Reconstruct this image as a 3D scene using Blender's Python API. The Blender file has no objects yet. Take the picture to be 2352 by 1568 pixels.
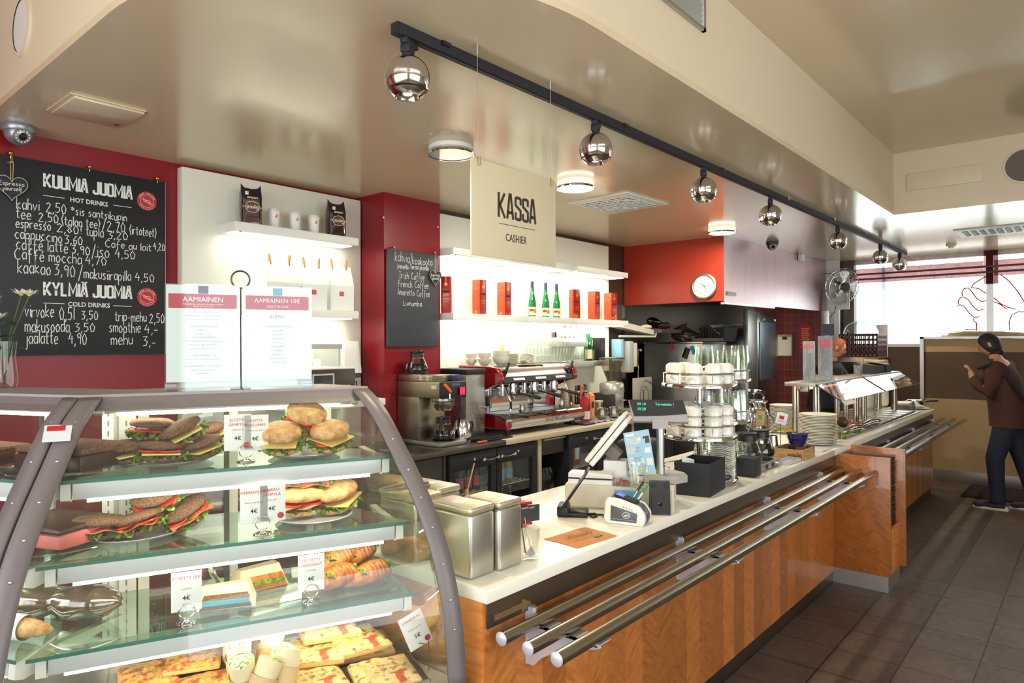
import bpy,bmesh,math,random
from mathutils import Vector,Matrix,noise as mnoise
R=math.radians
PI=math.pi
random.seed(7)
SC=bpy.context.scene
COL=SC.collection

# ------------------------------------------------------------------ camera, sky, exposure
YAW,PITCH,ROLL,LENS,CAMH=0.7093,0.0054,0.0038,24.0,1.6
_f=Vector((math.cos(YAW)*math.cos(PITCH),math.sin(YAW)*math.cos(PITCH),math.sin(PITCH)))
_r=_f.cross(Vector((0,0,1))).normalized()
_d=-(_r.cross(_f))
_r2=_r*math.cos(ROLL)+_d*math.sin(ROLL)
_d2=-_r*math.sin(ROLL)+_d*math.cos(ROLL)
cam_data=bpy.data.cameras.new('camera')
cam_data.sensor_width=36.0
cam_data.lens=LENS
cam_data.clip_start=0.05
cam=bpy.data.objects.new('camera',cam_data)
mw=Matrix((( _r2.x,-_d2.x,-_f.x,0),(_r2.y,-_d2.y,-_f.y,0),(_r2.z,-_d2.z,-_f.z,CAMH),(0,0,0,1)))
cam.matrix_world=mw
COL.objects.link(cam)
SC.camera=cam

world=bpy.data.worlds.new('daylight')
SC.world=world
world.use_nodes=True
_bg=world.node_tree.nodes['Background']
_bg.inputs[0].default_value=(0.93,0.97,1.0,1)
_bg.inputs[1].default_value=5.5

SC.view_settings.view_transform='Standard'
SC.view_settings.look='None'
SC.view_settings.gamma=1.0
SC.view_settings.use_curve_mapping=False
SC.view_settings.exposure=0.0
cy=SC.cycles
cy.use_denoising=True
cy.max_bounces=7
cy.diffuse_bounces=4
cy.glossy_bounces=4
cy.transmission_bounces=4
cy.transparent_max_bounces=24
cy.caustics_reflective=False
cy.caustics_refractive=False
cy.sample_clamp_indirect=6.0
cy.use_adaptive_sampling=True
cy.adaptive_threshold=0.02

def area_light(name,loc,rot,sx,sy,power,color=(1,1,1),portal=False,spread=180):
 l=bpy.data.lights.new(name,'AREA')
 l.shape='RECTANGLE'
 l.size,l.size_y=sx,sy
 l.energy=power
 l.color=color
 l.spread=R(spread)
 if portal:
  l.cycles.is_portal=True
 o=bpy.data.objects.new(name,l)
 o.location=loc
 o.rotation_euler=rot
 COL.objects.link(o)
 return o

# daylight comes in at three window openings: the far wall, an unseen street window sized for its light, and behind the viewer
area_light('daylight_portal',(9.84,-0.4,2.15),(0,R(90),0),1.1,5.6,1,portal=True)
area_light('daylight_portal',(-2.02,0.6,1.65),(0,R(-90),0),2.0,5.0,1,portal=True)
area_light('daylight_portal',(1.25,-3.02,1.65),(R(90),0,0),4.7,2.0,1,portal=True)

# ------------------------------------------------------------------ materials
def lin(c):
 return tuple(((v/255.0)/12.92 if v/255.0 <= 0.04045 else ((v/255.0+0.055)/1.055) ** 2.4) for v in c[:3])

MATS={}
def mat(name,rgb=(200,200,200),rough=0.5,metal=0.0,spec=0.5,emit=None,es=0.0,var=0.06,vs=6.0,bump=0.0,bs=80.0,coat=0.0,trans=0.0,stretch=None):
 if name in MATS:
  return MATS[name]
 m=bpy.data.materials.new(name)
 m.use_nodes=True
 nt=m.node_tree
 b=nt.nodes['Principled BSDF']
 c=lin(rgb)
 tc=nt.nodes.new('ShaderNodeTexCoord')
 src=tc.outputs['Object']
 if stretch:
  mp=nt.nodes.new('ShaderNodeMapping')
  mp.inputs['Scale'].default_value=stretch
  nt.links.new(src,mp.inputs[0])
  src=mp.outputs[0]
 if var > 0:
  n=nt.nodes.new('ShaderNodeTexNoise')
  n.inputs['Scale'].default_value=vs
  n.inputs['Detail'].default_value=3
  nt.links.new(src,n.inputs[0])
  mx=nt.nodes.new('ShaderNodeMix')
  mx.data_type='RGBA'
  mx.inputs[6].default_value=(*[v*(1-var) for v in c],1)
  mx.inputs[7].default_value=(*[min(1,v*(1+var)) for v in c],1)
  nt.links.new(n.outputs[0],mx.inputs[0])
  nt.links.new(mx.outputs[2],b.inputs['Base Color'])
 else:
  b.inputs['Base Color'].default_value=(*c,1)
 b.inputs['Roughness'].default_value=rough
 b.inputs['Metallic'].default_value=metal
 b.inputs['Specular IOR Level'].default_value=spec
 b.inputs['Coat Weight'].default_value=coat
 b.inputs['Coat Roughness'].default_value=0.08
 if emit:
  b.inputs['Emission Color'].default_value=(*lin(emit),1)
  b.inputs['Emission Strength'].default_value=es
 if bump > 0:
  n2=nt.nodes.new('ShaderNodeTexNoise')
  n2.inputs['Scale'].default_value=bs
  n2.inputs['Detail'].default_value=2
  nt.links.new(src,n2.inputs[0])
  bp=nt.nodes.new('ShaderNodeBump')
  bp.inputs['Strength'].default_value=bump
  bp.inputs['Distance'].default_value=0.002
  nt.links.new(n2.outputs[0],bp.inputs['Height'])
  nt.links.new(bp.outputs[0],b.inputs['Normal'])
 MATS[name]=m
 return m

def glass(name,tint=(245,250,248),base=0.05,top=0.75,power=4.0,rough=0.02,gcol=(1,1,1),film=0.0,fcol=(255,255,255)):
 """thin clear sheet: transparent, mirror-like towards grazing; film adds a share of diffuse dust/haze"""
 if name in MATS:
  return MATS[name]
 m=bpy.data.materials.new(name)
 m.use_nodes=True
 nt=m.node_tree
 nt.nodes.remove(nt.nodes['Principled BSDF'])
 out=nt.nodes['Material Output']
 tr=nt.nodes.new('ShaderNodeBsdfTransparent')
 tr.inputs[0].default_value=(*lin(tint),1)
 gl=nt.nodes.new('ShaderNodeBsdfGlossy')
 gl.inputs['Color'].default_value=(*gcol,1)
 gl.inputs['Roughness'].default_value=rough
 lw=nt.nodes.new('ShaderNodeLayerWeight')
 lw.inputs[0].default_value=0.5
 pw=nt.nodes.new('ShaderNodeMath');pw.operation='POWER';pw.inputs[1].default_value=power
 nt.links.new(lw.outputs['Facing'],pw.inputs[0])
 ml=nt.nodes.new('ShaderNodeMath');ml.operation='MULTIPLY_ADD'
 ml.inputs[1].default_value=top;ml.inputs[2].default_value=base
 nt.links.new(pw.outputs[0],ml.inputs[0])
 first=tr.outputs[0]
 if film > 0:
  df=nt.nodes.new('ShaderNodeBsdfDiffuse');df.inputs[0].default_value=(*lin(fcol),1)
  m0=nt.nodes.new('ShaderNodeMixShader')
  nz=nt.nodes.new('ShaderNodeTexNoise');nz.inputs['Scale'].default_value=4.0
  k=nt.nodes.new('ShaderNodeMath');k.operation='MULTIPLY';k.inputs[1].default_value=film*2
  nt.links.new(nz.outputs[0],k.inputs[0])
  nt.links.new(k.outputs[0],m0.inputs[0])
  nt.links.new(tr.outputs[0],m0.inputs[1]);nt.links.new(df.outputs[0],m0.inputs[2])
  first=m0.outputs[0]
 mx=nt.nodes.new('ShaderNodeMixShader')
 nt.links.new(ml.outputs[0],mx.inputs[0])
 nt.links.new(first,mx.inputs[1]);nt.links.new(gl.outputs[0],mx.inputs[2])
 nt.links.new(mx.outputs[0],out.inputs[0])
 MATS[name]=m
 return m

def node_mat(name,build,rough=0.5,spec=0.5,coat=0.0,metal=0.0):
 """material whose colour comes from a node network: build(nt, bsdf) -> colour socket"""
 m=bpy.data.materials.new(name)
 m.use_nodes=True
 nt=m.node_tree
 b=nt.nodes['Principled BSDF']
 b.inputs['Roughness'].default_value=rough
 b.inputs['Specular IOR Level'].default_value=spec
 b.inputs['Coat Weight'].default_value=coat
 b.inputs['Metallic'].default_value=metal
 sock=build(nt,b)
 if sock is not None:
  nt.links.new(sock,b.inputs['Base Color'])
 MATS[name]=m
 return m

def ramp(nt,src,stops):
 r=nt.nodes.new('ShaderNodeValToRGB')
 el=r.color_ramp.elements
 while len(el) < len(stops):
  el.new(0.5)
 for e,(p,c) in zip(el,stops):
  e.position=p
  e.color=(*lin(c),1)
 nt.links.new(src,r.inputs[0])
 return r.outputs[0]

def coords(nt,scale=(1,1,1),rot=(0,0,0),loc=(0,0,0),kind='Object'):
 tc=nt.nodes.new('ShaderNodeTexCoord')
 mp=nt.nodes.new('ShaderNodeMapping')
 mp.inputs['Scale'].default_value=scale
 mp.inputs['Rotation'].default_value=rot
 mp.inputs['Location'].default_value=loc
 nt.links.new(tc.outputs[kind],mp.inputs[0])
 return mp.outputs[0]

def noise_tex(nt,vec,scale,detail=3,rough=0.5):
 n=nt.nodes.new('ShaderNodeTexNoise')
 n.inputs['Scale'].default_value=scale
 n.inputs['Detail'].default_value=detail
 n.inputs['Roughness'].default_value=rough
 nt.links.new(vec,n.inputs[0])
 return n.outputs[0]

def mixc(nt,fac,a,b,mode='MIX'):
 mx=nt.nodes.new('ShaderNodeMix')
 mx.data_type='RGBA'
 mx.blend_type=mode
 for s,v in ((0,fac),(6,a),(7,b)):
  if isinstance(v,(int,float)):
   mx.inputs[s].default_value=v
  elif isinstance(v,tuple):
   mx.inputs[s].default_value=(*lin(v),1)
  else:
   nt.links.new(v,mx.inputs[s])
 return mx.outputs[2]

# ------------------------------------------------------------------ mesh builder
class MB:
 def __init__(s):
  s.bm=bmesh.new()
  s.mi=0
 def _add(s,vs,fs,smooth=True):
  bv=[s.bm.verts.new(v) for v in vs]
  out=[]
  for f in fs:
   try:
    fc=s.bm.faces.new([bv[i] for i in f])
    fc.material_index=s.mi
    out.append(fc)
   except ValueError:
    pass
  return bv,out
 def box(s,x0,x1,y0,y1,z0,z1,bev=0,M=None,seg=2):
  vs=[(x,y,z) for x in (x0,x1) for y in (y0,y1) for z in (z0,z1)]
  if M is not None:
   vs=[M @ Vector(v) for v in vs]
  bv,fs=s._add(vs,[(0,1,3,2),(4,6,7,5),(0,4,5,1),(2,3,7,6),(0,2,6,4),(1,5,7,3)])
  if bev > 0:
   es=list({e for f in fs for e in f.edges})
   r=bmesh.ops.bevel(s.bm,geom=es,offset=bev,segments=seg,affect='EDGES',profile=0.5)
   for f in r['faces']:
    f.material_index=s.mi
  return s
 def lathe(s,prof,c=(0,0,0),seg=24,M=None,close=False,a0=0,a1=2*PI):
  full=abs(a1-a0-2*PI) < 1e-6
  n=seg if full else seg+1
  vs,fs=[],[]
  T=(M or Matrix.Identity(4))
  for (r,z) in prof:
   for i in range(n):
    a=a0+(a1-a0)*i/seg
    vs.append(T @ Vector((c[0]+r*math.cos(a),c[1]+r*math.sin(a),c[2]+z)))
  m=len(prof)
  for j in range(m-1):
   for i in range(seg):
    k=(i+1) % n
    fs.append((j*n+i,j*n+k,(j+1)*n+k,(j+1)*n+i))
  bv,f=s._add(vs,fs)
  bmesh.ops.remove_doubles(s.bm,verts=[v for v in bv if v.is_valid],dist=1e-6)
  return s
 def cyl(s,p0,p1,r0,r1=None,seg=16,caps=True):
  r1=r0 if r1 is None else r1
  p0,p1=Vector(p0),Vector(p1)
  ax=(p1-p0)
  q=ax.to_track_quat('Z','Y')
  vs=[]
  for p,r in ((p0,r0),(p1,r1)):
   for i in range(seg):
    a=2*PI*i/seg
    vs.append(p+q @ Vector((r*math.cos(a),r*math.sin(a),0)))
  fs=[(i,(i+1) % seg,seg+(i+1) % seg,seg+i) for i in range(seg)]
  if caps:
   fs += [tuple(range(seg-1,-1,-1)),tuple(range(seg,2*seg))]
  s._add(vs,fs)
  return s
 def tube(s,pts,r,seg=8,closed=False,caps=True):
  pts=[Vector(p) for p in pts]
  n=len(pts)
  rs=r if isinstance(r,(list,tuple)) else [r]*n
  vs,fs=[],[]
  up=None
  for i,p in enumerate(pts):
   a=pts[(i-1) % n] if (closed or i > 0) else p
   b=pts[(i+1) % n] if (closed or i < n-1) else p
   t=(b-a).normalized()
   if up is None:
    up=Vector((0,0,1)) if abs(t.z) < 0.9 else Vector((1,0,0))
   x=t.cross(up)
   if x.length < 1e-4:
    x=t.cross(Vector((0.3,1,0.2)))
   x.normalize()
   y=x.cross(t).normalized()
   up=y
   for k in range(seg):
    ang=2*PI*k/seg
    vs.append(p+(x*math.cos(ang)+y*math.sin(ang))*rs[i])
  m=n if closed else n-1
  for i in range(m):
   for k in range(seg):
    a0,a1=i*seg+k,i*seg+(k+1) % seg
    b0,b1=((i+1) % n)*seg+k,((i+1) % n)*seg+(k+1) % seg
    fs.append((a0,a1,b1,b0))
  if caps and not closed:
   fs += [tuple(range(seg-1,-1,-1)),tuple(range((n-1)*seg,n*seg))]
  s._add(vs,fs)
  return s
 def prism(s,poly,f,d):
  """poly: 2D points; f(a,b)->3D point; d: extrusion vector"""
  n=len(poly)
  d=Vector(d)
  base=[Vector(f(*p)) for p in poly]
  vs=base+[v+d for v in base]
  fs=[tuple(range(n)),tuple(range(2*n-1,n-1,-1))]+[(i,n+i,n+(i+1) % n,(i+1) % n) for i in range(n)]
  s._add(vs,fs)
  return s
 def hexa(s,lo,hi):
  """bottom ring and top ring of points -> closed solid"""
  n=len(lo)
  s._add([Vector(p) for p in lo]+[Vector(p) for p in hi],[tuple(range(n-1,-1,-1)),tuple(range(n,2*n))]+[(i,(i+1) % n,n+(i+1) % n,n+i) for i in range(n)])
  return s
 def face(s,*pts):
  s._add([Vector(p) for p in pts],[tuple(range(len(pts)))])
  return s
 def sph(s,c,r,sc=(1,1,1),seg=20,rings=12,M=None,z0=-1.0,z1=1.0):
  prof=[]
  for i in range(rings+1):
   z=z0+(z1-z0)*i/rings
   if z0 == -1 and z1 == 1:
    z=-math.cos(PI*i/rings)
   prof.append((math.sqrt(max(0,1-z*z))*r,z*r))
  T=Matrix.Translation(c) @ (M or Matrix.Identity(4)) @ Matrix.Diagonal((*sc,1))
  s.lathe(prof,seg=seg,M=T)
  return s
 def grid(s,fn,nu,nv,wrap_u=False):
  vs=[Vector(fn(i/nu,j/nv)) for j in range(nv+1) for i in range(nu+(0 if wrap_u else 1))]
  w=nu if wrap_u else nu+1
  fs=[]
  for j in range(nv):
   for i in range(nu):
    k=(i+1) % w
    fs.append((j*w+i,j*w+k,(j+1)*w+k,(j+1)*w+i))
  s._add(vs,fs)
  return s
 def ribbon(s,lines,w,o,ex,ey):
  """flat strokes: lines of 2D points, on the plane o + a*ex + b*ey, mitred"""
  o,ex,ey=Vector(o),Vector(ex),Vector(ey)
  for ln in lines:
   pts=[Vector((p[0],p[1])) for p in ln]
   n=len(pts)
   if n < 2:
    continue
   L,Rr=[],[]
   closed=(pts[0]-pts[-1]).length < 1e-6 and n > 3
   for i,p in enumerate(pts):
    a=pts[i-1] if i > 0 else (pts[-2] if closed else None)
    b=pts[i+1] if i < n-1 else (pts[1] if closed else None)
    d0=(p-a).normalized() if a is not None else None
    d1=(b-p).normalized() if b is not None else None
    if d0 is None: d0=d1
    if d1 is None: d1=d0
    nn=Vector((-(d0.y+d1.y),d0.x+d1.x))
    if nn.length < 1e-4:
     nn=Vector((-d0.y,d0.x));k=1
    else:
     nn.normalize()
     k=min(1.6,1/max(0.3,nn.dot(Vector((-d0.y,d0.x)))))
    L.append(p+nn*w/2*k);Rr.append(p-nn*w/2*k)
   vs=[o+ex*q.x+ey*q.y for q in L+Rr]
   s._add(vs,[(n+i,n+i+1,i+1,i) for i in range(n-1)])
  return s
 def text(s,body,size,o,ex,ey,align='CENTER',sx=1.0,bold=0.0,depth=0.0):
  o,ex,ey=Vector(o),Vector(ex),Vector(ey)
  me=text_mesh(body,align,bold)
  if me is None:
   return s
  nrm=ex.cross(ey)
  vs=[o+ex*(v[0]*size*sx)+ey*(v[1]*size)+nrm*depth for v in me[0]]
  s._add(vs,me[1])
  return s
 def xform(s,M):
  bmesh.ops.transform(s.bm,matrix=M,verts=s.bm.verts)
  return s
 def jitter(s,amp,scale,seed=0):
  off=Vector((seed*3.7,seed*1.3,seed*2.1))
  for v in s.bm.verts:
   v.co += mnoise.noise_vector(v.co*scale+off)*amp
  return s
 def build(s,name,m=None,parent=None,world=True,sharp=38,flat=False):
  bm=s.bm
  top=parent
  while top is not None and top.parent is not None:
   top=top.parent
  if world and parent is not None and top.name not in LOCALS:
   L=world_loc(parent)
   bmesh.ops.translate(bm,verts=bm.verts,vec=-L)
  bmesh.ops.recalc_face_normals(bm,faces=bm.faces)
  a=R(sharp)
  for f in bm.faces:
   f.smooth=not flat
  for e in bm.edges:
   if len(e.link_faces) == 2:
    e.smooth=e.calc_face_angle(0) < a
  me=bpy.data.meshes.new(name)
  bm.to_mesh(me)
  bm.free()
  ms=m if isinstance(m,(list,tuple)) else [m]
  for q in ms:
   me.materials.append(MATS[q] if isinstance(q,str) else q)
  o=bpy.data.objects.new(name,me)
  COL.objects.link(o)
  if parent is not None:
   o.parent=parent
  return o

def world_loc(o):
 v=Vector((0,0,0))
 while o is not None:
  v += o.location
  o=o.parent
 return v

_TXT={}
def text_mesh(body,align,bold):
 key=(body,align,bold)
 if key not in _TXT:
  cu=bpy.data.curves.new('lettering','FONT')
  cu.body=body
  cu.size=1.0
  cu.align_x=align
  cu.fill_mode='FRONT'
  cu.resolution_u=2
  cu.offset=bold
  ob=bpy.data.objects.new('lettering',cu)
  me=ob.to_mesh()
  _TXT[key]=([tuple(v.co) for v in me.vertices],[tuple(p.vertices) for p in me.polygons])
  ob.to_mesh_clear()
  bpy.data.objects.remove(ob)
  bpy.data.curves.remove(cu)
 return _TXT[key]

def tag(o,label=None,cat=None,group=None,kind=None):
 if label: o['label']=label
 if cat: o['category']=cat
 if group: o['group']=group
 if kind: o['kind']=kind
 return o

LOCALS=set()
def thing(name,label,cat,loc=(0,0,0),rz=0.0,group=None,local=False):
 o=bpy.data.objects.new(name,None)
 o.empty_display_size=0.05
 o.location=loc
 o.rotation_euler=(0,0,rz)
 COL.objects.link(o)
 if local or rz:
  LOCALS.add(o.name)
 return tag(o,label,cat,group)

def copy_tree(o,parent=None):
 c=o.copy()
 COL.objects.link(c)
 if parent is not None:
  c.parent=parent
 for ch in list(o.children):
  copy_tree(ch,c)
 return c

def dup(root,loc,rz=None,label=None,group=None,rot=None,scale=None):
 c=copy_tree(root)
 c.location=loc
 if rz is not None: c.rotation_euler=(0,0,rz)
 if rot is not None: c.rotation_euler=rot
 if scale is not None: c.scale=(scale,)*3 if isinstance(scale,(int,float)) else scale
 return tag(c,label,None,group)

def struct(o):
 o['kind']='structure'
 return o

X,Y,Z=Vector((1,0,0)),Vector((0,1,0)),Vector((0,0,1))

# ---------------------------------------------------------- single-stroke handwriting (x-height 4, ascender 7)
HW={
 'a': '3,4 1,4 0,2 1,0 3,1;3,4 3,0','ä': '3,4 1,4 0,2 1,0 3,1;3,4 3,0;1,5.6 1,5.8;2.4,5.6 2.4,5.8','b': '0,7 0,0 2,0 3,2 2,4 0,3','c': '3,3.6 1.4,4 0,2 1.4,0 3,.5',
 'd': '3,4 1,4 0,2 1,0 3,1;3,7 3,0','e': '0,2 3,2.4 2.4,4 1,4 0,2 1,0 3,.6','é': '0,2 3,2.4 2.4,4 1,4 0,2 1,0 3,.6;1.4,5 2.6,6.4','f': '3,6.6 2,7 1.2,5.6 1,-2;0,3.4 2.6,3.6',
 'g': '3,4 1,4 0,2 1,.4 3,1.4;3,4 3,-2 1,-3 0,-2','h': '0,7 0,0;0,3 1.6,4 2.6,3 2.6,0','i': '.5,4 .5,0;.5,5.6 .5,5.9','j': '1,4 1,-2 0,-3;1,5.6 1,5.9','k': '0,7 0,0;2.6,4 0,1.8 2.8,0',
 'l': '.4,7 .4,0','m': '0,4 0,0;0,3 1.2,4 1.9,3 1.9,0;1.9,3 3.2,4 4,3 4,0','n': '0,4 0,0;0,3 1.6,4 2.6,3 2.6,0','o': '1.4,4 0,2.4 .8,0 2.4,.2 3,2 2.2,3.8 1.4,4','ö': '1.4,4 0,2.4 .8,0 2.4,.2 3,2 2.2,3.8 1.4,4;.8,5.4 .8,5.7;2.2,5.4 2.2,5.7',
 'p': '0,4 0,-3;0,3.4 2,4 3,2.4 2,.4 0,.6','r': '0,4 0,0;0,2.6 1,3.8 2.4,4','s': '2.6,3.8 1,4 .4,3 2.2,1.4 1.6,0 0,.3','t': '1,6.4 1,.6 2.4,.2;-.2,4.2 2.4,4.4','u': '0,4 0,1 1,0 2.6,1;2.6,4 2.6,0',
 'v': '0,4 1.2,0 2.8,4','w': '0,4 1,0 2,3 3,0 4,4','y': '0,4 1.4,.6;3,4 .4,-3','x': '0,4 3,0;3,4 0,0','z': '0,4 3,4 0,0 3,0','q': '3,4 1,4 0,2 1,0 3,1;3,4 3,-3',
 'C': '3.6,6 2,7 0,4 .6,1 2.4,0 4,.8','I': '1,7 1,0;0,7 2,7;0,0 2,0','F': '.6,7 .2,0;.4,7 3.4,7;.2,3.8 2.6,4','A': '0,0 1.8,7 3.4,0;.6,2.4 3,2.4','L': '.4,7 0,0 3,0','E': '3,7 .4,7 0,0 3,0;.2,3.6 2.4,3.6',
 '0': '1.4,7 0,4 .8,0 2.4,.4 3,4 1.4,7','1': '.6,7 .6,0','2': '0,5.6 1.4,7 2.8,5.6 0,0 3.2,.2','3': '0,6.6 2.6,6.8 1,4 2.8,3 2,.4 0,0','4': '1.4,7 0,3 3,3;2.2,5 2.2,0','5': '3,7 .6,7 .4,4 2.4,4 2.8,1.6 1.6,0 0,.4',
 '6': '2.4,7 .4,3.4 .8,0 2.6,.6 2.6,3 .6,2.8','7': '0,7 3,7 1,0','8': '1.4,3.6 .2,5.4 1.4,7 2.6,5.6 .2,1.6 1.4,0 2.8,1.6 1.4,3.6','9': '2.8,5 1,4 .2,5.6 1.6,7 2.8,6 2.4,0',
 ',': '.6,.6 0,-1.4','.': '.3,.3 .5,0','*': '1.4,6.4 1.4,3;0,5.6 2.8,3.8;2.8,5.6 0,3.8','(': '1.4,7.4 0,4 1.4,-1',')': '0,7.4 1.4,4 0,-1','!': '.5,7 .5,2;.5,.4 .5,0','/': '0,-1.4 2.4,7.6','-': '0,2.6 2.2,2.6',"'": '.3,7 .3,5.6','€': '3.6,6 2,7 .6,4 .9,1 2.4,0 3.6,.8;0,4.2 2.6,4.2;0,3 2.6,3',':': '.3,3.6 .3,3.3;.3,.6 .3,.3',
}
BLOCK={  # condensed poster capitals: cell 10 x 30
 'K': '1.6,0 1.6,30;9,30 3.2,15 9.4,0','U': '1.6,30 1.6,3 3,1.6 7,1.6 8.4,3 8.4,30','M': '1.6,0 1.6,30 6.4,8 11.2,30 11.2,0','I': '1.6,0 1.6,30','A': '1.2,0 4.2,30 5.8,30 8.8,0;2.6,8 7.4,8',
 'J': '1.6,9 1.6,3 3,1.6 6.4,1.6 7.8,3 7.8,30','O': '3,28.4 1.6,27 1.6,3 3,1.6 7,1.6 8.4,3 8.4,27 7,28.4 3,28.4','Y': '1,30 5,14 9,30;5,15 5,0','L': '1.6,30 1.6,1.6 8,1.6','S': '8.2,20 8.2,27 6.8,28.4 3,28.4 1.6,27 1.6,19 8.2,13 8.2,3 6.8,1.6 3,1.6 1.6,3 1.6,10',
 'Ä': '1.2,0 4.2,30 5.8,30 8.8,0;2.6,8 7.4,8;2.6,32.6 2.6,35.4;7.4,32.6 7.4,35.4',
}
def glyphs(txt,table,gap,space,jit=0.0):
 """-> list of polylines and the total width"""
 out,x=[],0.0
 rnd=random.Random(txt)
 for ch in txt:
  if ch == ' ':
   x += space
   continue
  g=table.get(ch) or table.get(ch.lower())
  if g is None:
   x += space
   continue
  mx=0
  dy=rnd.uniform(-jit,jit)
  for ln in g.split(';'):
   pts=[]
   for p in ln.split():
    a,b=p.split(',')
    a,b=float(a),float(b)
    mx=max(mx,a)
    pts.append((x+a,b+dy))
   out.append(pts)
  x += mx+gap
 return out,x-gap
def write(mb,txt,o,width,height,ex,ey,w,table=HW,gap=1.1,space=2.6,cap=7.0,jit=0.35,slope=0.0):
 """letter txt into a box of the given width/height whose lower left corner is o"""
 ln,tw=glyphs(txt,table,gap,space,jit)
 kx,ky=width/tw,height/cap
 mb.ribbon([[(p[0]*kx,p[1]*ky+slope*p[0]*kx) for p in l] for l in ln],w,o,ex,ey)
# ------------------------------------------------------------------ palette
mat('cream',(220,203,170),rough=0.2,coat=0.25,var=0.02,vs=2,bump=0.05,bs=300)
mat('cream_bulkhead',(222,208,180),rough=0.45,var=0.02,vs=2,bump=0.05,bs=300)
mat('red_wall',(132,14,30),rough=0.35,var=0.05,vs=3,bump=0.12,bs=260)
mat('orange_wall',(156,46,24),rough=0.4,var=0.05,vs=2,bump=0.1,bs=260)
mat('pale_metal_gloss',(196,176,182),rough=0.36,metal=0.75,var=0.14,vs=3,stretch=(3,3,0.6))  # pale metallic tone puts the soffit's whitish window reflection into the base colour
mat('brown_trim',(70,48,36),rough=0.4)
mat('white_panel',(232,231,218),rough=0.35,var=0.01)
mat('white_paint',(236,236,230),rough=0.4,var=0.02)
mat('white_plastic',(232,232,226),rough=0.35,var=0.03)
mat('cream_plastic',(214,208,188),rough=0.45,var=0.05)
mat('grey_plastic',(168,166,162),rough=0.45,var=0.05)
mat('case_frame',(112,104,104),rough=0.42,var=0.05)
mat('black',(22,22,26),rough=0.45,var=0.1)
mat('black_soft',(34,34,40),rough=0.65,var=0.12)
mat('black_gloss',(12,12,14),rough=0.12,spec=0.6,var=0.1)
mat('charcoal',(58,54,52),rough=0.42,var=0.08)
mat('chrome',(225,225,228),rough=0.06,metal=1,var=0.02)
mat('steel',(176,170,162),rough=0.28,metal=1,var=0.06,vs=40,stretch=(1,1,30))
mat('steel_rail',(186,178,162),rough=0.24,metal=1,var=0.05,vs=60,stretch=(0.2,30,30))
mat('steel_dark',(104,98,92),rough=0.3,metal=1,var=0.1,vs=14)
mat('steel_soft',(190,188,184),rough=0.42,metal=1,var=0.08,vs=9)
mat('steel_band',(128,114,104),rough=0.36,metal=1,var=0.12,vs=5)
mat('alu',(192,192,190),rough=0.4,metal=1,var=0.06)
mat('alu_tube',(206,210,212),rough=0.42,metal=0.2,var=0.03)
mat('gold',(214,160,70),rough=0.2,metal=1)
mat('quartz',(236,232,216),rough=0.2,var=0.025,vs=30,coat=0.2)
mat('worktop_light',(200,186,158),rough=0.35,var=0.05,vs=60)
mat('chalkboard',(28,29,33),rough=0.55,var=0.15,vs=4)
mat('chalkboard_grey',(54,58,64),rough=0.55,var=0.25,vs=60)
mat('chalk',(228,230,226),rough=0.9,var=0.12,vs=60)
mat('ink_dark',(58,44,42),rough=0.6)
mat('ink_black',(26,24,26),rough=0.6)
mat('ink_red',(186,40,48),rough=0.6)
mat('ink_grey',(128,130,132),rough=0.6)
mat('banner_red',(178,44,66),rough=0.4,var=0.08,vs=12)
mat('paper',(236,238,234),rough=0.7,var=0.02)
mat('ceramic',(238,236,224),rough=0.16,coat=0.4,var=0.01)
mat('porcelain',(232,228,212),rough=0.2,coat=0.3,var=0.02)
mat('red_gloss',(138,8,24),rough=0.12,coat=1.0,var=0.03)
mat('kraft',(198,160,108),rough=0.8,var=0.1,vs=30)
mat('orange_glow',(226,92,44),rough=0.4)
mat('green_bottle',(22,128,66),rough=0.06,spec=0.8,var=0.1)
mat('twine',(190,160,110),rough=0.9)
mat('coffee',(20,12,10),rough=0.08,var=0.1)
mat('lamp_glow',(255,250,232),emit=(255,246,222),es=7.0,var=0)
mat('strip_glow',(255,255,245),emit=(255,255,236),es=10.0,var=0)
mat('tube_glow',(255,250,235),emit=(255,242,212),es=20.0,var=0)
mat('bulb_glow',(255,240,210),emit=(255,214,160),es=30.0,var=0)
mat('vfd_glow',(60,220,180),emit=(40,230,190),es=1.0,var=0)
mat('fridge_glow',(220,240,255),emit=(190,222,255),es=6.0,var=0)
mat('red_led',(255,40,60),emit=(255,30,60),es=2.5,var=0)
mat('screen_glow',(90,90,200),emit=(110,110,225),es=1.0,var=0.6,vs=60)
mat('plaster_out',(244,244,240),rough=0.9,var=0.02)
mat('pane_out',(128,160,178),rough=0.3,var=0.2)
mat('fabric_grey',(108,98,92),rough=0.7,var=0.12,vs=300)
mat('lamp_side',(255,236,206),emit=(255,226,190),es=1.2,var=0)
mat('white_gloss',(214,216,208),rough=0.05,spec=0.9,var=0.02,coat=1.0)
mat('camera_silver',(158,164,172),rough=0.35,metal=0.7)
mat('camera_dark',(66,64,68),rough=0.4)
mat('sign_board',(212,200,166),rough=0.5,var=0.02)
mat('gold_pale',(196,176,130),rough=0.3,metal=0.8)
mat('ink_brown',(84,50,40),rough=0.4)
mat('label_cream',(232,216,180),rough=0.5)
mat('ink_red_pale',(206,96,92),rough=0.7)
mat('capsule_blue',(44,50,84),rough=0.3)
mat('clock_dial',(226,226,204),rough=0.3,var=0.02)
mat('arrow_brown',(110,84,48),rough=0.5)
mat('chrome_soft',(208,208,216),rough=0.3,metal=0.35)
mat('tray_brown',(62,36,30),rough=0.3)
mat('tray_rim',(112,94,82),rough=0.4,var=0.2,vs=40)
mat('tin_silver',(206,202,190),rough=0.36,metal=1,var=0.02)
mat('tin_lid',(214,206,180),rough=0.4,metal=0.85,var=0.02)
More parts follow.
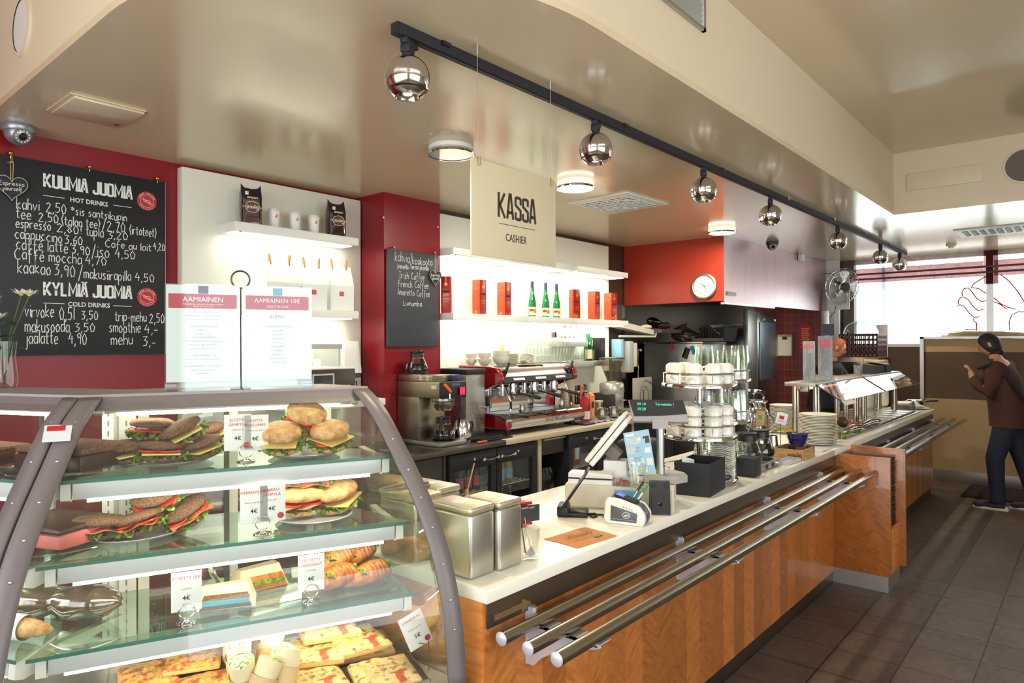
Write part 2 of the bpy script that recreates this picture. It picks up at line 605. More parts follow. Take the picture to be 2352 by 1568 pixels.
mat('crimson',(176,10,48),rough=0.4)
mat('kraft_orange',(196,130,72),rough=0.8,var=0.08,vs=20)
mat('leaf_green',(70,150,70),rough=0.5)
mat('terminal_grey',(86,86,94),rough=0.4)
mat('mesh_black',(34,34,36),rough=0.6,var=0.5,vs=700)
mat('screen_olive',(188,182,138),rough=0.12,var=0.1,vs=20,coat=0.5)
mat('blue_sheet',(164,206,226),rough=0.5,var=0.08)
mat('note_yellow',(226,206,92),rough=0.6)
mat('teal_card',(44,152,170),rough=0.3,var=0.2)
mat('cobalt',(22,26,96),rough=0.08,coat=0.6,var=0.05)
mat('herb',(110,130,60),rough=0.6,var=0.3,vs=60)
mat('heat_glow',(255,200,120),emit=(255,190,110),es=4.0,var=0)
mat('paint_white',(220,222,226),rough=0.8)
mat('paper_grey',(206,206,204),rough=0.5,var=0.08,vs=60)
mat('paper_cool',(214,220,226),rough=0.6,var=0.04)
mat('slate_blue',(36,46,64),rough=0.3)
glass('guard_glass',(236,240,244),base=0.07,top=0.8,power=3)
mat('case_top',(150,142,140),rough=0.4)
glass('plate_glass',(206,228,214),base=0.1,top=0.7,film=0.12,fcol=(190,210,190))
mat('kraft_light',(222,190,140),rough=0.8)
mat('bronze',(96,84,56),rough=0.35,metal=0.8)
mat('leaf_green_dark',(70,96,44),rough=0.6,var=0.2)
mat('petal_white',(240,238,222),rough=0.7)
mat('panel_blue',(150,170,190),rough=0.35,metal=0.4)
mat('crate_brown',(84,36,38),rough=0.5)
glass('dome_glass',(226,234,238),base=0.1,top=0.8,power=2,film=0.12,fcol=(214,222,226))
glass('sheer_red',(150,110,112),base=0.0,top=0.02,rough=0.5,film=0.36,fcol=(92,34,42))
glass('sheer_white',(226,214,216),base=0.0,top=0.02,rough=0.5,film=0.25,fcol=(216,206,208))
mat('paint_red',(186,50,56),rough=0.6)
mat('straw',(196,178,140),rough=0.8,var=0.3,vs=40)
mat('mat_dark',(36,26,26),rough=0.95,var=0.2,vs=300)
mat('sole_pale',(206,196,180),rough=0.7)
mat('fabric_brown',(96,78,64),rough=0.95,var=0.12,vs=180)
mat('panel_beige',(176,150,112),rough=0.8,var=0.08,vs=160)
glass('clear',(246,250,248),base=0.04,top=0.7)
glass('tumbler',(251,253,251),base=0.06,top=0.75,power=2.6)
glass('case_pane',(248,250,246),base=0.035,top=0.8,power=4.5,film=0.012)
glass('end_pane',(242,246,238),base=0.09,top=0.8,power=3.0,film=0.03,fcol=(230,226,200))
glass('shelf_glass',(222,240,232),base=0.08,top=0.8,power=3.5,film=0.02)
glass('green_glass',(120,190,150),base=0.06,top=0.7)
glass('brown_glass',(70,34,22),base=0.06,top=0.6)
glass('smoke_glass',(200,214,226),base=0.06,top=0.7,film=0.04,fcol=(200,210,220))
glass('acrylic',(246,250,250),base=0.04,top=0.7,film=0.012)
glass('dusty',(222,228,232),base=0.1,top=0.8,film=0.3,fcol=(216,222,226))
glass('plastic_bag',(170,150,136),base=0.12,top=0.7,power=1.6,rough=0.12,film=0.25,fcol=(150,128,110))
mat('glass_edge',(56,118,104),rough=0.15,var=0.15,vs=20,spec=0.8)

def _wood(nt,b):
 """flame birch veneer in upright strips, mirrored in pairs"""
 v=coords(nt)
 sep=nt.nodes.new('ShaderNodeSeparateXYZ');nt.links.new(v,sep.inputs[0])
 s=nt.nodes.new('ShaderNodeMath');s.operation='ADD'
 nt.links.new(sep.outputs[0],s.inputs[0]);nt.links.new(sep.outputs[1],s.inputs[1])
 d=nt.nodes.new('ShaderNodeMath');d.operation='MULTIPLY';d.inputs[1].default_value=1/0.125
 nt.links.new(s.outputs[0],d.inputs[0])
 pp=nt.nodes.new('ShaderNodeMath');pp.operation='PINGPONG';pp.inputs[1].default_value=1.0
 nt.links.new(d.outputs[0],pp.inputs[0])
 fl=nt.nodes.new('ShaderNodeMath');fl.operation='FLOOR';nt.links.new(d.outputs[0],fl.inputs[0])
 wn=nt.nodes.new('ShaderNodeTexWhiteNoise');wn.noise_dimensions='1D';nt.links.new(fl.outputs[0],wn.inputs['W'])
 # slanting flame figure
 zz=nt.nodes.new('ShaderNodeMath');zz.operation='MULTIPLY_ADD';zz.inputs[1].default_value=0.09
 nt.links.new(pp.outputs[0],zz.inputs[0]);nt.links.new(sep.outputs[2],zz.inputs[2])
 cb=nt.nodes.new('ShaderNodeCombineXYZ')
 k=nt.nodes.new('ShaderNodeMath');k.operation='MULTIPLY';k.inputs[1].default_value=26.0;nt.links.new(zz.outputs[0],k.inputs[0])
 nt.links.new(k.outputs[0],cb.inputs[2]);nt.links.new(d.outputs[0],cb.inputs[0])
 n=noise_tex(nt,cb.outputs[0],1.6,4,0.6)
 base=ramp(nt,n,[(0.3,(172,96,42)),(0.5,(196,118,56)),(0.72,(208,136,70))])
 tone=ramp(nt,wn.outputs[0],[(0.0,(205,205,205)),(1.0,(255,255,255))])
 return mixc(nt,1.0,base,tone,'MULTIPLY')
node_mat('birch',_wood,rough=0.3,coat=0.35)
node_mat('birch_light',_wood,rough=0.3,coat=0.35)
def _wood2(nt,b):
 v=coords(nt,(1,1,6))
 n=noise_tex(nt,v,7.0,5,0.6)
 return ramp(nt,n,[(0.3,(196,112,52)),(0.52,(216,136,70)),(0.75,(226,156,88))])
node_mat('birch_edge',_wood2,rough=0.3,coat=0.3)
def _woodbox(nt,b):
 v=coords(nt,(3,3,40))
 n=noise_tex(nt,v,6.0,5,0.65)
 return ramp(nt,n,[(0.3,(160,116,66)),(0.55,(192,150,96)),(0.8,(208,170,116))])
node_mat('box_wood',_woodbox,rough=0.6)
def _tiles(nt,b):
 v=coords(nt,loc=(-0.185,0.1415,0))
 br=nt.nodes.new('ShaderNodeTexBrick')
 br.offset=0.0
 br.inputs['Scale'].default_value=1.0
 br.inputs['Brick Width'].default_value=0.304
 br.inputs['Row Height'].default_value=0.3
 br.inputs['Mortar Size'].default_value=0.0045
 br.inputs['Mortar Smooth'].default_value=0.3
 br.inputs['Bias'].default_value=0.0
 br.inputs['Color1'].default_value=(*lin((98,84,74)),1)
 br.inputs['Color2'].default_value=(*lin((90,76,68)),1)
 br.inputs['Mortar'].default_value=(*lin((28,24,24)),1)
 nt.links.new(v,br.inputs[0])
 n=noise_tex(nt,coords(nt),6.0,6,0.65)
 sh=ramp(nt,n,[(0.3,(200,198,200)),(0.7,(255,255,250))])
 n2=noise_tex(nt,coords(nt),30.0,3)
 rr=nt.nodes.new('ShaderNodeMapRange');rr.inputs[3].default_value=0.35;rr.inputs[4].default_value=0.6
 nt.links.new(n2,rr.inputs[0]);nt.links.new(rr.outputs[0],b.inputs['Roughness'])
 return mixc(nt,1.0,br.outputs[0],sh,'MULTIPLY')
node_mat('floor_tile',_tiles,rough=0.45)
def _rtile(nt,b):
 v=coords(nt,rot=(R(90),R(90),0))
 br=nt.nodes.new('ShaderNodeTexBrick');br.offset=0.0
 br.inputs['Scale'].default_value=1.0
 br.inputs['Brick Width'].default_value=0.1;br.inputs['Row Height'].default_value=0.105
 br.inputs['Mortar Size'].default_value=0.003
 br.inputs['Color1'].default_value=(*lin((108,38,30)),1);br.inputs['Color2'].default_value=(*lin((98,34,28)),1)
 br.inputs['Mortar'].default_value=(*lin((138,70,50)),1)
 nt.links.new(v,br.inputs[0])
 return br.outputs[0]
node_mat('red_tile',_rtile,rough=0.3)
mat('steel_warm',(168,160,138),rough=0.34,metal=1,var=0.05,vs=30,stretch=(1,1,20))
mat('bin_plastic',(14,14,16),rough=0.22,spec=0.7)
mat('syrup_orange',(230,170,96),rough=0.25)
mat('olive_label',(104,104,70),rough=0.5)
mat('carton_orange',(206,140,90),rough=0.5,var=0.2,vs=20)
mat('camera_silver_light',(196,194,184),rough=0.32,metal=0.6)
glass('smoke_hopper',(226,218,196),base=0.07,top=0.7,power=3,film=0.1,fcol=(206,196,160))
mat('beans',(50,28,18),rough=0.5,var=0.5,vs=160,bump=1.0,bs=140)
mat('oven_brown',(70,60,50),rough=0.3)
mat('panel_cream',(196,190,172),rough=0.4)
mat('oven_glass',(60,60,64),rough=0.1)
mat('charcoal_blue',(70,80,88),rough=0.4)
def _stripes(nt,b):
 v=coords(nt)
 w=nt.nodes.new('ShaderNodeTexWave');w.bands_direction='DIAGONAL';w.inputs['Scale'].default_value=9
 nt.links.new(v,w.inputs[0])
 return ramp(nt,w.outputs[0],[(0.45,(52,60,110)),(0.55,(216,208,190))])
node_mat('striped_cloth',_stripes,rough=0.8)

# ------------------------------------------------------------------ the room
FLOOR_X0,FLOOR_X1,FLOOR_Y0,FLOOR_Y1=-2.0,9.9,-3.0,5.6
struct(MB().box(FLOOR_X0,9.9,FLOOR_Y0,FLOOR_Y1,-0.08,0.0).build('floor','floor_tile'))

# lowered ceiling over the counter with a rounded inner corner towards the viewer, and over the far end
def _ceiling():
 xs=0.84
 arc=[]
 r=1.15
 cx,cyy=xs+r,1.315+r
 for i in range(25):
  a=PI+(PI/2)*i/24
  arc.append((cx+r*math.cos(a),cyy+r*math.sin(a)))
 poly=[(xs,5.6)]+arc+[(6.55,1.315),(6.55,-3.0),(9.9,-3.0),(9.9,5.6)]
 m=MB().prism(poly,lambda a,b: (a,b,2.7),(0,0,0.03))
 return m,arc
_m,ARC=_ceiling()
struct(_m.build('ceiling_lowered','cream'))
_edge=[(0.84,5.6)]+ARC+[(6.55,1.315),(6.55,-3.0)]
_m=MB()
for (a,b) in zip(_edge[:-1],_edge[1:]):
 _m.face((a[0],a[1],2.73),(b[0],b[1],2.73),(b[0],b[1],3.22),(a[0],a[1],3.22))
bmesh.ops.remove_doubles(_m.bm,verts=_m.bm.verts,dist=1e-5)
struct(_m.build('ceiling_bulkhead','cream_bulkhead'))
struct(MB().box(-2.0,6.6,-3.0,5.6,3.22,3.26).build('ceiling','cream'))

# walls
struct(MB().box(0.84,3.107,4.2,4.35,0,2.7).box(-2.0,0.84,4.2,4.35,0,3.22).build('wall_left','red_wall'))
struct(MB().box(3.107,3.655,3.87,4.35,0,2.699).build('wall_pillar','red_wall'))
struct(MB().box(3.655,6.6,4.04,4.35,0,2.7).build('wall_back','brown_trim'))
# white back panels with the lit shelves
_p=MB().box(1.803,3.1,4.13,4.2,0.86,2.672,bev=0.004).build('trim_1','white_panel');struct(_p)
_p=MB().box(3.66,6.24,3.985,4.04,0.9,2.655).build('trim_2','white_panel');struct(_p)
# soffit over the kitchen pass: orange end, pale glossy metal front that runs on to the far window
struct(MB().box(6.65,6.70,2.875,4.04,2.04,2.7).build('wall_soffit_end','orange_wall'))
_q=[(6.652,2.873),(9.62,2.733),(9.62,2.78),(6.70,2.92)]
struct(MB().prism(_q,lambda a,b: (a,b,2.03),(0,0,0.669)).build('wall_soffit','pale_metal_gloss'))
_q=[(6.655,2.865),(7.9,2.806),(7.9,2.85),(6.655,2.91)]
struct(MB().prism(_q,lambda a,b: (a,b,2.008),(0,0,0.022)).build('trim_3','alu'))
# behind the viewer and on the street side: walls with window openings
def wall_with_window(name,axis,pos,a0,a1,w0,w1,z0,z1,th,ztop,m='cream_bulkhead'):
 b=MB()
 def bx(u0,u1,zz0,zz1):
  if axis == 'x': b.box(pos,pos+th,u0,u1,zz0,zz1)
  else: b.box(u0,u1,pos,pos+th,zz0,zz1)
 bx(a0,w0,0,ztop);bx(w1,a1,0,ztop);bx(w0,w1,0,z0);bx(w0,w1,z1,ztop)
 return struct(b.build(name,m))
wall_with_window('wall_behind','x',-2.1,-3.1,5.6,-1.9,3.1,0.65,2.65,0.1,3.26)
wall_with_window('wall_street','y',-3.1,-2.1,9.9,-1.1,3.6,0.65,2.65,0.1,3.26)  # unseen street window, shortened to let in less daylight
for i,(x0,x1) in enumerate(((-1.1,1.25),(1.25,3.6))):
 struct(MB().box(x1-0.04,x1+0.04,-3.08,-3.0,0.65,2.65).build('window_frame','charcoal'))
for y in (-0.2,1.4):
 struct(MB().box(-2.08,-2.0,y-0.04,y+0.04,0.65,2.65).build('window_frame','charcoal'))
# far wall: low panelled part, window above up to the ceiling
b=MB().box(9.8,9.9,-3.1,2.5,0,1.56)
b.box(9.8,9.9,2.5,5.6,0,2.7)
struct(b.build('wall_far','fabric_brown'))
# white wall end left of the far window, seen past the tiled wall
struct(MB().box(9.6,9.66,2.58,3.4,0,2.7).build('wall_white','white_paint'))
# panelled half-height partition at the end of the room
struct(MB().box(9.3,9.36,-3.0,1.56,0,0.96).build('wall_partition_base','panel_beige'))
struct(MB().box(9.301,9.36,-3.0,1.56,0.962,1.5).build('wall_partition_middle','fabric_brown'))
struct(MB().box(9.3,9.36,-3.0,1.56,1.502,1.655).build('wall_partition_top','panel_beige'))
struct(MB().box(9.27,9.37,1.56,1.60,0.0,1.68).box(9.27,9.37,-3.0,1.6,1.656,1.68).build('trim_4','alu'))
struct(MB().box(9.285,9.3,-3.0,1.56,0.0,0.14,bev=0.002).build('baseboard_far','steel_soft'))
struct(MB().box(9.37,9.8,-3.0,1.6,1.62,1.655).build('windowsill_far','white_paint'))
# far window: mullions, frames and panes
m=MB().box(9.8,9.86,-3.0,2.5,2.64,2.7).box(9.8,9.86,-3.0,2.5,1.56,1.6)
struct(m.build('window_frame','white_paint'))
struct(MB().box(9.79,9.87,0.93,1.0,1.6,2.7).build('window_mullion','alu'))
struct(MB().box(9.74,9.86,2.43,2.56,0.9,2.7).build('window_post','brown_trim'))
struct(MB().box(9.828,9.834,1.0,2.43,1.6,2.64).build('window_1','clear'))
struct(MB().box(9.828,9.834,-3.0,0.93,1.6,2.64).build('window_2','clear'))

# kitchen behind the soffit: steel lined recess, steel clad corner, passage with a red tiled end wall
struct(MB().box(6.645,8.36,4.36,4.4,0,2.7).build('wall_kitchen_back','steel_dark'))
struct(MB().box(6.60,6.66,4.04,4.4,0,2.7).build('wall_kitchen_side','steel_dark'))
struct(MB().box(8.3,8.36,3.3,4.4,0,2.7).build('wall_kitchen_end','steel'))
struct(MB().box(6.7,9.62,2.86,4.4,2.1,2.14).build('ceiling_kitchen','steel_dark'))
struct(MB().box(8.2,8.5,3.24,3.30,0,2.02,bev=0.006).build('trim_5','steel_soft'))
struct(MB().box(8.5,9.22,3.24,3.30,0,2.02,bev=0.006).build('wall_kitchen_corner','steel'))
struct(MB().box(9.35,9.4,2.72,3.6,0,2.3).build('wall_tiled','red_tile'))
struct(MB().box(9.33,9.4,2.64,2.72,0,2.03,bev=0.004).build('trim_6','steel_soft'))
# ------------------------------------------------------------------ building across the street
_b=thing('building','pale plastered building across the street seen through the window','building',(24.0,0,-0.5))
MB().box(24.0,24.6,-22,30,-0.5,13).build('wall','plaster_out',_b)
MB().box(23.9,24.0,-22,30,4.05,4.16).build('cornice','plaster_out',_b)
for (y0,y1,z0,z1) in ((6.15,6.5,4.7,6.0),(5.45,5.8,4.7,6.0),(4.0,4.35,4.8,6.1),(3.3,3.65,4.8,6.1),(5.5,6.6,2.9,3.3)):
 f=MB().box(23.95,24.0,y0-0.05,y1+0.05,z0-0.05,z1+0.05).build('window','plaster_out',_b)
 MB().box(23.93,23.95,y0,y1,z0,(z0+z1)/2-0.03).box(23.93,23.95,y0,y1,(z0+z1)/2+0.03,z1).build('pane','pane_out',f)
MB().tube([(23.85,5.1,0.5),(23.85,5.1,4.05)],0.05).build('downpipe','pane_out',_b)
tag(MB().box(9.9,40,-30,40,-0.6,-0.5).build('pavement','plaster_out'),kind='structure')

# ------------------------------------------------------------------ ceiling: track with seven globe spots
t=thing('track_rail','long dark lighting track on the ceiling carrying the chrome globe spots','track',(5.4,1.775,2.66))
def _trk(x): return 1.81-(x-1.497)/7.816*0.06
_q=[(1.5,_trk(1.5)-0.018),(9.31,_trk(9.31)-0.018),(9.31,_trk(9.31)+0.018),(1.5,_trk(1.5)+0.018)]
MB().prism(_q,lambda a,b: (a,b,2.662),(0,0,0.038)).build('rail_body','black_soft',t)
_q=[(1.53,_trk(1.53)-0.006),(9.3,_trk(9.3)-0.006),(9.3,_trk(9.3)+0.006),(1.53,_trk(1.53)+0.006)]
MB().prism(_q,lambda a,b: (a,b,2.6595),(0,0,0.003)).build('slot','black',t)
for x in (1.72,2.95,4.1,5.25,6.4,7.4,8.4):
 MB().box(x-0.02,x+0.02,_trk(x)-0.027,_trk(x)-0.017,2.685,2.7).build('clip','steel_dark',t)

def globe(x,lab):
 y=_trk(x)
 g=thing('globe_spotlight',lab,'spotlight',(x,y,2.662),R(20),group='chrome globe spots on the ceiling track')
 MB().box(-0.03,0.055,-0.014,0.014,-0.022,-0.002,bev=0.003).box(-0.02,0.02,-0.018,0.018,-0.05,-0.02,bev=0.003).build('adapter','black_soft',g)
 MB().cyl((0,0,-0.075),(0,0,-0.045),0.016).build('stem','black_soft',g)
 prof=[]
 r,cz=0.079,-0.117-0.02
 for i in range(26):
  a=PI/2-(PI*0.80)*i/25
  prof.append((max(r*math.cos(a),0.0),cz+r*math.sin(a)))
 rl,zl=prof[-1]
 prof += [(rl-0.003,zl-0.002),(rl-0.006,zl+0.004),(rl-0.010,zl+0.02),(0.02,zl+0.035),(0,zl+0.035)]
 shell=MB().lathe(prof,seg=40).build('shell','chrome',g)
 MB().lathe([(rl+0.019,zl+0.018),(rl+0.0245,zl+0.020),(rl+0.0235,zl+0.0225),(rl+0.018,zl+0.022)],seg=40).build('seam_ring','steel_dark',g)
 bulb=MB().lathe([(0,zl+0.006),(0.014,zl+0.008),(0.018,zl+0.016),(0.012,zl+0.03)],seg=16).build('bulb','bulb_glow',g)
 return g
_lab=['largest chrome globe spot at the near end of the track','second chrome globe spot along the track, above the cashier sign cable',
  'third chrome globe spot along the track, above the square vent','fourth chrome globe spot along the track, over the cup carousels',
  'fifth chrome globe spot along the track, in front of the glossy soffit','sixth chrome globe spot, last but one towards the window','last chrome globe spot at the window end of the track, lamp lit']
g0=None
for x,lb in zip((1.558,2.711,3.86,4.939,6.567,8.106,9.005),_lab):
 if g0 is None:
  g0=globe(x,lb)
 else:
  dup(g0,(x,_trk(x),2.662),R(20),lb)
for x in (1.558,2.711,3.86,4.939,6.567,8.106,9.005):
 l=bpy.data.lights.new('globe_beam','SPOT')
 l.energy=40;l.color=(1,0.82,0.6);l.spot_size=R(95);l.spot_blend=0.6;l.shadow_soft_size=0.03
 o=bpy.data.objects.new('globe_beam',l);o.location=(x,_trk(x),2.455);COL.objects.link(o)

# three round ceiling lamps: one off, two lit
def round_lamp(x,y,lit,lab):
 g=thing('ceiling_lamp',lab,'ceiling lamp',(x,y,2.7),local=True,group='round flat ceiling lamps')
 MB().lathe([(0,0),(0.118,0),(0.124,-0.006),(0.124,-0.026),(0.116,-0.03),(0,-0.03)],seg=40).build('housing','white_plastic' if not lit else 'lamp_side',g)
 MB().lathe([(0.118,-0.038),(0.128,-0.036),(0.1305,-0.044),(0.127,-0.052),(0.12,-0.052)],seg=40).build('trim_ring','chrome',g)
 MB().lathe([(0,-0.049),(0.121,-0.049),(0.121,-0.032),(0,-0.031)],seg=40).build('diffuser','lamp_glow' if lit else 'white_gloss',g)
 return g
round_lamp(2.639,2.703,False,'unlit round ceiling lamp with glossy face beside the cashier sign')
round_lamp(3.762,2.66,True,'lit round ceiling lamp between the cashier sign and the square vent')
round_lamp(6.185,2.69,True,'lit round ceiling lamp near the corner of the orange soffit')
for x,y in ((3.762,2.66),(6.185,2.69)):
 l=bpy.data.lights.new('lamp_light','AREA');l.shape='DISK';l.size=0.22;l.energy=26;l.color=(1,0.93,0.78)
 o=bpy.data.objects.new('lamp_light',l);o.location=(x,y,2.645);COL.objects.link(o)

# square perforated vent
v=thing('ceiling_vent','square perforated white vent plate on the ceiling','vent',(4.555,2.815,2.7),R(-2.5))
MB().box(-0.29,0.29,-0.27,0.27,-0.012,0.0,bev=0.003).build('plate','white_paint',v)
h=MB()
for i in range(8):
 for j in range(8):
  a,b_=-0.2+i*0.057,-0.19+j*0.055
  if (i+j) % 7 == 3: continue
  h.lathe([(0,-0.0125),(0.019,-0.0125),(0.017,-0.014),(0,-0.014)],c=(a,b_,0),seg=12)
h.build('holes','black',v)
n_=MB()
for i in range(8):
 for j in range(8):
  a,b_=-0.2+i*0.057,-0.19+j*0.055
  n_.lathe([(0.019,-0.0125),(0.0225,-0.012),(0.0215,-0.016),(0.019,-0.0165)],c=(a,b_,0),seg=12)
n_.build('nozzle_rings','white_paint',v)
# linear vent near the window
v=thing('ceiling_vent','long white slotted vent in the bright ceiling by the window','vent',(8.09,0.4,2.7),local=True)
MB().box(-0.29,0.29,-0.66,0.66,-0.012,0.0,bev=0.003).build('plate','white_paint',v)
s_=MB()
for j in range(18):
 y=0.58-j*0.068
 for i in range(5):
  M=Matrix.Translation((-0.16+i*0.075,y,-0.013)) @ Matrix.Rotation(R(24),4,'Z')
  s_.box(-0.03,0.03,-0.016,0.016,-0.003,0.0,M=M)
s_.build('slots','black',v)
# louvred grille high on the bulkhead
v=thing('air_grille','louvred aluminium grille high on the curved cream bulkhead','grille',(2.6,1.315,2.98))
MB().box(2.4,2.835,1.300,1.3145,2.975,2.99).box(2.4,2.835,1.300,1.3145,3.16,3.175).box(2.815,2.835,1.300,1.3145,2.975,3.175).box(2.4,2.42,1.3,1.3145,2.975,3.175).build('frame','alu',v)
l_=MB()
for k in range(7):
 z=3.0+k*0.024
 l_.face((2.42,1.3125,z),(2.815,1.3125,z),(2.815,1.302,z+0.017),(2.42,1.302,z+0.017))
l_.build('louvres','alu',v)
MB().box(2.42,2.815,1.3135,1.3148,2.99,3.16).build('backing','black',v)
# dome cameras
def dome_cam(x,y,m1,lab,rz,s=1.0):
 g=thing('dome_camera',lab,'camera',(x,y,2.7),rz)
 MB().lathe([(0,0),(0.066*s,0),(0.07*s,-0.012*s),(0.066*s,-0.03*s),(0.062*s,-0.034*s),(0.0,-0.034*s)],seg=32).build('mount',m1,g)
 MB().sph((0,0,-0.034*s),0.058*s,seg=28,rings=14).build('dome',m1,g)
 M=Matrix.Rotation(R(62),4,'Y')
 MB().lathe([(0,0.052*s),(0.034*s,0.051*s),(0.038*s,0.043*s)],M=Matrix.Translation((0,0,-0.034*s)) @ Matrix.Rotation(R(118),4,'Y'),seg=28).build('lens_plate','steel_soft' if m1 != 'black' else 'black_gloss',g)
 MB().lathe([(0,0.060*s),(0.016*s,0.058*s),(0.019*s,0.05*s)],M=Matrix.Translation((0,0,-0.034*s)) @ Matrix.Rotation(R(118),4,'Y'),seg=20).build('lens','black_gloss',g)
 r_=MB()
 for k in range(12):
  a=2*PI*k/12
  M=Matrix.Translation((0,0,-0.034*s)) @ Matrix.Rotation(R(118),4,'Y')
  r_.sph(M @ Vector((0.027*s*math.cos(a),0.027*s*math.sin(a),0.052*s)),0.0042*s,seg=8,rings=5)
 r_.build('led_ring','white_plastic',g)
dome_cam(0.975,4.065,'camera_silver','silver dome camera on the ceiling above the drinks chalkboard',R(-82),1.06)
dome_cam(7.42,2.66,'camera_dark','small dark dome camera on the ceiling in front of the soffit',R(-150),0.95)
# access hatch
v=thing('access_hatch','cream access hatch in the ceiling near the silver dome camera','hatch',(1.15,3.53,2.7))
MB().box(0.995,1.305,3.365,3.695,2.695,2.7).build('hatch_frame','cream',v)
MB().box(1.012,1.30,3.372,3.688,2.683,2.6945,bev=0.002).build('panel','cream',v)
MB().lathe([(0,2.682),(0.011,2.682),(0.011,2.6835)],c=(1.272,3.63,0),seg=12).build('lock','black',v)
# speaker and blank cover in the end of the ceiling recess
v=thing('ceiling_speaker','round grey speaker grille in the end face of the ceiling recess','speaker',(6.55,0.42,2.97))
MX=Matrix.Translation((6.55,0.42,2.968)) @ Matrix.Rotation(R(-90),4,'Y')
MB().lathe([(0.122,0.0),(0.138,0.0),(0.136,0.006),(0.122,0.007)],M=MX,seg=48).build('rim','cream_bulkhead',v)
MB().lathe([(0,0.005),(0.122,0.005)],M=MX,seg=48).build('mesh_cover','fabric_grey',v)
v=tag(MB().box(6.538,6.55,0.684,1.218,2.887,3.032,bev=0.005).build('cover_plate','cream_bulkhead'),'plain cream cover plate in the end face of the ceiling recess','cover plate')
v=thing('ceiling_speaker','round white speaker in the curved white bulkhead','speaker',(0.84,3.443,2.953))
MX=Matrix.Translation((0.84,3.443,2.955)) @ Matrix.Rotation(R(-90),4,'Y')
MB().lathe([(0.105,0.0),(0.13,0.0),(0.128,0.008),(0.108,0.010)],M=MX,seg=48).build('rim','cream_bulkhead',v)
MB().lathe([(0,0.006),(0.108,0.006)],M=MX,seg=48).build('mesh_cover','white_plastic',v)
v=thing('smoke_detector','small smoke detector on the ceiling near the curtains','smoke detector',(8.885,1.223,2.7),local=True)
MB().lathe([(0,0),(0.05,0),(0.052,-0.012),(0.046,-0.026),(0,-0.026)],seg=28).build('base','cream_plastic',v)
MB().lathe([(0.02,-0.026),(0.03,-0.03),(0.026,-0.05),(0,-0.052)],seg=16).build('sensor_cage','white_plastic',v)
tag(MB().box(8.60,8.70,2.72,2.775,2.62,2.70,bev=0.006).build('sensor_box','white_plastic'),'small pale sensor box high on the glossy soffit','sensor')

# ------------------------------------------------------------------ cashier sign on two cables
v=thing('hanging_sign','beige KASSA cashier sign hanging from two thin cables','sign',(2.03,1.718,2.1))
mat_sign='sign_board'
MB().box(1.776,2.283,1.716,1.722,1.928,2.282,bev=0.0015).build('board',mat_sign,v)
k=MB()
ln,tw=glyphs('KASSA',BLOCK,1.6,5,0)
kx,ky=0.229/tw,0.094/30
k.ribbon([[(p[0]*kx,p[1]*ky) for p in l] for l in ln],0.0118,(1.917,1.7148,2.085),X,Z)
k.box(1.925,2.141,1.7145,1.7155,2.0605,2.0625)
k.text('CASHIER',0.0415,(2.026,1.7148,1.999),X,Z,sx=0.78,bold=0.004)
k.build('lettering','ink_dark',v)
for x,y in ((1.814,1.72),(2.253,1.717)):
 c=MB().tube([(x,1.719,2.27),(x,1.719,2.7)],0.0013,seg=6).build('cable','alu',v)
 MB().cyl((x,1.719,2.665),(x,1.719,2.70),0.0045,seg=12).build('ferrule','alu',c)
 MB().cyl((x,1.712,2.258),(x,1.712,2.29),0.005,seg=12).build('clamp','gold_pale',c)
# ------------------------------------------------------------------ drinks chalkboard on the red wall
v=thing('chalkboard','big black drinks chalkboard with white hand lettering on the red wall','menu board',(1.32,4.2,1.555))
MB().box(0.90,1.726,4.172,4.190,1.555,2.572,bev=0.004).build('board','chalkboard',v)
MB().tube([(0.90,4.171,1.557),(1.724,4.171,1.557),(1.724,4.171,2.57),(0.90,4.171,2.57)],0.0016,seg=4,closed=True).build('board_edge','alu',v)
YB=4.1705
def block(mb,txt,x0,x1,z0,z1,y,w):
 ln,tw=glyphs(txt,BLOCK,1.8,5.5,0)
 kx,kz=(x1-x0)/tw,(z1-z0)/30
 mb.ribbon([[(p[0]*kx,p[1]*kz) for p in l] for l in ln],w,(x0,y,z0),X,Z)
k=MB()
block(k,'KUUMIA JUOMIA',1.108,1.538,2.437,2.507,YB,0.0118)
block(k,'KYLMIÄ JUOMIA',1.108,1.536,1.870,1.940,YB,0.0118)
k.text('HOT DRINKS',0.034,(1.323,YB,2.378),X,Z,sx=0.92,bold=0.022)
k.text('COLD DRINKS',0.034,(1.323,YB,1.817),X,Z,sx=0.92,bold=0.022)
for z in (2.391,1.829):
 k.box(1.108,1.205,YB,YB+0.0008,z-0.0015,z+0.0015).box(1.442,1.538,YB,YB+0.0008,z-0.0015,z+0.0015)
k.build('printed_lettering','chalk',v)
k=MB()
def chalk(txt,x0,x1,z0,h=0.05,w=0.0040,y=YB,slope=0.0):
 write(k,txt,(x0,y,z0),x1-x0,h,X,Z,w,slope=slope)
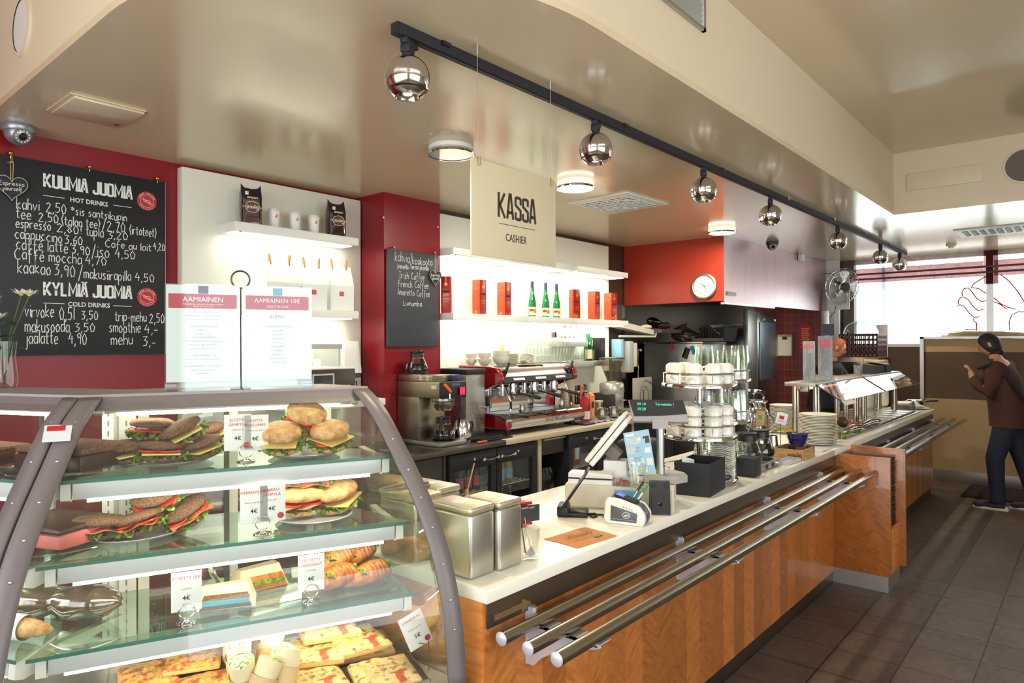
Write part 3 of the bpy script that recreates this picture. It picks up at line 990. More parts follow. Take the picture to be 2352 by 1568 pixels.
for a in (('kahvi',.993,1.09,2.307,.058),('2,50',1.122,1.212,2.308,.05),('*sis santsikupin',1.236,1.511,2.309,.045),('tee',.991,1.054,2.257,.055),('2,50',1.088,1.176,2.254,.045),('(talon tee)',1.192,1.375,2.25,.05),
          ('/2,70',1.386,1.503,2.244,.055),('(irtoteet)',1.528,1.671,2.239,.052),('espresso',.989,1.142,2.21,.05),('2,80!',1.171,1.283,2.209,.045),('tupla',1.307,1.392,2.203,.055),('3,20',1.416,1.516,2.202,.042),
          ('cappuccino',.985,1.193,2.153,.055),('3,60',1.207,1.289,2.152,.045),('Cafe au lait',1.402,1.643,2.153,.042),('4,20',1.657,1.719,2.163,.04),('caffé latte',.991,1.22,2.1,.06),('3,90',1.239,1.325,2.1,.045),
          ('/iso',1.335,1.421,2.095,.065),('4,50',1.452,1.555,2.1,.045),('Caffé moccha',.984,1.285,2.046,.06),('4,70',1.305,1.406,2.05,.045),('kaakao',.998,1.141,1.979,.068),('3,90',1.159,1.254,1.976,.06),
          ('/',1.27,1.29,1.969,.07),('makusiirapilla',1.297,1.533,1.972,.058),('4,50',1.557,1.659,1.976,.045),('virvoke',1.029,1.156,1.754,.068),('0,5l',1.182,1.25,1.745,.066),('3,50',1.285,1.365,1.749,.045),
          ('trip-mehu',1.451,1.616,1.744,.058),('2,50',1.634,1.716,1.739,.052),('makusooda',1.029,1.227,1.679,.068),('3,50',1.254,1.349,1.682,.045),('smoothie',1.421,1.585,1.679,.062),('4,-',1.607,1.679,1.675,.05),
          ('jäälatte',1.033,1.174,1.616,.068),('4,90',1.225,1.309,1.614,.06),('mehu',1.431,1.541,1.611,.066),('3,-',1.598,1.666,1.602,.056)):
 chalk(a[0],a[1],a[2],a[3],a[4])
k.build('chalk_lettering','chalk',v)
for z in (2.441,1.885):
 bd=MB()
 pts=[]
 for i in range(72):
  a=2*PI*i/72
  r=0.054+0.003*math.cos(a*24)
  pts.append((1.62+r*math.cos(a),z+r*math.sin(a)))
 bd.prism(pts,lambda p,q: (p,4.1705,q),(0,0.0008,0))
 bd=bd.build('badge','ink_red',v)
 g=MB()
 g.ribbon([[(0.036*math.cos(2*PI*i/40),0.036*math.sin(2*PI*i/40)) for i in range(41)]],0.0016,(1.62,4.1697,z),X,Z)
 g.ribbon([[(-0.026,0.012),(-0.012,-0.004),(0.012,-0.010),(0.02,-0.002),(0.006,0.006),(-0.012,0.004)],[(0.012,-0.010),(0.03,-0.016)],[(-0.02,0.016),(0.018,-0.02)]],0.0026,(1.62,4.1697,z),X,Z)
 for i,ch in enumerate('OMAN LEIVÄN'):
  a=R(155-i*13)
  e1=Vector((math.sin(a),0,-math.cos(a)));e2=Vector((math.cos(a),0,math.sin(a)))
  g.text(ch,0.011,(1.62+0.041*math.cos(a),4.1697,z+0.041*math.sin(a)),e1,e2,bold=0.02)
 for i,ch in enumerate('HERKKUJA'):
  a=R(215+i*16)
  e1=Vector((-math.sin(a),0,math.cos(a)));e2=Vector((-math.cos(a),0,-math.sin(a)))
  g.text(ch,0.011,(1.62+0.049*math.cos(a),4.1697,z+0.049*math.sin(a)),e1,e2,bold=0.02)
 g.build('lettering','chalk',bd)
for x in (0.966,1.322,1.674):
 MB().cyl((x,4.2,2.58),(x,4.165,2.58),0.004,seg=10).sph((x,4.163,2.58),0.011,seg=14,rings=8).tube([(x,4.164,2.577),(x,4.160,2.566),(x,4.164,2.555),(x,4.17,2.556)],0.0022,seg=6).build('hook','gold',v)

def heart_pts(w,h,n=40):
 out=[]
 for i in range(n):
  a=2*PI*i/n
  x=16*math.sin(a) ** 3
  y=13*math.cos(a)-5*math.cos(2*a)-2*math.cos(3*a)-math.cos(4*a)
  out.append((x/32*w,(y+17)/29*h))
 return out
def heart(x,y,z,w,h,ztop,lab,tilt=0.0):
 v=thing('heart_slate',lab,'heart sign',(x,y,z),group='small heart slates on twine')
 pp=heart_pts(w,h)
 MB().prism(pp,lambda a,b: (x+a,y,z+b),(0,0.008,0)).build('slate','chalkboard',v)
 k=MB()
 k.ribbon([[(p[0]*0.93,p[1]*0.93+h*0.035) for p in pp+pp[:1]]],0.0018,(x,y-0.0006,z),X,Z)
 write(k,'Espresso',(x-w*0.36,y-0.0007,z+h*0.60),w*0.72,h*0.15,X,Z,0.0024,slope=0.06)
 write(k,'yourself',(x-w*0.26,y-0.0007,z+h*0.42),w*0.56,h*0.15,X,Z,0.0024,slope=0.06)
 k.build('lettering','chalk',v)
 s=MB().tube([(x-0.004,y+0.002,z+h*0.86),(x-0.006,y-0.002,(z+h+ztop)/2),(x,y+0.003,ztop),(x+0.006,y-0.002,(z+h+ztop)/2),(x+0.004,y+0.002,z+h*0.86)],0.002,seg=6)
 s.sph((x,y-0.004,(z+h+ztop)/2+0.012),0.006,sc=(1.4,0.8,0.8),seg=10,rings=6).tube([(x-0.002,y-0.006,(z+h+ztop)/2+0.012),(x-0.02,y-0.007,(z+h+ztop)/2+0.004)],0.0016,seg=5)
 s.build('twine','twine',v)
heart(0.968,4.150,2.33,0.145,0.135,2.575,'heart slate hanging over the corner of the big drinks chalkboard')
# small chalkboard on the red pillar
v=thing('chalkboard','small grey chalkboard listing coffees on the red pillar','menu board',(3.36,3.87,1.59))
MB().box(3.116,3.612,3.842,3.862,1.592,2.296,bev=0.004).build('board','chalkboard_grey',v)
k=MB()
YB=3.8405
for a in (('kahvia/',3.185,3.345,2.209,.07),('kaakaota',3.35,3.545,2.205,.055),('pienellä',3.208,3.308,2.16,.036),('terästyksellä',3.33,3.507,2.166,.036),('Irish',3.223,3.311,2.088,.05),('Coffee',3.337,3.467,2.09,.05),
          ('French',3.212,3.343,2.027,.048),('Coffee',3.372,3.506,2.03,.048),('Amaretto',3.207,3.366,1.968,.045),('Coffee',3.39,3.518,1.968,.045),('Lumumba',3.26,3.438,1.893,.036)):
 chalk(a[0],a[1],a[2],a[3],a[4],0.0032,YB)
k.build('chalk_lettering','chalk',v)
for x in (3.172,3.565):
 MB().cyl((x,3.87,2.308),(x,3.835,2.308),0.004,seg=10).sph((x,3.833,2.308),0.0105,seg=14,rings=8).tube([(x,3.834,2.305),(x+0.006,3.828,2.294),(x+0.008,3.832,2.284)],0.0024,seg=6).build('hook','gold',v)
heart(3.562,3.822,2.046,0.128,0.128,2.30,'heart slate hanging on the corner of the small grey chalkboard')
for x in (3.104,3.634):
 tag(MB().lathe([(0,0),(0.007,0),(0.006,0.003),(0,0.004)],M=Matrix.Translation((x,3.87,2.516)) @ Matrix.Rotation(R(90),4,'X'),seg=12).build('screw_cap','white_plastic'),
  'white screw cap near the %s edge of the red pillar' % ('shelf-side' if x > 3.4 else 'outer left'),'screw cap','screw caps on the red pillar')

# ------------------------------------------------------------------ lit wall shelves
def shelf(x0,x1,y0,y1,z1,lab,hang=0.054,lit=True):
 v=thing('wall_shelf',lab,'shelf',((x0+x1)/2,y1,z1),group='white floating wall shelves')
 MB().box(x0,x1,y0,y1,z1-hang,z1,bev=0.003).build('board','white_paint',v)
 if lit:
  MB().box(x0+0.03,x1-0.03,y0+0.04,y1-0.05,z1-hang-0.004,z1-hang-0.0005).build('light_strip','strip_glow',v)
 else:
  MB().box(x0+0.03,x1-0.03,y0+0.04,y1-0.05,z1-hang-0.004,z1-hang-0.0005).build('light_strip','strip_glow',v)
 MB().lathe([(0,0),(0.008,0),(0.008,-0.004),(0,-0.004)],c=(x0+0.05,y0+0.025,z1-hang),seg=10).build('switch','black',v)
 return v
shelf(2.02,2.925,3.92,4.13,2.352,'upper white shelf on the left panel holding coffee bags and paper cups')
shelf(2.02,2.925,3.92,4.13,1.842,'lower white shelf on the left panel holding white paper bags')
shelf(3.66,4.45,3.73,3.985,2.352,'upper white shelf next to the red pillar')
shelf(4.455,5.24,3.73,3.985,2.352,'upper white shelf behind the cashier sign edge')
shelf(5.31,6.22,3.73,3.985,2.352,'upper white shelf nearest the orange soffit')
shelf(3.66,4.56,3.73,3.985,1.85,'white shelf next to the red pillar holding three large gift boxes')
shelf(4.565,5.28,3.73,3.985,1.85,'white shelf holding the green bottles')
shelf(5.285,6.22,3.73,3.985,1.85,'white shelf holding three gift boxes near the orange soffit')

# coffee pouches
def pouch(w,d,h,ears=0.03):
 m=MB()
 n,rows=28,14
 def fn(a,t):
  ang=2*PI*a
  e=0.35
  c,s=math.cos(ang),math.sin(ang)
  px=math.copysign(abs(c) ** e,c)*w/2
  py=math.copysign(abs(s) ** e,s)*d/2
  k=1.0
  if t > 0.8: k=1-(t-0.8)/0.2*0.78
  bulge=1+0.10*math.sin(PI*min(1,t/0.85))
  z=t*h
  if t > 0.85: z += ears*(abs(px)/(w/2)) ** 4*(t-0.85)/0.15
  wr=mnoise.noise(Vector((px*40,py*40,z*25)))*0.004
  return (px*(0.94+0.06*k)+wr,py*k*bulge+wr,z)
 m.grid(fn,n,rows,wrap_u=True)
 lo=[v for v in m.bm.verts if v.co.z < 1e-6]
 try: bmesh.ops.contextual_create(m.bm,geom=lo)
 except Exception: pass
 return m
def _foil(nt,b):
 v=coords(nt)
 sep=nt.nodes.new('ShaderNodeSeparateXYZ');nt.links.new(v,sep.inputs[0])
 g=ramp(nt,noise_tex(nt,v,9,3),[(0.35,(24,12,20)),(0.6,(60,30,40))])
 mr=nt.nodes.new('ShaderNodeMapRange');mr.inputs[1].default_value=0.1;mr.inputs[2].default_value=0.2
 nt.links.new(sep.outputs[2],mr.inputs[0])
 t=ramp(nt,mr.outputs[0],[(0.0,(78,42,30)),(0.55,(52,26,34)),(1.0,(40,28,74))])
 return mixc(nt,0.5,g,t)
node_mat('coffee_foil',_foil,rough=0.18,coat=0.6,metal=0.35)
def coffee_bag(x,y,z,rz,lab):
 v=thing('coffee_bag',lab,'coffee bag',(x,y,z),rz,group='dark foil coffee bags')
 pouch(0.125,0.08,0.225).build('pouch','coffee_foil',v)
 k=MB()
 F=-0.0475
 hexp=[(-0.045,0),(-0.03,0.028),(0,0.036),(0.03,0.028),(0.045,0),(0.03,-0.026),(0,-0.034),(-0.03,-0.026)]
 k.prism(hexp,lambda a,b: (a,F,0.105+b),(0,0.003,0))
 lab_o=k.build('label','ink_brown',v)
 k=MB()
 k.ribbon([[(p[0],p[1]) for p in hexp+hexp[:1]]],0.003,(0,F-0.0006,0.105),X,Z)
 k.ribbon([[(-0.062,0),(-0.045,0)],[(0.045,0),(0.062,0)]],0.003,(0,F-0.0006,0.105),X,Z)
 write(k,'paulig',(-0.034,F-0.0008,0.098),0.066,0.024,X,Z,0.0036)
 k.text('ESPRESSO',0.015,(0,F-0.001,0.158),X,Z,bold=0.03)
 k.box(-0.045,-0.024,F-0.001,F,0.178,0.2)
 k.build('lettering','label_cream',lab_o)
coffee_bag(2.165,4.0,2.353,R(-14),'dark foil coffee bag at the left end of the upper shelf')
coffee_bag(2.79,4.0,2.353,R(-10),'dark foil coffee bag at the pillar end of the upper shelf')
# paper cups
def paper_cup(x,lab):
 v=thing('paper_cup',lab,'paper cup',(x,4.0,2.353),R(-25),group='white lidded paper cups on the upper shelf')
 MB().lathe([(0,0),(0.026,0),(0.0275,0.002),(0.037,0.104),(0.035,0.104)],seg=28).build('cup','white_plastic',v)
 MB().lathe([(0.039,0.098),(0.0405,0.103),(0.039,0.108),(0.036,0.112),(0.034,0.122),(0.031,0.124),(0.029,0.119),(0,0.119)],seg=28).build('lid','white_plastic',v)
 MB().box(-0.002,0.016,-0.0335,-0.032,0.066,0.086).build('stamp','ink_red_pale',v)
paper_cup(2.325,'white lidded paper cup next to the left coffee bag')
paper_cup(2.475,'white lidded paper cup in the middle of the row of three')
paper_cup(2.618,'white lidded paper cup next to the coffee bag at the pillar end')
# white paper bags with clothes pegs
def peg_bag(x,w,h,lab,rz):
 v=thing('paper_bag',lab,'paper bag',(x,4.02,1.843),rz,group='white paper bags closed with wooden pegs')
 d=0.11
 m=MB()
 m.hexa([(-w/2,-d/2,0),(w/2,-d/2,0),(w/2,d/2,0),(-w/2,d/2,0)],[(-w/2*1.02,-d/2,h*0.55),(w/2*1.02,-d/2,h*0.55),(w/2*1.02,d/2,h*0.55),(-w/2*1.02,d/2,h*0.55)])
 m.hexa([(-w/2*1.02,-d/2,h*0.55),(w/2*1.02,-d/2,h*0.55),(w/2*0.9,0,h*0.56),(w/2*1.02,d/2,h*0.55),(-w/2*1.02,d/2,h*0.55),(-w/2*0.9,0,h*0.56)],
           [(-w/2,-0.006,h),(w/2,-0.006,h),(w/2*0.92,0,h),(w/2,0.006,h),(-w/2,0.006,h),(-w/2*0.92,0,h)])
 bmesh.ops.remove_doubles(m.bm,verts=m.bm.verts,dist=1e-5)
 m.jitter(0.003,9)
 m.build('bag','paper',v,sharp=20)
 MB().box(-0.022,0.01,-d/2-0.001,-d/2,0.10,0.132).build('stamp','ink_red_pale',v)
 for k_,a in ((-0.32,-8),(0.3,5)):
  M=Matrix.Translation((w*k_,0,h+0.01)) @ Matrix.Rotation(R(a),4,'Y')
  MB().box(-0.005,0.005,-0.012,-0.003,-0.035,0.04,M=M).box(-0.005,0.005,0.003,0.012,-0.035,0.04,M=M).build('clothes_peg','box_wood',v)
peg_bag(2.375,0.21,0.30,'white pegged paper bag furthest from the pillar on the lower shelf',R(-6))
peg_bag(2.61,0.17,0.30,'white pegged paper bag in the middle of the lower shelf',R(-8))
peg_bag(2.83,0.17,0.31,'white pegged paper bag nearest the red pillar on the lower shelf',R(-10))

# gift boxes and green bottles on the right shelf
def _gift(c1,c2):
 def f(nt,b):
  v=coords(nt)
  n=noise_tex(nt,v,30,2)
  return ramp(nt,n,[(0.3,c1),(0.7,c2)])
 return f
node_mat('gift_red',_gift((138,16,22),(168,26,28)),rough=0.3)
node_mat('gift_orange',_gift((186,66,34),(200,84,46)),rough=0.35)
mat('gift_gold',(212,150,70),rough=0.35,metal=0.4)
def gift_box(x,y,rz,h,w,lab,kind):
 v=thing('gift_box',lab,'gift box',(x,y,1.851),rz,group='red drink gift boxes on the wall shelf',local=True)
 m=MB();m.box(-w/2,w/2,-w/2,w/2,0,h,bev=0.002)
 m.bm.faces.ensure_lookup_table()
 for f in m.bm.faces:
  f.normal_update()
  if f.normal.x < -0.7: f.material_index=1
 m.build('carton',('gift_red','gift_red' if kind == 'plain' else 'gift_orange'),v)
 k=MB()
 y0=-w/2-0.0008
 k.box(-w*0.03,w*0.03,y0,y0+0.0005,h*0.82,h*0.98).lathe([(0,0),(w*0.16,0)],M=Matrix.Translation((0,y0,h*0.79)) @ Matrix.Rotation(R(90),4,'X'),seg=16)
 k.text('VSOP',w*0.26,(0,y0,h*0.36),X,Z)
 if kind == 'plain':
  k.text('300',w*0.42,(0,y0,h*0.46),X,Z)
 k.text('COGNAC',w*0.14,(0,y0,h*0.30),X,Z)
 if kind == 'stars':
  for i in range(9):
   a,bb=random.uniform(-w*0.42,w*0.42),random.uniform(0.012,h*0.17)
   s_=random.uniform(0.006,0.013)
   k.ribbon([[(a-s_,bb),(a+s_,bb)],[(a,bb-s_),(a,bb+s_)],[(a-s_*.7,bb-s_*.7),(a+s_*.7,bb+s_*.7)],[(a-s_*.7,bb+s_*.7),(a+s_*.7,bb-s_*.7)]],0.003,(0,y0,0),X,Z)
 x0=-w/2-0.0008
 ex=Vector((0,-1,0))
 for j in range(9 if kind != 'plain' else 0):
  z=h*(0.62-j*0.045)
  k.box(x0,x0+0.0005,-w*0.3+(j % 3)*0.004,w*0.3-(j % 2)*0.006,z,z+0.0016)
 k.text('VSOP',w*0.24,(x0,0,h*0.72),ex,Z)
 if kind == 'ruled':
  k.box(x0,x0+0.0005,-w*0.14,w*0.14,h*0.04,h*0.12)
 k.build('lettering','gift_gold',v)
 MB().box(-w*0.36,w*0.36,y0-0.0002,y0+0.0005,h*0.56,h*0.61).build('name_band','ink_black',v)
gift_box(3.715,3.86,R(-52),0.285,0.078,'tall red gift box marked 300 beside the red pillar','plain')
gift_box(4.075,3.85,R(4),0.285,0.082,'red gift box with ruled orange side, second from the pillar','ruled')
gift_box(4.385,3.85,R(3),0.285,0.086,'red gift box with ruled orange side standing left of the green bottles','ruled')
gift_box(5.42,3.85,R(-22),0.285,0.08,'red gift box with gold stars standing right of the green bottles','stars')
gift_box(5.755,3.85,R(0),0.285,0.088,'red gift box with gold stars, middle one of the three near the soffit','stars')
gift_box(6.065,3.85,R(-6),0.285,0.098,'red gift box with gold stars at the end of the shelf by the soffit','stars')
def green_bottle(x,lab):
 v=thing('wine_bottle',lab,'bottle',(x,3.85,1.851),R(-35),group='slim green bottles on the wall shelf')
 MB().lathe([(0,0.003),(0.03,0),(0.035,0.006),(0.0355,0.10),(0.033,0.135),(0.025,0.18),(0.0165,0.225),(0.0135,0.27),(0.0135,0.295)],seg=24).build('glass_body','green_bottle',v)
 MB().lathe([(0.0142,0.248),(0.0146,0.318),(0.0125,0.322),(0,0.322)],seg=20).build('capsule','capsule_blue',v)
 l=MB().lathe([(0.036,0.018),(0.0361,0.09)],seg=24,a0=R(-165),a1=R(-15)).build('label','label_cream',v)
 MB().lathe([(0.0364,0.05),(0.0364,0.07)],seg=14,a0=R(-150),a1=R(-90)).build('label_band','ink_red',l)
 MB().lathe([(0.0364,0.035),(0.0364,0.07)],seg=10,a0=R(-85),a1=R(-30)).build('label_crest','gift_gold',l)
green_bottle(4.766,'slim green bottle, first of three from the pillar side')
green_bottle(4.962,'slim green bottle in the middle of the three')
green_bottle(5.13,'slim green bottle next to the starred gift boxes')
# clock on the orange soffit end
v=thing('wall_clock','round wall clock with grey rim on the orange soffit','clock',(6.65,3.078,2.2))
MC=Matrix.Translation((6.65,3.078,2.2)) @ Matrix.Rotation(R(-90),4,'Y')
MB().lathe([(0.108,0.0),(0.131,0.0),(0.136,0.014),(0.132,0.03),(0.122,0.036),(0.116,0.03)],M=MC,seg=56).build('rim','steel_soft',v)
MB().lathe([(0,0.014),(0.118,0.014)],M=MC,seg=48).build('dial','clock_dial',v)
k=MB()
EX=Vector((0,-1,0))
for i in range(12):
 a=R(90-30*(i+1))
 k.text(str(i+1),0.026,(6.6345,3.078-0.092*math.cos(a),2.2+0.092*math.sin(a)-0.009),EX,Z)
k.build('numerals','ink_black',v)
def hand(name,ang,L,w):
 a=R(90-ang)
 k=MB().ribbon([[(-0.012*math.cos(a),-0.012*math.sin(a)),(L*math.cos(a),L*math.sin(a))]],w,(6.634,3.078,2.2),EX,Z)
 k.build(name,'ink_black',v)
hand('hour_hand',306,0.05,0.005)
hand('minute_hand',152,0.075,0.004)
MB().lathe([(0,0.017),(0.006,0.017)],M=MC,seg=10).build('hub','ink_black',v)
# ------------------------------------------------------------------ back counter: cabinets, fridges, worktops
v=thing('base_cabinet','dark brown drawer cabinet under the steel worktop','cabinet',(2.9,3.6,0))
MB().box(2.35,3.215,3.38,3.86,0.08,0.855).build('body','charcoal',v)
d_=MB().box(2.36,3.185,3.355,3.38,0.5,0.85,bev=0.003).build('drawer','charcoal',v)
MB().box(2.78,2.99,3.338,3.355,0.735,0.75,bev=0.003).build('handle','steel_dark',d_)
d_=MB().box(2.36,3.185,3.355,3.38,0.1,0.495,bev=0.003).build('drawer','charcoal',v)
MB().box(2.78,2.99,3.338,3.355,0.40,0.415,bev=0.003).build('handle','steel_dark',d_)
MB().box(3.19,3.215,3.352,3.3795,0.08,0.855).build('filler_strip','charcoal',v)
MB().box(2.35,3.215,3.42,3.86,0,0.08).build('plinth','black',v)

def bottle_small(name,loc,rz,bodymat,labmat,capmat,lab,group,h=0.21,r=0.028):
 v=thing(name,lab,'bottle',loc,rz,group=group,local=True)
 MB().lathe([(0,0.002),(r*0.9,0),(r,0.005),(r,h*0.55),(r*0.8,h*0.66),(r*0.42,h*0.80),(r*0.38,h*0.95)],seg=14).build('glass_body',bodymat,v)
 MB().lathe([(r*0.46,h*0.94),(r*0.48,h*0.995),(0,h)],seg=12).build('cap',capmat,v)
 MB().lathe([(r*1.01,h*0.14),(r*1.01,h*0.50)],seg=14).build('label',labmat,v)
 return v
mat('pink_label',(206,96,118),rough=0.5,var=0.35,vs=160,stretch=(1,1,0.02))
mat('blue_label',(150,196,222),rough=0.5,var=0.1)
mat('dark_bottle',(30,14,16),rough=0.08,spec=0.8)
mat('amber_drink',(176,130,36),rough=0.08,spec=0.7)
mat('green_drink',(52,66,34),rough=0.1,spec=0.6)
mat('silver_cap',(190,196,206),rough=0.3,metal=0.8)

def fridge(x0,x1,lab,ndoor):
 v=thing('bottle_fridge',lab,'fridge',((x0+x1)/2,3.65,0))
 b=MB()
 b.box(x0,x1,3.37,3.86,0.82,0.858).box(x0,x1,3.37,3.86,0.0,0.09).box(x0,x0+0.03,3.37,3.86,0.09,0.82).box(x1-0.03,x1,3.37,3.86,0.09,0.82).box(x0,x1,3.84,3.86,0.09,0.82)
 b.build('cabinet_body','black_soft',v)
 MB().box(x0+0.03,x1-0.03,3.82,3.84,0.1,0.8).build('back_lining','steel_soft',v)
 MB().box(x0+0.06,x1-0.06,3.40,3.42,0.80,0.815).build('light_tube','fridge_glow',v)
 w=(x1-x0-0.02)/ndoor
 for i in range(ndoor):
  a,c=x0+0.01+i*w,x0+0.01+(i+1)*w-0.008
  f=MB()
  f.box(a,c,3.335,3.368,0.735,0.85,bev=0.003).box(a,c,3.335,3.368,0.10,0.16,bev=0.003).box(a,a+0.055,3.335,3.368,0.16,0.735).box(c-0.055,c,3.335,3.368,0.16,0.735)
  dd=f.build('door','black_soft',v)
  MB().box(a+0.055,c-0.055,3.352,3.358,0.16,0.735).build('pane','clear',dd)
  hx=c-0.09 if i == 0 else a+0.09
  hh=MB()
  for q in (hx-0.075,hx+0.075):
   hh.lathe([(0.004,0),(0.006,0.02),(0.016,0.026),(0.014,0.04),(0,0.044)],M=Matrix.Translation((q,3.335,0.792)) @ Matrix.Rotation(R(90),4,'X'),seg=14)
  hh.tube([(hx-0.075,3.302,0.792),(hx,3.296,0.785),(hx+0.075,3.302,0.792)],0.005,seg=8)
  hh.build('handle','chrome',dd)
  MB().lathe([(0,0.012),(0.011,0.009),(0.012,0)],M=Matrix.Translation(((a+c)/2,3.335,0.80)) @ Matrix.Rotation(R(90),4,'X'),seg=14).build('lock','chrome',dd)
 for z in (0.545,0.30):
  s=MB()
  for j in range(10):
   y=3.40+j*0.042
   s.box(x0+0.035,x1-0.035,y,y+0.006,z,z+0.005)
  for q in (x0+0.05,(x0+x1)/2,x1-0.05):
   s.box(q-0.004,q+0.004,3.395,3.81,z-0.005,z)
  s.build('wire_shelf','white_paint',v)
 return v
fridge(3.225,4.20,'black two-door glass bottle fridge under the espresso machine',2)
fridge(4.60,5.62,'black glass-door fridge behind the till screen',2)
n=0
pr0=bottle_small('drink_bottle',(3.36,3.50,0.5505),0,'dark_bottle','pink_label','black','dark bottle with pink striped label, first in the left fridge door','dark bottles with pink striped labels in the fridge')
_ord=('second','third','fourth','fifth')
for i,(x,y) in enumerate(((3.45,3.46),(3.535,3.46),(3.62,3.46))):
 dup(pr0,(x,y,0.5505),0.4,'dark bottle with pink striped label, %s in the left fridge door' % _ord[i])
am0=bottle_small('drink_bottle',(3.76,3.43,0.5505),0,'amber_drink','blue_label','silver_cap','amber bottle with pale blue label, first behind the right fridge door','amber bottles with pale blue labels in the fridge',h=0.235,r=0.036)
for i,(x,y) in enumerate(((3.85,3.43),(3.955,3.44),(4.03,3.52))):
 dup(am0,(x,y,0.5505),0.2,'amber bottle with pale blue label, %s behind the right fridge door' % _ord[i])
gr0=bottle_small('drink_bottle',(3.36,3.46,0.3055),0,'green_drink','label_cream','silver_cap','green bottle on the low fridge shelf, outermost left','green bottles on the low fridge shelf')
for i,x in enumerate((3.45,3.54,3.63,3.80,3.90,4.0)):
 dup(gr0,(x,3.46,0.3055),0.2,'green bottle on the low fridge shelf, number %s along from the left' % ('two','three','four','five','six','seven')[i])
# things behind the second fridge's doors
v=thing('drink_carton','red drink carton at the top of the second fridge','carton',(4.9,3.5,0.551),local=True)
MB().box(-0.05,0.05,-0.04,0.04,0,0.2,bev=0.003).build('carton','ink_red',v);MB().box(-0.03,0.03,-0.0415,-0.04,0.05,0.15).build('label','paper',v)
v=thing('milk_crate','grey milk carton pack inside the second fridge','crate',(4.8,3.5,0.306),local=True)
MB().box(-0.09,0.09,-0.08,0.08,0,0.22,bev=0.005).build('carton','steel_soft',v)
for i in range(3): MB().box(-0.08+i*0.055,-0.035+i*0.055,-0.083,-0.08,0.03,0.19).build('label','paper',v)
# light divider panel, open bay with pull-out box and bin bag
tag(MB().box(4.205,4.245,3.34,3.98,0,0.858).build('divider_panel','worktop_light'),'pale upright divider panel right of the bottle fridge','panel')
v=thing('drawer_unit','dark drawer box with rolled metal lip beside the bottle fridge','drawer',(4.43,3.6,0.74))
MB().box(4.27,4.57,3.36,3.9,0.72,0.852,bev=0.003).build('front','charcoal',v)
MB().box(4.275,4.565,3.335,3.362,0.838,0.85,bev=0.003).build('handle_lip','alu',v)
struct(MB().box(4.246,4.60,3.93,3.98,0.0,0.72).build('wall_bay_back','black_soft'))
v=thing('bin_bag','crumpled black bin bag in the open bay under the worktop','bin bag',(4.42,3.52,0.0))
def _bag(a,t):
 an=2*PI*a
 r=0.14*(0.75+0.4*math.sin(PI*min(1,t*0.9+0.1)))
 if t > 0.85: r *= 1.12
 q=mnoise.noise(Vector((math.cos(an)*2.2,math.sin(an)*2.2,t*5)))*0.035+mnoise.noise(Vector((math.cos(an)*7,math.sin(an)*7,t*9)))*0.012
 return (4.42+(r+q)*math.cos(an),3.53+(r+q)*math.sin(an),t*0.6)
MB().grid(_bag,44,22,wrap_u=True).build('bag','bin_plastic',v,sharp=60)
mat('stainless_top',(120,112,102),rough=0.33,metal=1,var=0.15,vs=6)
v=thing('worktop','dark stainless worktop under the filter coffee brewer','worktop',(3.1,3.65,0.86))
MB().box(2.3,3.80,3.32,3.866,0.86,0.90,bev=0.004).build('slab','stainless_top',v)
g=MB().box(2.75,3.15,3.40,3.55,0.9002,0.9022)
g.build('drain_grid','steel_dark',v)
v=thing('worktop','pale stone worktop under the red espresso machine','worktop',(5.2,3.65,0.86))
MB().box(3.80,6.60,3.32,3.985,0.86,0.90,bev=0.004).build('slab','worktop_light',v)
struct(MB().box(5.63,5.66,3.34,3.98,0,0.858).build('trim_7','worktop_light'))
struct(MB().box(5.66,6.6,3.42,3.98,0,0.858).build('wall_counter_end','charcoal'))

# ------------------------------------------------------------------ filter coffee brewer
v=thing('coffee_brewer','stainless filter coffee brewer with red tap and black control panel','coffee machine',(3.34,3.63,0.9))
MB().box(3.215,3.475,3.41,3.865,0.902,0.93,bev=0.004).build('base','steel_soft',v)
MB().lathe([(0,0),(0.085,0),(0.085,0.006),(0,0.006)],c=(3.345,3.51,0.93),seg=32).build('hot_plate','black',v)
MB().box(3.22,3.47,3.63,3.862,0.93,1.235,bev=0.003).build('column','steel_warm',v)
MB().box(3.22,3.47,3.425,3.864,1.235,1.345,bev=0.004).build('tank_housing','steel_warm',v)
MB().box(3.225,3.468,3.40,3.427,1.232,1.348,bev=0.008).build('control_panel','black_soft',v)
k=MB().box(3.40,3.418,3.396,3.401,1.255,1.305).box(3.425,3.443,3.396,3.401,1.255,1.305)
k.build('lit_switch','red_led',v)
MB().box(3.375,3.392,3.396,3.401,1.255,1.305).build('switch','black_gloss',v)
MB().text('BUNN',0.026,(3.36,3.3985,1.318),X,Z,bold=0.02).build('lettering','ink_grey',v)
MB().box(3.2185,3.22,3.45,3.50,1.30,1.325).build('sticker','label_cream',v)
MB().cyl((3.275,3.40,1.262),(3.275,3.372,1.262),0.008,seg=10).cyl((3.275,3.374,1.268),(3.275,3.374,1.235),0.007,seg=10).build('tap','chrome',v)
MB().box(-0.011,0.011,-0.007,0.007,-0.01,0.075,bev=0.004,M=Matrix.Translation((3.28,3.375,1.285)) @ Matrix.Rotation(R(-48),4,'Y')).build('tap_lever','orange_glow',v)
fn_=MB().lathe([(0.05,0),(0.062,0.012),(0.078,0.045),(0.08,0.062),(0.074,0.066),(0.08,0.07),(0.08,0.09),(0,0.09)],c=(3.345,3.51,1.142),seg=36).build('filter_basket','steel',v)
MB().box(3.40,3.425,3.39,3.412,1.145,1.225,bev=0.008).build('basket_handle','charcoal',fn_)
w_=MB().box(3.225,3.40,3.50,3.86,1.346,1.392,bev=0.004).build('top_warmer','steel_warm',v)
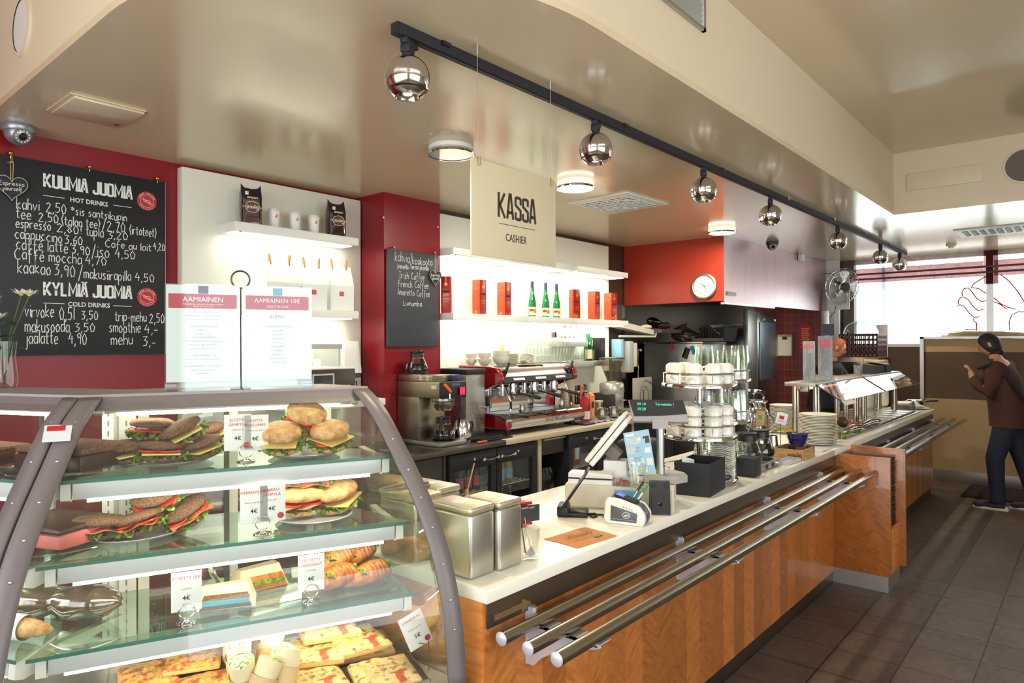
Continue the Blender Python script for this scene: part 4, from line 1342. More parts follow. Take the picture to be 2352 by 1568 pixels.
MB().box(3.2235,3.2255,3.53,3.56,1.36,1.366).box(3.2235,3.2255,3.53,3.56,1.375,1.381).box(3.2235,3.2255,3.60,3.63,1.36,1.366).box(3.2235,3.2255,3.60,3.63,1.375,1.381).build('vents','white_plastic',w_)
MB().box(3.40,3.475,3.47,3.75,1.346,1.39,bev=0.003).build('warmer_panel','capsule_blue',w_)
MB().lathe([(0,0),(0.075,0),(0.075,0.005),(0,0.005)],c=(3.315,3.755,1.392),seg=28).build('warmer_plate','steel_dark',w_)

def coffee_pot(loc,rz,lab,fill=0.45,m='clear',s=1.0,writing=True):
 v=thing('coffee_pot',lab,'coffee pot',loc,rz,group='glass coffee pots with black handles')
 prof=[(0.055,0.0),(0.072,0.006),(0.08,0.022),(0.079,0.04),(0.07,0.07),(0.056,0.10),(0.048,0.118)]
 prof=[(r*s,z*s) for r,z in prof]
 MB().lathe([(0,0.0)]+prof,seg=36).build('glass_body',m,v)
 def rad(z):
  for (r0,z0),(r1,z1) in zip(prof[:-1],prof[1:]):
   if z0 <= z <= z1: return r0+(r1-r0)*(z-z0)/(z1-z0)
  return prof[-1][0]
 if fill > 0:
  top=0.118*s*fill
  cp=[(0,0.002)]+[(r-0.002,max(z,0.002)) for r,z in prof if z < top]+[(rad(top)-0.002,top),(0,top)]
  MB().lathe(cp,seg=32).build('coffee','coffee',v)
 MB().lathe([(0.0495*s,0.108*s),(0.050*s,0.14*s),(0.047*s,0.148*s),(0.052*s,0.15*s),(0.055*s,0.158*s),(0.0,0.158*s)],seg=32).prism([(0.044*s,-0.018*s),(0.075*s,-0.004*s),(0.075*s,0.004*s),(0.044*s,0.018*s)],lambda a,b: (a,b,0.148*s),(0,0,0.009*s)).build('collar','black',v)
 pts=[(-0.045,0,0.15),(-0.062,0,0.165),(-0.082,0,0.162),(-0.1,0,0.13),(-0.118,0,0.08),(-0.124,0,0.055)]
 MB().tube([(a*s,b*s,c*s) for a,b,c in pts],[0.008*s,0.010*s,0.011*s,0.0115*s,0.0115*s,0.010*s],seg=10).build('handle','black',v)
 MB().tube([(0.05*s*math.cos(a),0.05*s*math.sin(a),0.112*s) for a in [2*PI*i/32 for i in range(32)]],0.0016,seg=5,closed=True).build('band','gold_pale',v)
 if writing:
  k=MB()
  ln,tw=glyphs('paulig',HW,0.6,2,0)
  for l in ln:
   q=[]
   for (a,b) in l:
    z=(0.045+b*0.0042)*s
    an=R(-128)+(a/tw)*R(76)
    rr=rad(max(0.007,min(z,0.117*s)))+0.0012
    q.append((rr*math.cos(an),rr*math.sin(an),z))
   if len(q) > 1: k.tube(q,0.0013,seg=4)
  k.build('lettering','chalk',v)
 return v
coffee_pot((3.315,3.755,1.398),R(-150),'glass pot of coffee standing on top of the filter brewer',0.62)
coffee_pot((3.345,3.51,0.936),R(35),'glass pot of coffee under the brewer filter',0.6)

# water dispenser behind the brewer, kettle
v=thing('water_dispenser','silver water dispenser with black tap between brewer and espresso machine','dispenser',(3.70,3.74,0.9))
MB().box(3.665,3.87,3.60,3.95,0.901,1.38,bev=0.006).build('housing','steel_soft',v)
MB().box(3.66,3.875,3.59,3.955,1.38,1.42,bev=0.008).build('lid','black_soft',v)
k=MB()
for j in range(16):
 z=0.95+j*0.014
 k.tube([(3.66+q*0.022,3.578,z+0.006*math.sin(q*0.8+j*0.3)) for q in range(9)],0.0022,seg=4)
k.build('ribbed_plate','chrome',v)
MB().cyl((3.80,3.58,1.13),(3.80,3.50,1.13),0.008,seg=10).cyl((3.80,3.505,1.135),(3.80,3.505,1.09),0.008,seg=10).build('tap','chrome',v)
MB().box(3.785,3.815,3.495,3.52,1.14,1.215,bev=0.005).build('tap_handle','black',v)
MB().box(3.55,3.90,3.44,3.60,0.902,0.922,bev=0.004).build('drip_tray','black',v)
v=thing('kettle','glass and steel kettle behind the coffee pot on the steel worktop','kettle',(3.56,3.60,0.922))
MB().lathe([(0,0),(0.062,0),(0.068,0.01),(0.07,0.06),(0.062,0.12),(0.05,0.155),(0.045,0.165),(0,0.168)],c=(3.52,3.50,0.901),seg=32).build('body','chrome',v)
MB().tube([(3.57,3.49,1.03),(3.605,3.485,1.045),(3.615,3.485,1.01),(3.60,3.485,0.965)],0.008,seg=8).build('handle','black',v)
v=thing('drip_mat','black drip tray on the worktop between brewer and espresso machine','tray',(3.78,3.44,0.901))
MB().box(3.64,3.935,3.37,3.54,0.901,0.912,bev=0.004).build('tray','black',v)
v=thing('bottle_opener','pair of orange plastic clips lying on the steel worktop edge','clip',(3.58,3.36,0.901))
for k_ in range(2):
 c0=3.565+k_*0.045
 MB().tube([(c0+0.022*math.cos(a),3.365+0.014*math.sin(a),0.907) for a in [2*PI*i/18 for i in range(18)]],0.006,seg=6,closed=True).build('ring','orange_glow',v)

# ------------------------------------------------------------------ espresso machine
v=thing('espresso_machine','large red and chrome three-group espresso machine','espresso machine',(4.45,3.7,0.9))
U0,U1=3.93,4.96
def side(u,th,name,m):
 up=[(3.95,1.20),(3.95,1.44),(3.60,1.435),(3.54,1.425),(3.505,1.385),(3.49,1.335),(3.50,1.305),(3.56,1.29),(3.68,1.245),(3.74,1.235),(3.84,1.20)]
 lo=[(3.95,0.955),(3.95,1.06),(3.72,1.06),(3.60,1.058),(3.50,1.046),(3.43,1.02),(3.425,0.955),(3.44,0.945)]
 o=MB().prism(up,lambda a,b: (u,a,b),(th,0,0)).build(name,m,v)
 q=MB().prism(lo,lambda a,b: (u,a,b),(th,0,0)).build(name,m,v)
 return o,q
for u in (U0,U1-0.05):
 for o in side(u,0.05,'side_panel','red_gloss'):
  md=o.modifiers.new('round','BEVEL');md.width=0.008;md.segments=3;md.limit_method='ANGLE';md.angle_limit=R(30)
MB().box(U0+0.005,U0+0.04,3.74,3.95,1.05,1.22).box(U1-0.04,U1-0.005,3.74,3.95,1.05,1.22).build('side_infill','black',v)
MB().box(U0+0.05,U1-0.05,3.74,3.95,0.95,1.30).build('boiler_housing','steel',v)
MB().box(U0+0.05,U1-0.05,3.725,3.74,1.065,1.255).build('splash_panel','chrome',v)
prof=[(3.74,1.29),(3.94,1.29),(3.94,1.438),(3.60,1.435),(3.565,1.42),(3.535,1.37),(3.52,1.352)]
MB().prism([(3.94,1.28),(3.94,1.438),(3.61,1.434),(3.575,1.42),(3.525,1.352),(3.515,1.306),(3.53,1.296)],lambda a,b: (U0+0.05,a,b),(U1-U0-0.1,0,0)).build('upper_housing','steel',v)
kp=MB().prism([(3.528,1.352),(3.512,1.35),(3.492,1.308),(3.50,1.298),(3.528,1.30)],lambda a,b: (U0+0.05,a,b),(U1-U0-0.1,0,0)).build('button_panel','black_soft',v)
EXB=X
sl=(Vector((0,0.02,0.042))).normalized()
for gi,gx in enumerate((4.10,4.38,4.65)):
 k=MB()
 for j in range(5):
  o0=Vector((gx+j*0.028,3.4985,1.322))
  k.hexa([o0,o0+X*0.023,o0+X*0.023+sl*0.02,o0+sl*0.02],[o0+Vector((0.001,-0.003,0.001)),o0+Vector((0.022,-0.003,0.001)),o0+X*0.022+sl*0.018+Vector((0,-0.003,0)),o0+X*0.001+sl*0.018+Vector((0,-0.003,0))])
 k.build('button_row','white_plastic',kp)
 MB().text('•••••',0.012,(gx+0.06,3.4935,1.309),X,sl).build('button_marks','ink_grey',kp)
dp=MB().hexa([(4.30,3.553,1.356),(4.58,3.553,1.356),(4.575,3.60,1.425),(4.255,3.60,1.425)],[(4.305,3.535,1.362),(4.578,3.535,1.362),(4.573,3.588,1.436),(4.26,3.588,1.436)]).build('display_panel','black_gloss',v)
dn=Vector((0,0.053,0.074)).normalized()
MB().text('AURELIA',0.016,(4.50,3.570,1.4165),X,dn).build('lettering','chalk',dp)
MB().text('88:88',0.016,(4.38,3.566,1.407),X,dn).text('o o   o o',0.016,(4.44,3.550,1.384),X,dn).build('readout','ink_grey',dp)
for q in (U0+0.085,U1-0.085):
 k=MB().cyl((q,3.57,1.395),(q,3.52,1.392),0.017,seg=14)
 k.box(-0.012,0.012,-0.008,0.008,-0.05,0.07,bev=0.004,M=Matrix.Translation((q+0.012,3.518,1.40)) @ Matrix.Rotation(R(28),4,'Y'))
 k.build('steam_lever','black',v)
 q2=q+(0.03 if q < 4.4 else -0.02)
 MB().tube([(q2,3.56,1.295),(q2,3.54,1.24),(q2+0.02,3.50,1.16),(q2+0.01,3.495,1.08)],0.0055,seg=8).build('steam_wand','chrome',v)
 MB().tube([(q2+0.012,3.4965,1.16),(q2+0.01,3.495,1.10)],0.009,seg=8).build('wand_grip','black',v)
for gi,gx in enumerate((4.20,4.48,4.75)):
 g=MB().lathe([(0.035,0.05),(0.038,0.0),(0.038,-0.02),(0.0,-0.02)],c=(gx,3.60,1.245),seg=28).cyl((gx,3.63,1.25),(gx,3.735,1.25),0.03,seg=20).build('group_head','chrome',v)
 p=MB().lathe([(0.0,-0.05),(0.02,-0.05),(0.036,-0.035),(0.038,-0.02),(0.04,-0.02),(0.04,-0.01),(0,-0.01)],c=(gx,3.60,1.242),seg=24).build('portafilter','chrome',v)
 MB().tube([(gx+0.03,3.575,1.215),(gx+0.075,3.53,1.203),(gx+0.09,3.515,1.198),(gx+0.155,3.45,1.172),(gx+0.165,3.44,1.17)],[0.007,0.008,0.0135,0.0165,0.012],seg=12).build('handle','black',p)
 MB().tube([(gx-0.012,3.60,1.19),(gx-0.018,3.59,1.165)],0.006,seg=8).tube([(gx+0.012,3.60,1.19),(gx+0.018,3.59,1.165)],0.006,seg=8).build('spout','chrome',p)
 MB().cyl((gx-0.06,3.66,1.19),(gx-0.06,3.66,1.29),0.02,seg=16).cyl((gx+0.07,3.66,1.19),(gx+0.07,3.66,1.29),0.018,seg=16).build('cylinder','chrome',v)
MB().prism([(3.735,1.02),(3.735,1.052),(3.50,1.056),(3.455,1.048),(3.42,1.015),(3.418,0.975),(3.44,0.95),(3.735,0.95)],lambda a,b: (U0+0.05,a,b),(U1-U0-0.05,0,0)).build('drip_tray_housing','chrome',v)
k=MB()
for j in range(46):
 x=U0+0.08+j*0.0195
 k.box(x,x+0.012,3.49,3.715,1.056,1.062)
k.build('drip_grid','steel',v)
MB().prism([(3.72,1.052),(3.62,1.056),(3.50,1.052),(3.44,1.032),(3.425,1.012),(3.43,1.03),(3.5,1.064),(3.72,1.066)],lambda a,b: (U0-0.003,a,b),(0.06,0,0)).build('corner_trim','steel',v)
MB().lathe([(0.02,0),(0.03,0.003),(0.032,0.008),(0.026,0.012),(0,0.012)],M=Matrix.Translation((4.045,3.725,1.12)) @ Matrix.Rotation(R(90),4,'X'),seg=24).build('gauge','steel_soft',v)
k=MB()
write(k,'aurelia',(4.40,3.4165,0.985),0.26,0.03,X,Z,0.003)
k.ribbon([[(-0.32,-0.03),(-0.2,-0.015),(0.0,-0.02),(0.2,0.0),(0.42,0.02),(0.5,0.012)],[(-0.1,-0.035),(0.1,-0.03),(0.3,-0.005)]],0.002,(4.40,3.4165,0.985),X,Z)
k.build('lettering','steel_dark',v)
MB().box(3.9285,3.9300,3.66,3.71,1.37,1.425).build('sticker','black',v)
MB().text('paulig',0.016,(3.9282,3.685,1.402),Vector((0,-1,0)),Z).build('sticker_text','chalk',v)
for x in (4.02,4.88):
 for y in (3.50,3.88):
  MB().cyl((x,y,0.9005),(x,y,0.955),0.02,0.024,seg=14).build('foot','black',v)
v_rail=MB().tube([(4.0,3.565,1.45),(4.9,3.565,1.45),(4.94,3.60,1.45),(4.94,3.93,1.45)],0.004,seg=6)
v_rail.build('cup_rail','chrome',v)
# little milk jugs on the drip grid
def jug(loc,rz,lab,s=1.0,grp='small steel jugs on the espresso machine',tilt=0):
 v=thing('milk_jug',lab,'jug',loc,rz,group=grp,local=True)
 MB().lathe([(0,0),(0.032*s,0),(0.035*s,0.004*s),(0.036*s,0.03*s),(0.03*s,0.06*s),(0.032*s,0.075*s),(0.030*s,0.075*s),(0.028*s,0.06*s)],seg=24).prism([(0.02,-0.012),(0.042,0),(0.02,0.012)],lambda a,b: (a*s,b*s,0.066*s),(0,0,0.008*s)).build('body','steel',v)
 MB().tube([(-0.03*s,0,0.066*s),(-0.055*s,0,0.064*s),(-0.058*s,0,0.04*s),(-0.052*s,0,0.02*s),(-0.034*s,0,0.018*s)],0.0035*s,seg=8).build('handle','steel',v)
 if tilt: v.rotation_euler=(R(tilt),0,rz)
 return v
jug((4.235,3.53,1.063),R(150),'small steel jug under the first group of the espresso machine',0.78)
jug((4.80,3.55,1.063),R(150),'small steel jug under the last group of the espresso machine',0.78)

# dishes on top of the machine
def bowl(loc,r,h,lab,m='porcelain'):
 v=thing('bowl',lab,'bowl',loc,0,'white bowls stacked on the espresso machine',local=True)
 MB().lathe([(0,0.004),(r*0.5,0.0),(r*0.55,0.006),(r*0.86,h*0.4),(r,h),(r*0.96,h),(r*0.82,h*0.42),(r*0.5,0.012),(0,0.01)],seg=32).build('bowl_body',m,v)
 return v
TOPZ=1.4385
for i,(x,y,r,n_) in enumerate(((4.02,3.89,0.05,2),(4.045,3.765,0.056,2),(4.14,3.67,0.074,2))):
 nm=('at the rear left','in the middle','at the front, the largest')[i]
 for j in range(n_):
  bowl((x,y,TOPZ+j*0.047),r,r*0.95,'white bowl %s of the bowl stack %s of the espresso machine' % (('bottom','top')[j],nm))
def saucer(loc,r,lab,grp,wavy=False,rz=0):
 v=thing('saucer',lab,'saucer',loc,rz,grp,local=True)
 if not wavy:
  MB().lathe([(0,0.003),(r*0.5,0),(r*0.6,0.003),(r,0.012),(r*0.98,0.014),(r*0.55,0.0065),(0,0.006)],seg=32).build('plate','porcelain',v)
 else:
  def fn(a,t):
   an=2*PI*a
   k=1/max(abs(math.cos(an)),abs(math.sin(an)))
   k=1+(k-1)*0.75
   rr=t*r*k*0.86
   return (rr*math.cos(an),rr*math.sin(an),0.004+0.010*t*t*math.cos(2*an)+0.004*t ** 3)
  m=MB().grid(fn,36,6,wrap_u=True)
  o=m.build('plate','porcelain',v)
  md=o.modifiers.new('thick','SOLIDIFY');md.thickness=0.003
 return v
_num=('bottom','second','third','fourth','fifth','sixth','seventh','eighth','ninth','tenth','eleventh','twelfth','thirteenth','fourteenth','fifteenth','sixteenth','seventeenth','eighteenth','nineteenth','twentieth','twenty-first','twenty-second')
s0=saucer((4.31,3.70,TOPZ),0.066,'round white saucer, bottom of the stack on the espresso machine','round saucers on the espresso machine')
for j in range(1,9):
 dup(s0,(4.31+random.uniform(-.002,.002),3.70,TOPZ+j*0.0098),0,'round white saucer, %s from the bottom of the stack on the espresso machine' % _num[j])
s0=saucer((4.52,3.70,TOPZ+0.008),0.068,'wavy white saucer, bottom of the stack on the espresso machine','wavy saucers on the espresso machine',True)
for j in range(1,7):
 dup(s0,(4.52,3.70,TOPZ+0.008+j*0.0105),R(4*j),'wavy white saucer, %s from the bottom of the stack on the espresso machine' % _num[j])
def tumbler_mesh(r0,r1,h):
 return MB().lathe([(0,0.004),(r0*0.9,0.002),(r0,0.004),(r1,h),(r1*0.93,h),(r0*0.9,0.012),(0,0.010)],seg=18)
tb=thing('tumbler','clear tumbler, bottom row of the glass pyramid behind the saucers','glass',(4.70,3.80,TOPZ),0,'clear tumblers in a pyramid behind the saucers',local=True)
tumbler_mesh(0.019,0.0245,0.067).build('glass_wall','tumbler',tb)
tb.rotation_euler=(0,0,0)
first=True
for row,(x0,n_) in enumerate(((4.70,11),(4.60,14),(4.60,13),(4.66,7))):
 for i in range(n_):
  for dpt in range(2 if row == 0 else 1):
   p=(x0+i*0.05+(0.012 if row % 2 else 0),3.79+0.055*dpt+0.02*(row % 2),TOPZ+row*0.0685)
   if first:
    tb.location=p;first=False
   else:
    dup(tb,p,0,'clear tumbler in the %s row of the glass pyramid behind the saucers' % ('bottom','second','third','top')[row])
tb['label']='clear tumbler in the bottom row of the glass pyramid behind the saucers'
# small clear glasses left on the machine
for i,x in enumerate((3.955,3.985)):
 q=dup(tb,(x,3.60+0.05*i,TOPZ),0,'small clear glass at the %s of the espresso machine top' % ('front left corner','left edge')[i],'small glasses at the machine edge');q.scale=(0.9,0.9,0.75)
v=thing('syrup_bottle','small orange syrup bottle standing behind the bowls','bottle',(4.405,3.90,TOPZ),local=True)
MB().lathe([(0,0),(0.024,0),(0.026,0.004),(0.026,0.12),(0.018,0.145),(0.018,0.16),(0,0.162)],seg=20).build('bottle_body','syrup_orange',v)
MB().box(-0.018,0.018,-0.028,-0.024,0.08,0.11).build('label','ink_black',v)

# right of the machine: second little shelves with bottles
mat('shelf_grey',(176,176,172),rough=0.4)
v=tag(MB().box(5.21,5.63,3.84,3.985,1.584,1.634,bev=0.003).build('wall_shelf','shelf_grey'),'short grey wall shelf holding glass mugs above the espresso machine end','shelf','short grey wall shelves')
v=tag(MB().box(5.33,5.98,3.82,3.985,1.388,1.44,bev=0.003).build('wall_shelf','shelf_grey'),'short grey wall shelf holding the green spirit bottles','shelf','short grey wall shelves')
mug0=None
for i,x in enumerate((5.25,5.315,5.38,5.445,5.51,5.575)):
 lb='clear glass mug on the short grey shelf, %s from the machine side' % ('first','second','third','fourth','fifth','sixth')[i]
 if mug0 is None:
  mug0=thing('glass_mug',lb,'glass',(x,3.91,1.635),0,'glass mugs on the short grey shelf',local=True)
  MB().lathe([(0,0.003),(0.018,0),(0.02,0.012),(0.024,0.05),(0.028,0.10),(0.0265,0.10),(0.021,0.04),(0,0.016)],seg=18).build('glass_wall','tumbler',mug0)
  MB().box(-0.012,0.012,-0.028,-0.0255,0.03,0.05).build('print','ink_red_pale',mug0)
 else: dup(mug0,(x,3.91,1.635),R(-20+12*i),lb)
for i,x in enumerate((5.30,5.40,5.50)):
 dup(mug0,(x,3.91,1.737),0,'clear glass mug in the upper layer on the short grey shelf, %s one' % ('machine-side','middle','bottle-side')[i])
for i,x in enumerate((5.02,5.10,5.20)):
 v=thing('carafe','glass carafe standing on the tumblers, %s' % ('nearest the saucers','middle one with red stripes','next to the grey shelf')[i],'carafe',(x,3.86,1.64),0,'carafes over the tumblers',local=True)
 MB().lathe([(0,0.002),(0.024,0),(0.026,0.01),(0.026,0.09),(0.02,0.13),(0.024,0.155)],seg=20).build('glass_wall','tumbler',v)
 if i == 1: MB().lathe([(0.0265,0.03),(0.0265,0.08)],seg=16).build('print','steel_dark',v)
def spirit(x,y,z,h,r,bm_,lm,cap,lab,cat='bottle'):
 v=thing('spirit_bottle',lab,cat,(x,y,z),R(-30),'spirit bottles on the short grey shelf')
 MB().lathe([(0,0.003),(r*0.92,0),(r,0.006),(r,h*0.52),(r*0.75,h*0.62),(r*0.38,h*0.70),(r*0.36,h*0.86),(r*0.5,h*0.88),(r*0.5,h*0.99),(0,h)],seg=24).build('glass_body',bm_,v)
 MB().lathe([(r*1.012,h*0.08),(r*1.012,h*0.42)],seg=20,a0=R(-160),a1=R(-10)).build('label',lm,v)
 MB().lathe([(r*0.54,h*0.87),(r*0.54,h),(0,h*1.005)],seg=16).build('cap',cap,v)
spirit(5.69,3.88,1.441,0.27,0.042,'green_glass','label_cream','green_bottle','green spirit bottle with cream label on the short grey shelf')
spirit(5.785,3.91,1.441,0.24,0.036,'green_glass','olive_label','green_bottle','dark green spirit bottle with olive label next to the black carton')
v=thing('bottle_carton','black bottle carton at the end of the short grey shelf','carton',(5.92,3.90,1.441),local=True)
MB().box(-0.05,0.045,-0.045,0.045,0,0.232,bev=0.002).build('carton','black',v)
MB().box(-0.025,0.02,-0.0462,-0.045,0.10,0.17).build('print','ink_brown',v)
for i in range(7):
 dup(mug0,(5.365+i*0.045,3.88,1.441),R(20),'low clear glass on the lower grey shelf, number %s along' % ('one','two','three','four','five','six','seven')[i],'low glasses on the lower grey shelf').scale=(0.8,0.8,0.6)
# paper cups, bottles, cartons, grinder and jugs on the pale worktop
def cup_tower(x,y,n_,m,lab,grp,r=0.04):
 c0=None
 for j in range(n_):
  p=(x,y,0.9205+0.0165*j)
  lb=lab % (_num[j] if j else 'bottom')
  if c0 is None:
   c0=thing('takeaway_cup',lb,'cup',p,0,grp,local=True)
   MB().lathe([(0,0.106),(r*0.76,0.106),(r*0.97,0.006),(r,0.004),(r*1.02,0.0),(r*0.96,0.0)],seg=22).build('cup',m,c0)
  else: dup(c0,p,0,lb)
mat('cup_beige',(206,190,158),rough=0.7,var=0.1,vs=90)
mat('cup_brown',(168,152,124),rough=0.7,var=0.25,vs=70)
cup_tower(5.07,3.72,12,'cup_beige','beige takeaway cup, %s of the shorter upside-down tower','beige takeaway cups in towers')
cup_tower(5.24,3.78,16,'cup_brown','printed takeaway cup, %s of the taller upside-down tower','printed takeaway cups in towers',0.043)
tag(MB().box(4.985,5.31,3.66,3.86,0.901,0.92,bev=0.004).build('cup_board','box_wood'),'low wooden board under the two takeaway cup towers','board')
for i,(x,y) in enumerate(((5.40,3.82),(5.50,3.86),(5.585,3.84),(5.66,3.90),(5.95,3.86),(6.03,3.80))):
 v=thing('spirit_bottle','dark spirit bottle at the wall, %s from the cup towers' % ('first','second','third','fourth','fifth, right of the grinder','sixth, right of the grinder')[i],'bottle',(x,y,0.901),R(-30),'dark bottles at the wall behind the grinder')
 MB().lathe([(0,0.003),(0.034,0),(0.037,0.006),(0.037,0.18),(0.03,0.21),(0.014,0.235),(0.0135,0.28)],seg=20).build('glass_body','dark_bottle',v)
 MB().lathe([(0.0142,0.255),(0.0148,0.305),(0,0.307)],seg=14).build('cap','black' if i % 2 else 'steel_dark',v)
 MB().lathe([(0.0376,0.05),(0.0376,0.13)],seg=16,a0=R(-150),a1=R(-10)).build('label','label_cream' if i < 4 else 'ink_black',v)
 MB().lathe([(0.0146,0.238),(0.0146,0.252)],seg=14).build('neck_label','label_cream',v)
v=thing('pump_hook','curved red plastic hook standing by the dark bottles','hook',(5.36,3.72,0.901))
MB().tube([(5.375,3.75,0.905),(5.375,3.75,1.16),(5.385,3.75,1.2),(5.41,3.75,1.205),(5.425,3.75,1.185),(5.41,3.75,1.17)],0.009,seg=8).build('hook','orange_glow',v)
def carton(x,y,rz,w,h,m,lab,band):
 v=thing('milk_carton',lab,'carton',(x,y,0.912),rz,'cartons beside the espresso machine')
 m_=MB().box(-w/2,w/2,-w/2,w/2,0,h,bev=0.002)
 m_.hexa([(-w/2,-w/2,h),(w/2,-w/2,h),(w/2,w/2,h),(-w/2,w/2,h)],[(-w/2,-0.003,h+0.03),(w/2,-0.003,h+0.03),(w/2,0.003,h+0.03),(-w/2,0.003,h+0.03)])
 m_.build('carton',m,v)
 MB().box(-w/2-0.001,w/2*0.4,-w/2-0.001,w/2+0.001,h*0.1,h*0.45).build('print',band,v)
 MB().box(-w/2-0.002,w/2*0.2,-w/2-0.002,-w/2,h*0.5,h*0.75).build('label','ink_black',v)
carton(5.13,3.53,R(20),0.075,0.20,'ink_red','red and white carton beside the espresso machine','paper')
carton(5.26,3.57,R(10),0.072,0.22,'carton_orange','orange carton between red carton and steel jugs','kraft')
v=thing('bar_mat','blue and white striped cloth under the steel jugs','cloth',(5.35,3.5,0.9005))
def _cloth(a,t):
 x=5.0+0.72*a;y=3.40+0.28*t
 return (x,y,0.9015+0.004*(1+math.sin(a*40))*(1-t) ** 3+0.002)
MB().grid(_cloth,60,8).build('cloth','striped_cloth',v)
v=thing('black_tray','black plastic tray edge between the machine and the striped cloth','tray',(5.05,3.42,0.901))
MB().box(4.90,5.06,3.37,3.60,0.901,0.915,bev=0.005).build('tray','black',v)
jug((5.40,3.53,0.9125),R(165),'left steel milk jug leaning on the striped cloth',1.32,'large steel milk jugs on the striped cloth')
jug((5.56,3.50,0.9125),R(165),'right steel milk jug next to the coffee grinder',1.32,'large steel milk jugs on the striped cloth')
v=thing('steel_shaker','tall steel canister with pale lid behind the milk jugs','canister',(5.52,3.64,0.901),local=True)
MB().lathe([(0,0),(0.036,0),(0.036,0.155),(0.03,0.16),(0,0.16)],seg=24).build('can','steel',v)
MB().lathe([(0.038,0.15),(0.04,0.165),(0,0.168)],seg=24).build('lid','cream_plastic',v)
v=thing('coffee_grinder','silver coffee grinder with clear bean hopper','grinder',(5.80,3.66,0.9))
MB().box(5.70,5.88,3.60,3.84,0.901,1.12,bev=0.012).build('body','charcoal',v)
MB().box(5.73,5.86,3.57,3.605,0.96,1.12,bev=0.004).build('front_plate','steel_soft',v)
MB().lathe([(0.0,0),(0.115,0),(0.122,0.01),(0.122,0.095),(0.11,0.115),(0.05,0.122),(0.05,0.13),(0,0.13)],c=(5.81,3.68,1.11),seg=40).build('grinder_head','camera_silver_light',v)
MB().box(5.76,5.86,3.50,3.60,0.93,0.95,bev=0.004).tube([(5.79,3.6,1.06),(5.79,3.52,1.055),(5.83,3.52,1.055),(5.83,3.6,1.06)],0.005,seg=6).build('fork','steel',v)
for i,(dx,dz) in enumerate(((-0.01,0),(0.03,0.012),(0.03,-0.018),(0.055,0.012),(0.055,-0.018))):
 MB().lathe([(0,0.003),(0.008,0.002),(0.008,0)],M=Matrix.Translation((5.80+dx,3.68-math.sqrt(0.122 ** 2-(dx-0.01) ** 2),1.165+dz)) @ Matrix.Rotation(R(90),4,'X'),seg=12).build('button','capsule_blue' if i == 0 else 'ink_grey',v)
h_=MB().lathe([(0.045,0),(0.055,0.03),(0.112,0.17),(0.122,0.20),(0.122,0.225)],c=(5.81,3.68,1.24),seg=36).build('hopper','smoke_hopper',v)
MB().lathe([(0,0.002),(0.043,0.002),(0.053,0.03),(0.083,0.10),(0,0.105)],c=(5.81,3.68,1.24),seg=28).build('coffee_beans','beans',h_)
MB().lathe([(0,0.01),(0.10,0.008),(0.128,0.0),(0.128,-0.006),(0,-0.004)],c=(5.81,3.68,1.468),seg=36).build('hopper_lid','black',h_)

# ------------------------------------------------------------------ near the left panel: microwave oven and soap dispenser
v=thing('microwave_oven','brown fronted microwave with white top behind the menu holder','microwave',(2.62,3.95,0.9))
MB().box(2.30,2.73,3.70,4.10,1.25,1.462,bev=0.006).build('housing','white_plastic',v)
MB().box(2.30,2.722,3.69,3.70,1.255,1.452,bev=0.003).build('front','oven_brown',v)
MB().box(2.40,2.56,3.685,3.691,1.28,1.425,bev=0.003).build('door_frame','panel_cream',v)
MB().box(2.41,2.545,3.682,3.686,1.29,1.415).build('window_glass','oven_glass',v)
MB().text('•ower•',0.03,(2.64,3.6885,1.335),X,Z).build('lettering','label_cream',v)
tag(MB().box(2.25,2.95,3.66,4.12,1.20,1.245,bev=0.004).build('worktop_shelf','white_paint'),'white shelf under the microwave behind the display case','shelf')
v=thing('soap_dispenser','white wall soap dispenser with black lever beside the red pillar','dispenser',(2.95,4.12,1.4))
MB().hexa([(2.885,4.03,1.405),(3.03,4.03,1.405),(3.03,4.13,1.405),(2.885,4.13,1.405)],[(2.895,4.05,1.632),(3.018,4.05,1.632),(3.02,4.13,1.635),(2.89,4.13,1.635)]).build('housing','white_plastic',v)
MB().box(2.90,3.03,4.035,4.13,1.372,1.404,bev=0.006).build('pump_cover','charcoal_blue',v)
MB().tube([(2.905,4.03,1.375),(2.905,4.0,1.32),(2.915,4.0,1.31),(2.955,4.0,1.31),(2.965,4.0,1.32),(2.96,4.0,1.345),(2.91,4.0,1.345)],0.005,seg=6).build('lever','black',v)
MB().cyl((2.985,4.07,1.35),(2.985,4.07,1.38),0.01,seg=10).build('nozzle','black',v)
v=thing('storage_rack','white plastic organiser above the microwave by the menu holder','rack',(2.62,4.05,1.46))
MB().box(2.32,2.70,3.80,3.82,1.58,1.612).box(2.32,2.335,3.82,4.1,1.464,1.612).box(2.685,2.70,3.82,4.1,1.464,1.612).build('frame','shelf_grey',v)
for i in range(3): MB().lathe([(0.028,0),(0.032,0.05),(0.03,0.05)],c=(2.40+i*0.1,3.93,1.466),seg=18).build('pot','white_plastic',v)
